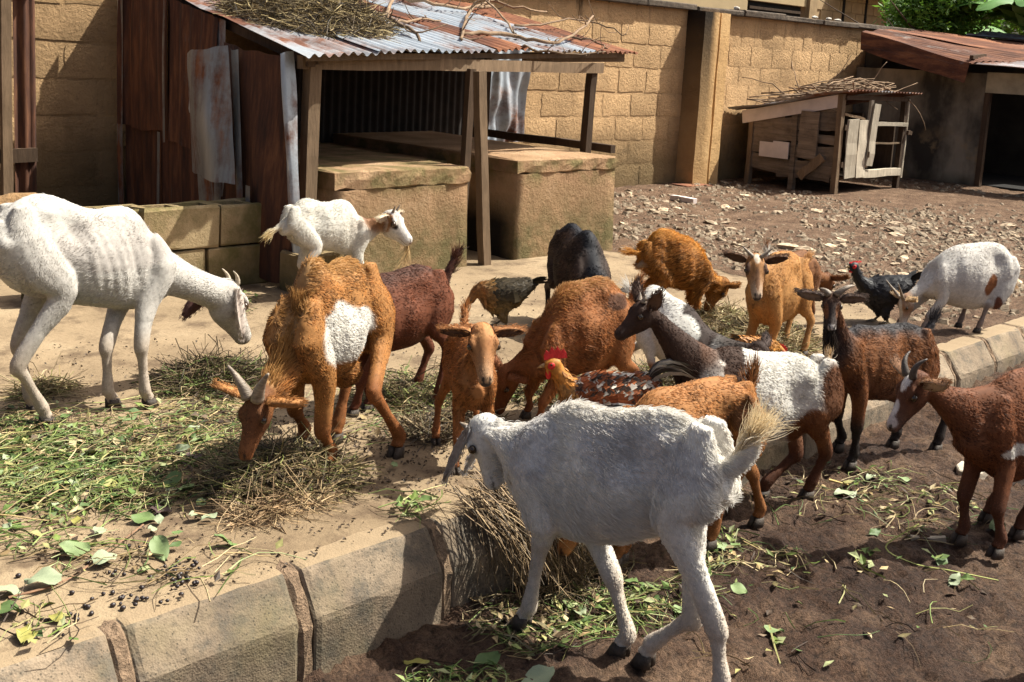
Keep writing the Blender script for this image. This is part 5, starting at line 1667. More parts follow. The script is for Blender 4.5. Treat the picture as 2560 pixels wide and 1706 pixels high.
def pp(g, i, col, *sel): return (PD[g][i][0], PD[g][i][1], col) + sel
GOATS = {
 'G1': dict(label="tall lean white goat with drooping ears and small horns grazing at left", col=dict(body=(.53, .50, .455), head=(.51, .465, .415), leglow=(.47, .39, .31), legup=(.50, .465, .42)), lean=1.0, nfur=40000, fur=.014, vary=.3, lift=.2, legr=.92, headmul=1.05, wavy=.03,
     patch=[((.1, 0, .62), (.28, .3, .10), (.46, .42, .38))], ear=dict(world=(.05, .12, -1.0), L=.74, w=.17, cup=.3, col=(.55, .48, .42), inner=(.52, .44, .38), **{'L+1': dict(world=(-.9, .25, -.9), L=.66, w=.28, col=(.12, .06, .05), inner=(.09, .045, .04))}),
     horn=dict(L=.042, up=1.0, back=1.1, out=.2, drop=.9, bcurl=.5, r=.011, mat=M_HORNPALE), tail=dict(d=(-.4, 0, -1), L=.16)),
 'G2': dict(label="shaggy orange goat with white flank and thick grey horns, head down in hay", col=dict(body=(.36, .165, .048), neck=(.34, .14, .036), head=(.13, .05, .02), muzzle=(.22, .085, .03), legup=(.38, .17, .05), leglow=(.27, .10, .03)), nfur=40000, fur=.013, mane=.020, neckfur=2.6, tip=(.44, .23, .065), vary=.38, lift=.34, shag=.003,
     patch=[pp('G2', 0, W_), pp('G2', 1, W_), pp('G2', 2, W_, 'leg')], spine=(.36, .20, .08), horn=dict(L=.105, up=.62, back=.72, out=.30, ocurl=.25, r=.021), ear=dict(d=(1, .05, -.15), L=.66, w=.22, col=(.42, .20, .07), inner=(.36, .18, .08)), tail=dict(d=(-.6, 0, -.8), L=.13), lumps=[((.02, 0, .30), .06)], nsag=-.02),
 'G3': dict(label="dark reddish brown goat with raised tail behind the orange goat", col=dict(body=(.155, .048, .020), neck=(.14, .045, .02), leglow=(.12, .034, .014)), nfur=20000, fur=.014, vary=.3, lift=.18, spine=(.07, .025, .014), tail=dict(d=(-.45, 0, 1.0), L=.16, curl=-.02), tailfur=.035, horn=dict(L=.08, up=.6, back=.8, out=.2, r=.012)),
 'G4': dict(label="small brown kid facing the camera with splayed front legs", col=dict(body=(.33, .135, .042), head=(.37, .165, .06), muzzle=(.40, .24, .13), leglow=(.30, .11, .035)), nfur=20000, fur=.017, vary=.3, voxel=.0065, headmul=1.05, legr=.95, ear=dict(d=(1, -.02, -.10), L=.50, w=.22, inner=(.10, .05, .03)), tail=dict(d=(-.35, .15, 1.0), L=.12, curl=-.02), tailfur=.03, hmark=[((.1, 0, .2), (.2, .25, .2), (.44, .21, .08), False)]),
 'G5': dict(label="rust brown goat with rough back in the middle, head hidden by the kid", col=dict(body=(.30, .115, .036), neck=(.22, .075, .024), leglow=(.2, .07, .025)), nfur=26000, fur=.015, mane=.012, tip=(.46, .25, .09), vary=.25, shag=.008, tail=dict(d=(-.45, 0, 1.0), L=.13), tailfur=.03, patch=[((-.14, .08, .47), (.05, .06, .04), (.10, .04, .018))]),
 'G6': dict(label="blackish brown goat bending forward beside the platform, seen over its rump", col=dict(body=(.060, .036, .026), neck=(.03, .02, .016), leglow=(.03, .018, .013)), nfur=22000, fur=.022, vary=.6, lift=.3, spine=(.016, .016, .02), tail=dict(d=(-.6, .3, .6), L=.09), tailfur=.03),
 'G7': dict(label="long-haired golden goat grazing at the back with tail curled left", col=dict(body=(.40, .17, .035), neck=(.40, .17, .035), head=(.34, .15, .04), leglow=(.26, .10, .03)), nfur=20000, fur=.028, shag=.012, vary=.3, spine=(.50, .23, .04), wavy=.12, tail=dict(d=(-1, 0, .15), L=.10), tailfur=.045, hairw=.0014, patch=[((-.2, -.06, .27), (.05, .05, .08), (.5, .4, .3))]),
 'G8': dict(label="tan horned goat looking at the camera with pale forehead and dark ears", col=dict(body=(.43, .21, .065), neck=(.40, .19, .06), head=(.36, .17, .06), muzzle=(.45, .33, .23), leglow=(.42, .22, .08)), nfur=18000, fur=.012, lift=.16, vary=.26, voxel=.0075, hmark=[((.12, 0, .2), (.14, .07, .2), (.62, .52, .40), False), ((.30, .2, .05), (.16, .07, .2), (.10, .05, .03), True), ((.60, 0, .1), (.3, .05, .2), (.17, .08, .035), False)],
     ear=dict(d=(1, .12, -.22), L=.50, w=.23, col=(.12, .06, .03), inner=(.10, .05, .03)), horn=dict(L=.07, up=.45, back=.5, out=.75, r=.010, mat=M_HORN), tail=dict(d=(-1.0, -.2, .45), L=.12), tailfur=.04),
 'G8b': dict(label="brown goat with white rump patch half hidden behind the tan goat", col=dict(body=(.20, .08, .026), head=(.16, .06, .02), leglow=(.10, .04, .02)), nfur=9000, fur=.016, patch=[((-.16, -.05, .42), (.10, .10, .08), W_)], tail=dict(d=(-.1, 0, 1.0), L=.12), tailfur=.035),
 'G9': dict(label="white goat with black neck band behind the dark-headed pied goat", col=dict(body=(.68, .65, .60), neck=(.03, .018, .013), head=(.04, .02, .014), legup=(.78, .74, .68), leglow=(.30, .13, .05)), nfur=14000, fur=.018, patch=[pp('G9', 0, (.035, .02, .015)), ((.06, -.10, .30), (.07, .08, .09), W_), pp('G9', 1, (.34, .14, .05))], tail=dict(d=(-.5, 0, 1), L=.10)),
 'G10': dict(label="pied goat with dark brown head looking left and white body, mid step", col=dict(body=(.68, .65, .59), neck=(.11, .050, .026), head=(.10, .046, .025), muzzle=(.022, .014, .012), legup=(.20, .075, .026), leglow=(.10, .036, .016), tail=(.45, .28, .12)), nfur=30000, fur=.023, vary=.13, wavy=.09,
     patch=[((.43, 0, .48), (.18, .4, .50), (.05, .025, .016)), pp('G10', 0, (.055, .026, .015), 'noleg'), ((-.30, 0, .40), (.065, .3, .15), (.14, .055, .022)), pp('G10', 2, (.21, .08, .027)), pp('G10', 3, (.20, .075, .026), 'noleg')], ear=dict(d=(.55, .55, -.55), L=.55, w=.30, col=(.05, .025, .015), face=(.8, 0, .6)), horn=dict(L=.025, up=.8, back=.8, out=.2, r=.011, mat=M_HORN), headmul=1.12, neckmul=.92, neckfur=.6, hmark=[((.80, .10, .0), (.10, .02, .03), (.45, .40, .36), True)], tail=dict(d=(-.25, 0, 1), L=.09), tailfur=.035, nsag=.0),
 'G11': dict(label="brown goat with black bearded face and curved horns looking at the camera", col=dict(body=(.20, .078, .026), neck=(.27, .10, .030), head=(.032, .019, .015), muzzle=(.05, .035, .03), legup=(.18, .065, .022), leglow=(.024, .016, .013), tail=(.02, .017, .016)), nfur=26000, fur=.020, vary=.28, spine=(.045, .040, .042), belly=(.13, .045, .018), hmark=[((.42, .14, .0), (.3, .09, .16), (.15, .06, .025), True), ((.98, 0, .02), (.10, .12, .12), (.42, .38, .35), False)], nose=(.02, .016, .016),
     ear=dict(d=(1, .02, -.12), L=.66, w=.30, col=(.06, .035, .025), inner=(.22, .15, .11)), horn=dict(L=.085, up=.9, back=.55, out=.85, drop=.85, r=.014, mat=M_HORN, **{'s-1': dict(L=.04)}), beard=.095, beardcol=(.03, .02, .014), tail=dict(d=(-.35, 0, .55), L=.11), tailfur=.05, voxel=.0075),
 'G12': dict(label="orange brown goat with tail up behind the white goat, head down at the kerb", col=dict(body=(.37, .165, .052), neck=(.36, .155, .05), head=(.34, .145, .045), leglow=(.26, .105, .034), tail=(.22, .10, .04)), nfur=24000, fur=.018, vary=.3, patch=[((-.10, .09, .50), (.09, .05, .05), (.18, .08, .03))], tail=dict(d=(-.12, 0, 1), L=.13), tailfur=.045, ear=dict(d=(1, .05, -.2), L=.6, w=.27)),
 'G13': dict(label="brown goat with white blaze and one curled horn at the right edge", col=dict(body=(.185, .066, .025), neck=(.17, .06, .023), head=(.13, .048, .022), muzzle=(.16, .085, .06), legup=(.16, .055, .02), leglow=(.10, .036, .016)), nfur=30000, fur=.015, vary=.32, lift=.2, neckmul=.88, patch=[pp('G13', 0, W_)], hmark=[((.16, .02, .2), (.20, .085, .22), (.78, .72, .66), False), ((.66, .0, .1), (.16, .07, .22), (.72, .66, .62), False), ((.88, .0, .05), (.12, .13, .16), (.58, .5, .47), False)],
     ear=dict(d=(1, .05, -.30), L=.58, w=.28, col=(.20, .10, .05), inner=(.50, .36, .24)), horn=dict(L=.09, up=.9, back=.75, out=.35, drop=.75, bcurl=.1, r=.014, mat=M_HORNDARK), tail=dict(d=(-.5, 0, .8), L=.12), voxel=.0075),
 'G14': dict(label="white goat in the foreground with fluffy upturned tail and hanging ear", col=dict(body=(.78, .745, .68), neck=(.76, .73, .68), head=(.68, .66, .62), leglow=(.62, .54, .45), tail=(.72, .58, .36)), lean=.6, nfur=52000, fur=.026, vary=.15, shag=.010, mane=.010, lift=.26, wavy=.10, hairw=.00115, patch=[((-.05, .1, .62), (.22, .12, .09), (.66, .63, .60)), ((.30, .1, .56), (.10, .12, .10), (.66, .64, .62))],
     neckmul=1.35, headmul=1.15, ear=dict(world=(.50, .0, -1.0), L=.95, w=.14, cup=.4, col=(.50, .48, .46), inner=(.30, .26, .24), droop=.1), horn=dict(L=.035, up=.8, back=.5, out=.1, r=.012, mat=M_HORN), tail=dict(d=(-.62, 0, .75), L=.17, curl=.03), tailfur=.075, legr=.98, voxel=.0085),
 'G15': dict(label="small white kid with brown neck chewing straw beside the platform", col=dict(body=(.64, .61, .54), neck=(.26, .12, .05), head=(.64, .60, .55), muzzle=(.64, .60, .55), legup=(.62, .585, .52), leglow=(.70, .62, .52), tail=(.75, .58, .28)), nfur=18000, fur=.022, vary=.12, wavy=.1, voxel=.007, nose=(.22, .15, .13), hmark=[((.30, .19, .02), (.22, .085, .14), (.03, .02, .015), True), ((.12, .22, -.1), (.3, .1, .3), (.27, .13, .05), True)], patch=[pp('G15', 0, (.17, .08, .04))], ear=dict(d=(1, -.02, -.05), L=.55, w=.24, col=(.62, .52, .38), inner=(.60, .46, .36)), horn=dict(L=.045, up=.9, back=.3, out=.2, r=.009), tail=dict(d=(-1, 0, -.65), L=.13), tailfur=.045, headmul=1.3),
 'G16': dict(label="white goat with brown patches grazing above the kerb at far right", col=dict(body=(.64, .60, .55), head=(.30, .14, .055), muzzle=(.70, .64, .58), neck=(.62, .585, .53), legup=(.60, .56, .51), leglow=(.26, .20, .17), tail=(.55, .36, .18)), nfur=18000, fur=.015, vary=.12, lift=.18, patch=[pp('G16', 0, (.22, .085, .035)), pp('G16', 1, (.25, .09, .03)), pp('G16', 2, (.14, .045, .02)), pp('G16', 3, (.10, .05, .035))], hmark=[((.4, 0, .12), (.5, .10, .2), (.62, .56, .48), False)], ear=dict(d=(1, .2, -.25), L=.6, w=.24, col=(.60, .45, .28)), horn=dict(L=.105, up=.75, back=.85, out=.45, r=.010, mat=M_HORN), tail=dict(d=(-.25, 0, -1), L=.15), tailfur=.03),
 'G17': dict(label="brown goat almost wholly outside the lower right corner", col=dict(body=(.30, .125, .04), leglow=(.26, .10, .034)), nfur=5000, fur=.018),
}
ONLY = globals().get('ONLY_GOATS')
for key, sp in GOATS.items():
    if ONLY and key not in ONLY: continue
    make_goat(key, sp)
# ---------------------------------------------------------------- chickens
k = NT("plumage")
at = k.n("ShaderNodeAttribute"); at.attribute_name = "Col"
c = k.mix(1.0, at.outputs["Color"], k.ramp(k.noise(90, 3, .6, coord='obj'), [(.3, .65), (.7, 1.15)]), 'MULTIPLY')
M_PLUME = k.done(c, .6, spec=.35)
M_COMB = M_plain("comb_red", (.55, .02, .02), .5, .25, 60, .3, .4)
M_BEAK = M_plain("beak", (.32, .22, .10), .45, .2, 60)
M_SHANK = M_plain("shank", (.20, .16, .10), .6, .25, 90, .3)

def make_chicken(label, loc, rz, s, colfn, pose, tail, comb, seed, tailcol):
    r = np.random.default_rng(seed)
    root = thing("chicken", loc, label, "chicken", "chickens among the goats", rz)
    V, Fc = [], []
    def add(vf):
        n = len(V); V.extend(vf[0]); Fc.extend([tuple(i + n for i in q) for q in vf[1]])
    A = lambda p: np.array(p, float) * s
    hz = pose['h']                       # height of body centre
    # body: deep breast in front, rising to the tail
    st = [(-.52, hz + .20, .05, .05), (-.40, hz + .15, .14, .12), (-.22, hz + .05, .235, .20), (0, hz, .285, .245), (.18, hz - .01, .27, .235), (.33, hz + .03, .19, .17), (.42, hz + .07, .10, .10)]
    add(ring_loft([[A((x, w_ * math.sin(a), z + h_ * math.cos(a))) for a in np.linspace(0, 2 * math.pi, 16, endpoint=False)] for (x, z, h_, w_) in st]))
    hd = np.array(pose['head'], float)
    nb = np.array((.30, 0, hz + .10))
    mid = (nb + hd) / 2 + np.array(pose.get('nb', (0.03, 0, 0)))
    add(smooth_tube([A(nb - np.array((.12, 0, .06))), A(nb), A(mid), A(hd)], [.17 * s, .14 * s, .085 * s, .068 * s], 4, 12))
    bd = np.array(pose['beak'], float); bd /= np.linalg.norm(bd)
    add(smooth_tube([A(hd - bd * .06), A(hd + bd * .02), A(hd + bd * .10)], [.055 * s, .074 * s, .045 * s], 4, 12))
    for sg in (-1, 1):
        add(smooth_tube([A((-.02, sg * .11, hz - .10)), A((.02, sg * .115, hz - .24)), A((-.02, sg * .11, hz - .38))], [.11 * s, .085 * s, .035 * s], 4, 10))
    me, co = remesh(V, Fc, .0065 * max(.8, s / .35), 2)
    me.name = "body"
    L = co / s
    col_attr(me, "Col", np.clip(np.array([colfn(p, 0) for p in L]) * .85, 0, 1))
    me.materials.clear(); me.materials.append(M_PLUME)
    b = bpy.data.objects.new("body", me); COL.objects.link(b); b.parent = root
    # plumage: overlapping feather vanes
    me.calc_loop_triangles(); nt_ = len(me.loop_triangles)
    tri = np.empty(nt_ * 3, np.int32); me.loop_triangles.foreach_get('vertices', tri); tri = tri.reshape(-1, 3)
    a, b2, c2 = co[tri[:, 0]], co[tri[:, 1]], co[tri[:, 2]]
    cr = np.cross(b2 - a, c2 - a); ar = np.linalg.norm(cr, axis=1) / 2
    nf = 1900
    ti = r.choice(nt_, nf, p=ar / ar.sum())
    P = (a[ti] + b2[ti] + c2[ti]) / 3; N = cr[ti] / (2 * ar[ti][:, None] + 1e-12)
    fv, fq, fc = [], [], []
    for p, n in zip(P, N):
        q = p / s
        onneck = (q[0] > .28 and q[2] > hz + .1) or np.linalg.norm(q - hd) < .2
        if np.linalg.norm(q - hd) < .09: continue
        fl = np.array((-1, 0, -.15)) if not onneck else (nb - hd) + np.array((-.1, 0, -.05))
        if q[2] < hz - .2: fl = np.array((-.3, 0, -1))
        fl = fl - n * np.dot(fl, n); fl = fl / (np.linalg.norm(fl) + 1e-9)
        fl = fl + r.normal(size=3) * .12
        sd_ = np.cross(n, fl); sd_ /= np.linalg.norm(sd_) + 1e-9
        ln = (.085 if not onneck else .075) * s * r.uniform(.7, 1.3)
        wd_ = (.038 if not onneck else .016) * s
        up = n * ln * .22
        i0 = len(fv)
        fv += [tuple(p - n * .001), tuple(p + fl * ln * .5 + sd_ * wd_ + up * .5), tuple(p + fl * ln + up), tuple(p + fl * ln * .5 - sd_ * wd_ + up * .5)]
        fq.append((i0, i0 + 1, i0 + 2, i0 + 3))
        cc = np.array(colfn(q, 1)) * r.uniform(.65, 1.3)
        fc += [cc * .7, cc, cc * 1.1, cc]
    o = mesh_obj("plumage", fv, fq, M_PLUME, root)
    col_attr(o.data, "Col", np.clip(np.array(fc), 0, 1))
    # folded wings
    for sg in (-1, 1):
        wv, wf, wc = [], [], []
        for i in range(11):
            t = i / 10
            p0 = np.array((.20 - .20 * t, sg * (.235 + .01 * t), hz + .10 - .10 * t))
            p1 = np.array((-.26 - .16 * (1 - t), sg * (.17 - .05 * (1 - t)), hz + .13 - .17 * t))
            sd_ = np.array((0, 0, .036))
            i0 = len(wv); ou = np.array((0, sg * (.012 + .004 * i), 0))
            m = (p0 + p1) / 2 + ou + np.array((0, sg * .035, 0))
            wv += [tuple(A(x)) for x in (p0 + ou * .2, m + sd_, p1 + ou, m - sd_)]
            wf.append((i0, i0 + 1, i0 + 2, i0 + 3))
            cc = np.array(colfn(m, 2)) * r.uniform(.7, 1.25); wc += [cc, cc, cc * .8, cc * .8]
        o = mesh_obj("wing", wv, wf, M_PLUME, root)
        col_attr(o.data, "Col", np.clip(np.array(wc), 0, 1))
    # tail feathers
    tv, tf, tc = [], [], []
    for i in range(tail['n']):
        u = (i / (tail['n'] - 1) - .5)
        base = np.array((-.44, u * .10, hz + .20 + .04 * r.uniform()))
        ln = tail['L'] * r.uniform(.75, 1.1)
        el = tail['el'] + r.uniform(-.25, .25)
        d0 = np.array((-math.cos(el), u * .7, math.sin(el)))
        pts = [base + d0 * ln * t + np.array((-tail['curl'] * .45 * t * t, 0, -tail['curl'] * t ** 2.2)) * ln for t in np.linspace(0, 1, 6)]
        sd_ = np.array((.45, .2 if u > 0 else -.2, .5)); sd_ /= np.linalg.norm(sd_)
        i0 = len(tv)
        for j, p in enumerate(pts):
            w_ = tail['w'] * (.5, .9, 1, 1, .8, .15)[j]
            tv += [tuple(A(p + sd_ * w_)), tuple(A(p - sd_ * w_))]
            cc = np.array(tailcol[i % len(tailcol)]) * r.uniform(.7, 1.2); tc += [cc, cc * .8]
        for j in range(5): tf.append((i0 + 2 * j, i0 + 2 * j + 1, i0 + 2 * j + 3, i0 + 2 * j + 2))
    o = mesh_obj("tail", tv, tf, M_PLUME, root)
    col_attr(o.data, "Col", np.clip(np.array(tc), 0, 1))
    # beak, comb, wattles, eyes
    v, f = tube_geo([A(hd + bd * .08), A(hd + bd * .13 + np.array((0, 0, -.003))), A(hd + bd * .175 + np.array((0, 0, -.02)))], [.028 * s, .018 * s, .003 * s], 8)
    mesh_obj("beak", v, f, M_BEAK, root, True)
    upv = np.array((0, 0, 1.0)) - bd * bd[2]; upv /= np.linalg.norm(upv)
    if comb:
        cv, cf = [], []
        nb_ = 9
        for j in range(nb_):
            t = j / (nb_ - 1)
            h = comb * (.55 + .45 * math.sin(math.pi * t)) * (1.0 if j % 2 else .62)
            p = hd + bd * (.10 - .22 * t) + upv * .055
            for q in ((0, .012), (0, -.012), (h, .005), (h, -.005)):
                cv.append(tuple(A(p + upv * q[0] + np.array((-.01 * t, q[1], 0)))))
        for j in range(nb_ - 1):
            i0 = 4 * j
            cf += [(i0, i0 + 4, i0 + 6, i0 + 2), (i0 + 1, i0 + 3, i0 + 7, i0 + 5), (i0 + 2, i0 + 6, i0 + 7, i0 + 3)]
        mesh_obj("comb", cv, cf, M_COMB, root)
        for sg in (-1, 1):
            vv, ff = rock_geo((.030 * s, .010 * s, .05 * s * min(1.2, comb / .08)), 6, 8, 3, .1)
            pc = A(hd + bd * .07 - upv * .085 + np.array((0, sg * .022, 0)))
            mesh_obj("wattle", [tuple(np.array(q) + pc) for q in vv], ff, M_COMB, root, True)
            vv, ff = rock_geo((.042 * s, .012 * s, .036 * s), 6, 8, 3, .1)
            pc = A(hd + bd * .035 + np.array((0, sg * .062, .0)))
            mesh_obj("cheek", [tuple(np.array(q) + pc) for q in vv], ff, M_COMB, root, True)
    for sg in (-1, 1):
        vv, ff = rock_geo((.012 * s,) * 3, 5, 8, 1, 0)
        pc = A(hd + bd * .04 + np.array((0, sg * .074, .018)))
        mesh_obj("eye", [tuple(np.array(q) + pc) for q in vv], ff, M_EYE, root, True)
        # shank and toes
        mb = MB()
        fx = pose['feet'][0 if sg < 0 else 1]
        an = A((fx, sg * .10, .035))
        mb.add(*tube_geo([A((-.02, sg * .11, hz - .36)), A((-.05, sg * .105, (hz - .36) * .55 + .02)), an], [.026 * s, .022 * s, .020 * s], 7))
        for ang, ln in ((0, .17), (.5, .14), (-.5, .14), (math.pi, .07)):
            e = np.array((math.cos(ang) * ln, math.sin(ang) * ln, 0)) * s
            mb.add(*tube_geo([an, an + e * .5 + np.array((0, 0, -.012 * s)), np.array((an[0] + e[0], an[1] + e[1], .006 * s))], [.018 * s, .014 * s, .006 * s], 6))
        mb.build("leg", M_SHANK, root, True)
    return root

def hen_col(p, layer):
    if p[0] > .34: return (.24, .105, .028)
    if p[0] > .22: return (.22, .115, .035)
    if layer == 2 or p[2] > .58: return (.045, .032, .015)
    return (.17, .11, .042) if p[2] < .50 else (.08, .055, .022)
make_chicken("brown hen with olive wings stepping left on the bare concrete", (3.945, 3.945, 0), math.radians(150), .305, hen_col, dict(h=.55, head=(.52, 0, .50), beak=(.75, 0, -.65), nb=(.04, 0, .06), feet=(.10, -.06)), dict(n=9, L=.30, el=.35, curl=.1, w=.035), .0, 11, [(.035, .028, .014), (.06, .045, .02)])
def cock_col(p, layer):
    if p[0] > .30 and p[2] > .58: return (.50, .20, .03) if p[2] > .75 else (.42, .22, .07)
    hsh = (math.sin(p[0] * 127.1 + p[1] * 311.7 + p[2] * 74.7) * 43758.5) % 1.0
    if layer == 2: return ((.80, .78, .72) if hsh > .2 else (.04, .035, .03)) if p[2] < .60 else (.30, .08, .025)
    if p[2] > .60: return (.62, .55, .45) if hsh < .22 else ((.06, .035, .022) if hsh < .48 else (.28, .08, .022))
    if p[0] > .1: return (.26, .12, .05) if (int(p[0] * 37 + p[2] * 53) % 3) else (.62, .55, .45)
    return (.13, .09, .07)
make_chicken("rooster with bright red comb and white wing beside the rust brown goat", (2.955, 2.435, 0), math.radians(138), .35, cock_col, dict(h=.56, head=(.50, 0, .92), beak=(.95, 0, -.15), feet=(.06, -.02)), dict(n=20, L=.62, el=1.15, curl=.75, w=.026), .13, 12, [(.10, .085, .07), (.30, .26, .22), (.06, .05, .04), (.5, .46, .4)])
def black_col(p, layer): return (.014, .013, .016)
make_chicken("black hen with upright neck beside the white patched goat", (5.86, 2.87, 0), math.radians(150), .33, black_col, dict(h=.52, head=(.60, 0, .98), beak=(.97, 0, -.1), nb=(.04, 0, -.04), feet=(.05, -.08)), dict(n=9, L=.32, el=.5, curl=.1, w=.04), .035, 13, [(.012, .012, .014)])
def small_col(p, layer): return (.40, .16, .03) if p[0] < .3 else (.45, .2, .04)
make_chicken("orange rooster mostly hidden behind the pied goat's back", (4.36, 2.70, 0), math.radians(-40), .21, small_col, dict(h=.52, head=(.50, 0, .52), beak=(.8, 0, -.55), feet=(.05, -.05)), dict(n=7, L=.25, el=.6, curl=.3, w=.035), .10, 14, [(.05, .04, .03), (.2, .1, .03)])

# ---------------------------------------------------------------- litter helpers
CAMR = np.array(cam.matrix_world)[:3, :3]
def gp(px, py, z=0.0):
    """ground point at height z seen at photo position (2353 px wide frame)"""
    d = CAMR @ np.array([px - 1176.5, -(py - 534.0), -2600.0])
    t = (z - 1.38) / d[2]
    return np.array([0, 0, 1.38]) + d * t
k = NT("litter")
at = k.n("ShaderNodeAttribute"); at.attribute_name = "Col"
c = k.mix(1.0, at.outputs["Color"], k.ramp(k.noise(70, 3, .6), [(.3, .7), (.7, 1.15)]), 'MULTIPLY')
M_LITTER = k.done(c, .65, spec=.3)

class Litter:
    def __init__(s): s.v, s.q, s.c = [], [], []
    def leaf(s, p, ang, L, Wd, tilt, fold, col, r):
        d = np.array((math.cos(ang) * math.cos(tilt), math.sin(ang) * math.cos(tilt), math.sin(tilt)))
        sd_ = np.array((-math.sin(ang), math.cos(ang), 0)) + np.array((0, 0, r.uniform(-.5, .5)))
        sd_ /= np.linalg.norm(sd_)
        n = np.cross(d, sd_)
        i = len(s.v)
        b, t, m = p, p + d * L + n * L * r.uniform(-.12, .25), p + d * L * .45 + n * L * .05
        s.v += [b, m + sd_ * Wd / 2 + n * fold * Wd, t, m - sd_ * Wd / 2 + n * fold * Wd, m]
        s.q += [(i, i + 4, i + 1, i + 1), (i + 4, i + 2, i + 1, i + 1), (i, i + 3, i + 4, i + 4), (i + 3, i + 2, i + 4, i + 4)]
        cc = np.array(col)
        s.c += [cc * .9, cc * r.uniform(.8, 1.15), cc * 1.05, cc * r.uniform(.8, 1.15), cc * 1.15]
    def strand(s, pts, w, col, r, taper=.5):
        pts = np.asarray(pts, float); n = len(pts)
        t = np.gradient(pts, axis=0); t /= np.linalg.norm(t, axis=1)[:, None] + 1e-9
        a = np.cross(t, np.array([.3, .2, 1.0])); a /= np.linalg.norm(a, axis=1)[:, None] + 1e-9
        b = np.cross(t, a)
        i0 = len(s.v); cc = np.array(col)
        for j in range(n):
            ww = w * (1 - taper * j / (n - 1))
            for q in range(3):
                g_ = 2.0944 * q
                s.v.append(pts[j] + (a[j] * math.cos(g_) + b[j] * math.sin(g_)) * ww)
                s.c.append(cc * (.85 + .3 * r.uniform()))
        for j in range(n - 1):
            for q in range(3):
                s.q.append((i0 + 3 * j + q, i0 + 3 * j + (q + 1) % 3, i0 + 3 * j + 3 + (q + 1) % 3, i0 + 3 * j + 3 + q))
    def build(s, name, parent=None):
        f = [tuple(dict.fromkeys(q)) for q in s.q]
        o = mesh_obj(name, s.v, f, M_LITTER, parent)
        col_attr(o.data, "Col", np.clip(np.array(s.c), 0, 1))
        return o
GREENS = [(.13, .175, .04), (.085, .135, .03), (.19, .23, .07), (.26, .28, .13), (.05, .085, .02), (.25, .23, .085)]
DRY = [(.34, .25, .12), (.22, .15, .07), (.10, .065, .035), (.05, .032, .02), (.42, .33, .18), (.15, .12, .05)]

# green fodder spread over the concrete: too many pieces to count
L_ = Litter()
r = np.random.default_rng(77)
blobs = [((150, 1075), 190, 75, 1900, .8), ((60, 1010), 130, 45, 500, .6), ((360, 1040), 150, 50, 800, .6), ((200, 1160), 190, 40, 330, .7), ((70, 1230), 110, 50, 140, .7), ((500, 990), 90, 60, 500, .35), ((330, 1130), 130, 40, 330, .6), ((480, 900), 120, 60, 380, .35), ((90, 1440), 80, 60, 70, .7), ((250, 1290), 200, 60, 110, .5), ((380, 970), 170, 28, 260, .6), ((950, 1170), 50, 22, 60, .8), ((950, 900), 120, 50, 420, .45), ((1230, 890), 90, 45, 350, .45), ((820, 960), 120, 60, 260, .3), ((560, 1330), 160, 70, 60, .5), ((1720, 780), 130, 45, 500, .25), ((100, 960), 110, 30, 200, .5), ((560, 700), 35, 25, 90, .7)]
for (c0, rx, ry, n, gf) in blobs:
    for _ in range(int(n * .5)):
        a_, q_ = r.uniform(0, 2 * math.pi), math.sqrt(r.uniform()) * (1.0 if r.uniform() < .8 else 1.35)
        p = gp(c0[0] + rx * q_ * math.cos(a_), c0[1] + ry * q_ * math.sin(a_))
        if p[1] < 2.37: continue
        p[2] = r.uniform(.003, .022)
        green = r.uniform() < gf
        col = np.array((GREENS if green else DRY)[r.integers(6)]) * r.uniform(.7, 1.2)
        if r.uniform() < (.52 if green else .3):
            Lf = r.uniform(.018, .045)
            L_.leaf(p, r.uniform(0, 6.28), Lf, Lf * r.uniform(.4, .75), r.uniform(-.1, .5), r.uniform(-.25, .3), col, r)
        else:
            ang, ln = r.normal(.15, .9) + math.pi * (r.uniform() < .5), r.uniform(.06, .24)
            d = np.array((math.cos(ang), math.sin(ang), 0)); sd_ = np.array((-d[1], d[0], 0))
            bend = r.normal(0, .18) * ln
            pts = [p + d * ln * (t - .5) + sd_ * bend * math.sin(math.pi * t) + np.array((0, 0, .012 * math.sin(math.pi * t) * r.uniform(0, 1.6))) for t in np.linspace(0, 1, 5)]
            L_.strand(pts, r.uniform(.0012, .0028), col * (1.15 if green else 1), r)
o = L_.build("fodder_litter")
tag(o, "green leaves and stalks of fodder strewn over the concrete", "fodder", kind='stuff')

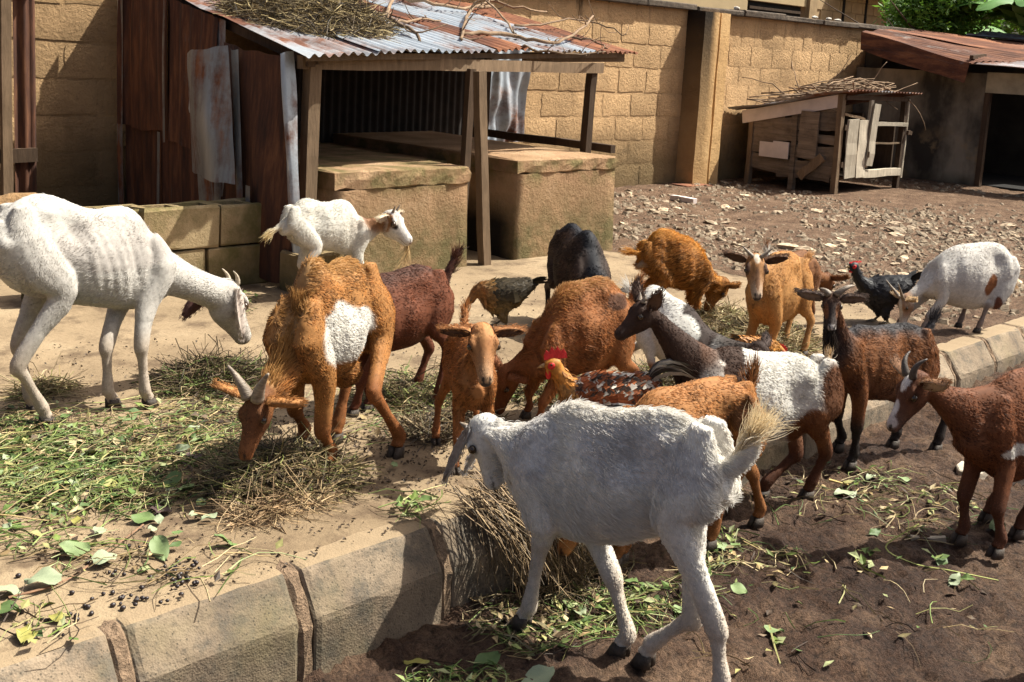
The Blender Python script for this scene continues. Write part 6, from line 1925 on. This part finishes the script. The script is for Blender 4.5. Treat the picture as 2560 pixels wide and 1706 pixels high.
# scraps on the mud in front
L_ = Litter()
for (c0, rx, ry, n, gf) in [((1400, 1370), 130, 55, 260, .75), ((1250, 1420), 100, 60, 120, .6), ((1950, 1130), 260, 60, 150, .4), ((2150, 1180), 150, 60, 110, .45), ((1700, 1290), 160, 60, 110, .4), ((1050, 1540), 120, 40, 120, .7), ((1900, 1400), 420, 140, 70, .4), ((1160, 1390), 70, 70, 130, .2), ((1660, 1250), 60, 40, 60, .8), ((1560, 1360), 90, 40, 60, .8), ((2000, 1110), 60, 25, 40, .8)]:
    for _ in range(n):
        a_, q_ = r.uniform(0, 2 * math.pi), math.sqrt(r.uniform())
        p = gp(c0[0] + rx * q_ * math.cos(a_), c0[1] + ry * q_ * math.sin(a_), -.215)
        if p[1] > 2.26: continue
        p[2] = gz(p[0], p[1]) + r.uniform(.004, .018)
        green = r.uniform() < gf
        col = np.array((GREENS if green else DRY)[r.integers(6)]) * r.uniform(.7, 1.2)
        if r.uniform() < .45:
            Lf = r.uniform(.02, .05)
            L_.leaf(p, r.uniform(0, 6.28), Lf, Lf * r.uniform(.35, .6), r.uniform(-.1, .4), r.uniform(-.2, .3), col, r)
        else:
            ang, ln = r.uniform(0, 6.28), r.uniform(.05, .2)
            d = np.array((math.cos(ang), math.sin(ang), 0)); sd_ = np.array((-d[1], d[0], 0)); bend = r.normal(0, .2) * ln
            pts = []
            for t in np.linspace(0, 1, 5):
                q = p + d * ln * (t - .5) + sd_ * bend * math.sin(math.pi * t)
                q[2] = gz(q[0], q[1]) + .006 + .01 * math.sin(math.pi * t)
                pts.append(q)
            L_.strand(pts, r.uniform(.0012, .0026), col, r)
o = L_.build("mud_litter")
tag(o, "scraps of leaf and straw trodden into the mud", "litter", kind='stuff')

# dung crumbs and grit, too small to pick apart
L_ = Litter()
for (c0, rx, ry, n) in [((900, 1050), 200, 110, 700), ((350, 860), 330, 90, 350), ((500, 1250), 430, 140, 500), ((1100, 760), 240, 110, 350), ((900, 1000), 260, 60, 500), ((330, 1010), 300, 60, 300), ((620, 1040), 220, 130, 600), ((1900, 690), 200, 40, 200)]:
    for _ in range(n):
        a_, q_ = r.uniform(0, 2 * math.pi), math.sqrt(r.uniform())
        p = gp(c0[0] + rx * q_ * math.cos(a_), c0[1] + ry * q_ * math.sin(a_))
        if p[1] < 2.37: continue
        p[2] = .003
        Lf = r.uniform(.004, .016)
        L_.leaf(p, r.uniform(0, 6.28), Lf, Lf * .8, r.uniform(0, .6), r.uniform(0, .8), np.array((.055, .036, .022)) * r.uniform(.6, 2.0), r)
o = L_.build("dung_crumbs")
tag(o, "dark crumbs of dung and soil on the concrete", "dirt", kind='stuff')

# single broad leaves
def leaf_mesh(seed):
    rr = np.random.default_rng(seed)
    nu, v = 8, []
    curl, cup, wv = rr.uniform(-.5, .7), rr.uniform(-.1, .35), rr.uniform(.05, .12)
    for i in range(nu):
        t = i / (nu - 1)
        w_ = .40 * math.sin(math.pi * (t * .93 + .05)) ** .75 * (1.1 - .45 * t)
        for q in (-1, -.5, 0, .5, 1):
            v.append((t - .5, q * w_, .06 + curl * .25 * (t - .5) ** 2 + cup * abs(q) * w_ + wv * math.sin(7 * t + q * 3 + seed) * abs(q)))
    f = grid_faces(nu, 5)
    me = bpy.data.meshes.new("leaf")
    me.from_pydata(v + [(-.5, 0, .06), (-.85, .08, .03), (-.5, .015, .07)], [], f + [(40, 41, 42)])
    me.polygons.foreach_set('use_smooth', [True] * len(me.polygons))
    return me
LM = []
for i, cc in enumerate([(.12, .18, .055), (.18, .24, .10), (.27, .31, .19), (.075, .12, .035), (.26, .24, .06), (.08, .05, .045)]):
    k = NT("broad_leaf_%d" % i)
    vein = k.ramp(k.noise(90, 3, .6, coord='obj'), [(.35, .7), (.7, 1.15)])
    m = k.done(k.mix(1.0, cc, vein, 'MULTIPLY'), .6, spec=.35)
    for s in range(3):
        me = leaf_mesh(200 + i * 10 + s); me.materials.append(m); LM.append((i, me))
def place_leaf(px, py, size, z=0.0, mi=None, mud=False):
    p = gp(px, py, -.215 if mud else 0.0)
    p[2] = (gz(p[0], p[1]) + .012) if mud else r.uniform(.006, .022)
    ch = [me for i, me in LM if mi is None or i == mi]
    o = bpy.data.objects.new("leaf", ch[r.integers(len(ch))])
    COL.objects.link(o)
    o.location = p
    o.scale = (size, size * r.uniform(.75, 1.1), size)
    o.rotation_euler = (r.normal(0, .22), r.normal(0, .22), r.uniform(0, 6.28))
    if mud: tag(o, "pale green leaf dropped on the mud", "leaf", "single leaves lying on the mud")
    else: tag(o, "broad green leaf among the fodder on the concrete", "leaf", "single broad leaves on the concrete")
for (px, py, sz, mi) in [(370, 1277, .085, 1), (515, 1258, .07, 0), (100, 1350, .09, 2), (20, 1370, .085, 2), (410, 1052, .09, 2), (395, 1120, .09, 3), (430, 1140, .08, 0), (240, 1300, .07, 2), (170, 1280, .08, 1), (130, 1430, .05, 4), (20, 1420, .08, 3), (60, 1465, .08, 4), (230, 1230, .05, 2), (210, 1055, .07, 2), (300, 975, .06, 1), (70, 985, .05, 1), (370, 1180, .08, 5), (270, 1130, .09, 4), (480, 1200, .05, 2), (330, 1200, .07, 0), (460, 1025, .06, 1), (1190, 1090, .05, 0), (1215, 665, .05, 0), (775, 1100, .05, 4), (905, 1080, .04, 1), (980, 1165, .06, 0), (310, 960, .05, 3), (150, 970, .05, 0)]:
    place_leaf(px, py, sz, mi=mi)
for _ in range(80):
    a_, q_ = r.uniform(0, 6.28), math.sqrt(r.uniform())
    c0, rx, ry = [((170, 1090), 220, 90), ((250, 1200), 260, 90), ((380, 1030), 160, 50), ((170, 1070), 200, 80)][r.integers(4)]
    px, py = c0[0] + rx * q_ * math.cos(a_), c0[1] + ry * q_ * math.sin(a_)
    if gp(px, py)[1] > 2.40: place_leaf(px, py, r.uniform(.028, .055), mi=int(r.choice([0, 1, 1, 2, 2, 3, 3, 4, 5])))
for (px, py, sz, mi) in [(1940, 1135, .10, 2), (2000, 1100, .06, 2), (2195, 1335, .07, 2), (2165, 1285, .06, 3), (2010, 1222, .06, 3), (2075, 1105, .06, 1), (1700, 1350, .06, 1), (1330, 1385, .08, 2), (1400, 1340, .07, 1), (1280, 1350, .06, 2), (2290, 1220, .09, 3), (1240, 1540, .10, 2), (1120, 1500, .08, 3), (960, 1480, .07, 4), (1450, 1310, .06, 0), (1560, 1385, .06, 1), (1660, 1250, .05, 1), (1780, 1430, .06, 1), (1690, 1240, .05, 0)]:
    place_leaf(px, py, sz, mi=mi, mud=True)

# ---------------------------------------------------------------- hay heaps
def hay_heap(label, c0, rx, ry, hgt, n, cols, seed, wr=(.0010, .0024), zbase=0.0, lrange=(.08, .26), leaf=.2):
    rr = np.random.default_rng(seed)
    H_ = Litter()
    for i in range(n):
        a_, q_ = rr.uniform(0, 6.28), math.sqrt(rr.uniform())
        x, y = c0[0] + rx * q_ * math.cos(a_), c0[1] + ry * q_ * math.sin(a_)
        dome = hgt * max(0, 1 - q_ ** 1.6)
        z = zbase + .004 + dome * rr.uniform(.15, 1.0)
        p = np.array((x, y, z))
        ln = rr.uniform(*lrange)
        d = rr.normal(size=3); d[2] *= .35; d /= np.linalg.norm(d)
        s1 = rr.normal(size=3); s1[2] *= .5
        pts = []
        b = rr.uniform(.15, .55) * ln; ph = rr.uniform(0, 3)
        for t in np.linspace(0, 1, 6):
            q = p + d * ln * (t - .5) + s1 * b * math.sin(3.5 * t + ph) * .35
            q[2] = max(q[2], zbase + .003)
            pts.append(q)
        col = np.array(cols[rr.integers(len(cols))]) * rr.uniform(.6, 1.25)
        if rr.uniform() < leaf:
            Lf = rr.uniform(.015, .04)
            H_.leaf(p, rr.uniform(0, 6.28), Lf, Lf * .5, rr.uniform(-.6, .6), .2, col, rr)
        else:
            H_.strand(pts, rr.uniform(*wr), col, rr, .4)
    H_.c = H_.c
    o = H_.build("hay_heap")
    return tag(o, label, "hay", "heaps of hay and fodder")
DK = [(.075, .05, .028), (.13, .09, .05), (.05, .035, .02), (.20, .145, .075), (.10, .085, .035)]
MX = DK + [(.30, .22, .11), (.14, .15, .04), (.24, .20, .08)]
LT = [(.36, .27, .13), (.26, .185, .09), (.15, .105, .055), (.20, .19, .07), (.42, .33, .18)]
hay_heap("dark tangle of dry hay under the orange goat's muzzle", gp(640, 1105)[:2], .25, .20, .11, 1700, MX, 301)
hay_heap("pale root wisps trailing from the hay below the orange goat", gp(640, 1165)[:2], .20, .09, .035, 420, [(.42, .30, .16), (.32, .21, .11), (.2, .13, .07)], 302, (.0008, .0016))
hay_heap("low dark fodder heap between the tall white goat and the orange goat", gp(500, 880)[:2], .24, .20, .10, 1500, DK + [(.12, .16, .04)], 303)
hay_heap("dry hay by the reddish goat's hind feet", gp(960, 915)[:2], .26, .16, .055, 900, MX + [(.17, .2, .06)], 304)
hay_heap("hay around the kid's legs", gp(1030, 985)[:2], .20, .14, .04, 500, DK, 305)
hay_heap("hay strewn behind the rooster", gp(1240, 895)[:2], .22, .14, .05, 700, MX + [(.2, .24, .07)], 306)
hay_heap("straw heap under the tan goat's front feet", gp(1740, 790)[:2], .34, .26, .10, 1500, LT, 307)
hay_heap("thin straw under the golden goat's muzzle", gp(1640, 730)[:2], .24, .16, .05, 600, LT, 308)
hay_heap("straw between the pied goats", gp(1540, 880)[:2], .22, .18, .07, 700, MX, 309)
hay_heap("small dry bunch left of the tall white goat's hind hooves", gp(95, 905)[:2], .10, .08, .05, 240, LT + [(.2, .2, .06)], 310)
# dry roots hanging over the kerb
H_ = Litter(); rr = np.random.default_rng(31)
top = np.array((2.36, 2.36, .03))
for i in range(360):
    a0 = top + np.array((rr.normal(0, .075), rr.normal(0, .035), rr.uniform(-.01, .07)))
    e0 = np.array((a0[0] + rr.normal(.08, .08), 2.20 + rr.normal(-.02, .06), rr.uniform(-.25, -.10)))
    m0 = (a0 + e0) / 2 + np.array((rr.normal(0, .05), -.08 + rr.normal(0, .03), .05 + rr.normal(0, .04)))
    pts = [a0 * (1 - t) ** 2 + 2 * m0 * t * (1 - t) + e0 * t * t + rr.normal(size=3) * .006 for t in np.linspace(0, 1, 7)]
    H_.strand(pts, rr.uniform(.0010, .0026), np.array([(.24, .16, .085), (.15, .10, .055), (.08, .055, .03), (.34, .24, .13)][rr.integers(4)]) * rr.uniform(.6, 1.2), rr, .5)
o = H_.build("root_bundle")
tag(o, "bundle of dry roots hanging over the kerb by the white goat's foreleg", "hay", "heaps of hay and fodder")
hay_heap("trodden roots at the foot of the kerb behind the white goat", (2.56, 2.16), .20, .08, .05, 260, DK + [(.2, .14, .07)], 312, zbase=-.24)
# wisp in the kid's mouth
H_ = Litter()
for i in range(34):
    p = np.array((4.075, 4.86, .285)) + rr.normal(size=3) * .006
    e = p + np.array((-.05, -.02, -.12)) + rr.normal(size=3) * .03
    m0 = (p + e) / 2 + np.array((.02, 0, -.02))
    H_.strand([p * (1 - t) ** 2 + 2 * m0 * t * (1 - t) + e * t * t for t in np.linspace(0, 1, 5)], .0016, (.38, .25, .11), rr)
tag(H_.build("straw_wisp"), "wisp of straw hanging from the white kid's mouth", "straw")
# long green stalks on the mud
def stalk(label, pts, w_, col, leaves, mud=True):
    S_ = Litter()
    P = []
    for (px, py) in pts:
        q = gp(px, py, -.215 if mud else 0); q[2] = (gz(q[0], q[1]) if mud else 0) + .012; P.append(q)
    u = np.arange(len(P)); uu = np.linspace(0, len(P) - 1, len(P) * 4)
    P = np.array(P); C2 = np.stack([hermite(u, P[:, j], uu) for j in range(3)], -1)
    S_.strand(C2, w_, col, rr, .4)
    for (px, py, sz) in leaves:
        q = gp(px, py, -.215 if mud else 0); q[2] = (gz(q[0], q[1]) if mud else 0) + .015
        for _ in range(4): S_.leaf(q + rr.normal(size=3) * .008, rr.uniform(0, 6.28), sz, sz * .6, rr.uniform(0, .5), .2, np.array(GREENS[rr.integers(4)]), rr)
    tag(S_.build("stalk"), label, "stalk", "green stalks dropped on the ground")
stalk("forked green stalk on the mud left of the brown goat's hooves", [(2110, 1210), (2035, 1258), (2100, 1283), (2180, 1310), (2295, 1330)], .0035, (.28, .30, .09), [(1995, 1265, .05), (2150, 1285, .04), (2205, 1335, .05)])
stalk("curled green stalk with leaves on the mud", [(2035, 1320), (1975, 1292), (1965, 1270), (1990, 1262)], .0035, (.26, .30, .08), [(1985, 1300, .045)])
stalk("upright pale stalk with a curl on the bare mud near the bottom", [(1770, 1420), (1782, 1460), (1795, 1510)], .0035, (.36, .34, .14), [(1790, 1450, .04)])
stalk("yellow straw stalk near the pied goat's hind hoof", [(1905, 1103), (1950, 1112)], .006, (.46, .33, .12), [])
stalk("thin yellow stalk lying by the kid toward the kerb", [(905, 1170), (960, 1140), (1030, 1120)], .0025, (.44, .38, .18), [(920, 1170, .04), (940, 1180, .04)], False)
stalk("long stalk between the tall white goat's hooves", [(150, 935), (260, 930), (370, 905)], .003, (.36, .36, .14), [], False)
stalk("bundle of pale straw on the green fodder", [(305, 1025), (350, 1015), (405, 1005)], .007, (.44, .36, .18), [], False)
stalk("brown dead stalk across the lower left concrete", [(20, 1385), (140, 1350), (230, 1290), (330, 1215)], .004, (.20, .11, .06), [], False)

# droppings, single pellets
me = bpy.data.meshes.new("dropping")
v, f = rock_geo((.0062, .005, .005), 6, 8, 2, .1)
me.from_pydata(v, [], f); me.polygons.foreach_set('use_smooth', [True] * len(me.polygons))
me.materials.append(M_plain("dropping_dark", (.022, .014, .013), .45, .3, 200, 0, .5))
for i in range(95):
    c0 = [(400, 1330, 40, 26), (290, 1385, 70, 25), (130, 1440, 60, 35), (420, 1320, 60, 40), (300, 1300, 160, 60)][i % 5]
    p = gp(c0[0] + r.normal() * c0[2] * .6, c0[1] + r.normal() * c0[3] * .6)
    if p[1] < 2.39: continue
    o = bpy.data.objects.new("dropping", me); COL.objects.link(o)
    o.location = (p[0], p[1], .006); o.rotation_euler = (0, 0, r.uniform(0, 3)); sc2 = r.uniform(.8, 1.25); o.scale = (sc2,) * 3
    tag(o, "dark round goat dropping near the front kerb", "dropping", "goat droppings on the concrete")

# ---------------------------------------------------------------- stones in the yard
k = NT("yard_stone")
c = k.ramp(k.noise(30, 4, .6), [(.3, (.18, .125, .08)), (.55, (.38, .29, .195)), (.8, (.60, .50, .38))])
c = k.mix(1.0, c, k.ramp(k.rnd(), [(0, .45), (.6, 1.0), (1, 1.45)]), 'MULTIPLY')
M_STONE = k.done(c, .9, k.bump(k.noise(80, 3, .6), .3, .004))
SM = []
for s in range(7):
    v, f = rock_geo((.5, .36, .20 if s % 2 else .13), 5, 7, 70 + s, .45)
    me = bpy.data.meshes.new("stone"); me.from_pydata(v, [], f); me.materials.append(M_STONE); SM.append(me)
def yard_pt():
    while True:
        if r.uniform() < .6: x, y = r.uniform(6.2, 11.2), r.uniform(2.7, 7.6)
        else: x, y = r.uniform(6.2, 14.3), r.uniform(2.5, 7.7)
        if x < 6.75 and x < float(slab_edge(y)) + .15 or (11.55 < x < 13.2 and 6.4 < y < 7.6): continue
        if float(fbm(np.array([x, y]), .8, 2, 61)) + (.35 if x < 9 else 0) < r.uniform(-.6, .6): continue
        return x, y
for i in range(300):
    x, y = yard_pt()
    if i < 60: x, y = r.uniform(6.5, 9.6), r.uniform(4.6, 7.6)
    o = bpy.data.objects.new("stone", SM[r.integers(7)]); COL.objects.link(o)
    s = float(np.clip(r.lognormal(-2.65, .45), .04, .20))
    o.scale = (s, s * r.uniform(.8, 1.2), s)
    o.location = (x, y, gz(x, y) + s * .03)
    o.rotation_euler = (r.normal(0, .15), r.normal(0, .15), r.uniform(0, 6.28))
    tag(o, "pale broken stone chip lying on the dirt yard", "stone", "stone chips strewn over the yard")
gv_, gf_ = [], []
for i in range(5200):
    x, y = yard_pt()
    s = float(np.clip(r.lognormal(-3.75, .5), .009, .05))
    n0 = len(gv_)
    a_ = r.uniform(0, 6.28); z = gz(x, y)
    for q in range(5):
        gv_.append((x + s * math.cos(a_ + q * 1.257) * r.uniform(.7, 1.1), y + s * math.sin(a_ + q * 1.257) * r.uniform(.6, 1.0), z - .004))
    for q in range(3):
        gv_.append((x + s * .5 * math.cos(a_ + q * 2.09), y + s * .5 * math.sin(a_ + q * 2.09), z + s * r.uniform(.2, .6)))
    gf_ += [(n0, n0 + 1, n0 + 6, n0 + 5), (n0 + 1, n0 + 2, n0 + 6), (n0 + 2, n0 + 3, n0 + 7, n0 + 6), (n0 + 3, n0 + 4, n0 + 7), (n0 + 4, n0, n0 + 5, n0 + 7), (n0 + 5, n0 + 6, n0 + 7)]
o = mesh_obj("gravel", gv_, gf_, M_STONE)
tag(o, "small gravel and grit over the dirt yard", "gravel", kind='stuff')
# flat paving fragments in the mud
for (px, py, rx, ry, hz_, lb) in [(2255, 1052, .09, .07, .012, "pale broken paving fragment beside the brown goat's chest"), (2235, 1085, .10, .06, .012, "second pale paving fragment just below the first"), (2335, 1095, .10, .07, .012, "pale paving fragment by the brown goat's hind leg")]:
    p = gp(px, py, -.21)
    n = 9
    v = []
    for z, e in ((-.03, 1.0), (hz_, 1.0), (hz_ + .004, .94)):
        rg = np.random.default_rng(int(px))
        v += [(rx * e * math.cos(2 * math.pi * q / n) * rg.uniform(.75, 1.15), ry * e * math.sin(2 * math.pi * q / n) * rg.uniform(.75, 1.15), z) for q in range(n)]
    f = [(a * n + q, a * n + (q + 1) % n, (a + 1) * n + (q + 1) % n, (a + 1) * n + q) for a in range(2) for q in range(n)] + [tuple(2 * n + q for q in range(n))]
    o = mesh_obj("paving_fragment", v, f, M_plain("pale_slab%d" % px, (.42, .36, .28), .9, .25, 16, .4))
    o.location = (p[0], p[1], gz(p[0], p[1]))
    tag(o, lb, "paving slab", "paving fragments in the mud")
# odd things lying in the yard
def lie_bar(name, px, py, px2, py2, w_, h_, mt, lb, cat):
    a, b = gp(px, py), gp(px2, py2)
    a[2] = gz(a[0], a[1]) + h_ * .5; b[2] = gz(b[0], b[1]) + h_ * .5
    o = mesh_obj(name, *beam_geo(a * 0, b - a, w_, h_), mt); o.location = a
    tag(o, lb, cat)
lie_bar("pipe_piece", 1543, 452, 1597, 461, .06, .05, M_PAINTW, "short grey pipe lying on the stony ground below the wall", "pipe")
lie_bar("rusty_plate", 1560, 428, 1620, 424, .22, .012, M_RUSTROOF, "flat rusty metal plate lying at the foot of the pillar", "metal plate")
lie_bar("dry_stalk", 2110, 1092, 2190, 1102, .018, .016, M_WOODPALE, "dry grey stalk on the mud by the brown goat", "stalk")

# ---------------------------------------------------------------- brush on the shed roof
def roofpt(px, py, lift=.0):
    d = CAMR @ np.array([px - 1176.5, -(py - 534.0), -2600.0])
    t = ((1.325 - 1.38) - .18 * 5.12) / (d[2] - .18 * d[1])
    p = np.array([0, 0, 1.38]) + d * t
    p[2] += lift
    return p
BRN = [("thick grey branch sloping down the shed roof", [(780, -10), (840, 28), (895, 60), (945, 85), (965, 98)], .020, (0, .03, .05, .04, .01)),
 ("arched pale branch over the middle of the shed roof", [(880, 60), (905, 25), (960, 5), (1040, 8), (1110, 30), (1160, 62), (1185, 80)], .014, (.02, .12, .16, .16, .12, .05, .01)),
 ("pale forked stub hanging near the roof edge", [(1130, 30), (1090, 38), (1068, 60), (1062, 90), (1058, 98)], .017, (.05, .08, .06, .03, .01)),
 ("crooked branch with twigs lying above the eave", [(1060, 85), (1130, 88), (1190, 92), (1240, 104), (1290, 104), (1340, 88), (1362, 75)], .018, (.02, .03, .03, .02, .03, .08, .14)),
 ("thin stick reaching right past the roof edge", [(1180, 70), (1250, 66), (1330, 65), (1400, 80), (1440, 88)], .010, (.02, .05, .08, .06, .02)),
 ("dark knobbly branch along the top of the roof", [(900, 5), (980, 22), (1060, 30), (1130, 20), (1190, 35), (1258, 38)], .016, (.06, .06, .04, .06, .06, .05)),
 ("thorny twig at the right of the roof brush", [(1300, 92), (1340, 102), (1375, 108), (1395, 118)], .010, (.02, .04, .03, .02)),
 ("straight stick lying along the eave", [(1190, 112), (1250, 122), (1320, 128), (1390, 124)], .010, (.01, .01, .01, .01)),
 ("short dark branch crossing the left of the roof brush", [(850, 70), (900, 66), (960, 58), (1010, 52)], .014, (.01, .03, .03, .02))]
for bi, (lb, pts, rad, lifts) in enumerate(BRN):
    P = np.array([roofpt(x, y, l) for (x, y), l in zip(pts, lifts)])
    base = P[0].copy()
    u = np.arange(len(P)); uu = np.linspace(0, len(P) - 1, len(P) * 3)
    C2 = np.stack([hermite(u, P[:, j], uu) for j in range(3)], -1)
    rb3 = np.random.default_rng(800 + bi)
    C2 += rb3.normal(size=C2.shape) * .008
    root = thing("branch", tuple(base), lb, "branch", "branches lying on the shed roof")
    mesh_obj("stem", *tube_geo(C2 - base, np.linspace(rad, rad * .5, len(C2)), 7), M_BRANCH, root, True)
    for t in range(7):
        q = C2[rb3.integers(2, len(C2) - 1)]; d = rb3.normal(size=3); d[2] = abs(d[2]) * .7; d /= np.linalg.norm(d)
        ln = rb3.uniform(.06, .28)
        tp, tr = stick_poly(q - base, d, ln, ln * .12, rad * .35, 4, 900 + bi * 10 + t)
        mesh_obj("twig", *tube_geo(tp, tr, 5), M_BRANCH, root, True)
# straw and twigs heaped at the left of the roof
H_ = Litter(); rr = np.random.default_rng(66)
cst = roofpt(705, 45); 
for i in range(3000):
    a_, q_ = rr.uniform(0, 6.28), math.sqrt(rr.uniform()) 
    x, y = cst[0] + .52 * q_ * math.cos(a_), cst[1] + .58 * q_ * math.sin(a_) + .0
    if y < 5.28 or x < 3.5: continue
    z = roof_z(y) + .02 + .32 * max(0, 1 - q_ ** 1.8) * rr.uniform(.1, 1)
    ln = rr.uniform(.08, .34); d = rr.normal(size=3); d[2] = d[2] * .35; d /= np.linalg.norm(d)
    s1 = rr.normal(size=3)
    pts = [np.array((x, y, z)) + d * ln * (t - .5) + s1 * ln * .08 * math.sin(3 * t) for t in np.linspace(0, 1, 4)]
    for q in pts: q[2] = max(q[2], roof_z(q[1]) + .015)
    col = np.array([(.07, .05, .028), (.12, .085, .045), (.20, .145, .07), (.33, .25, .12), (.40, .31, .15), (.045, .032, .02)][rr.integers(6)]) * rr.uniform(.6, 1.2)
    H_.strand(pts, rr.uniform(.0015, .0045 if rr.uniform() < .25 else .003), col, rr, .3)
tag(H_.build("straw_heap"), "matted heap of straw and twigs on the left of the shed roof", "straw")
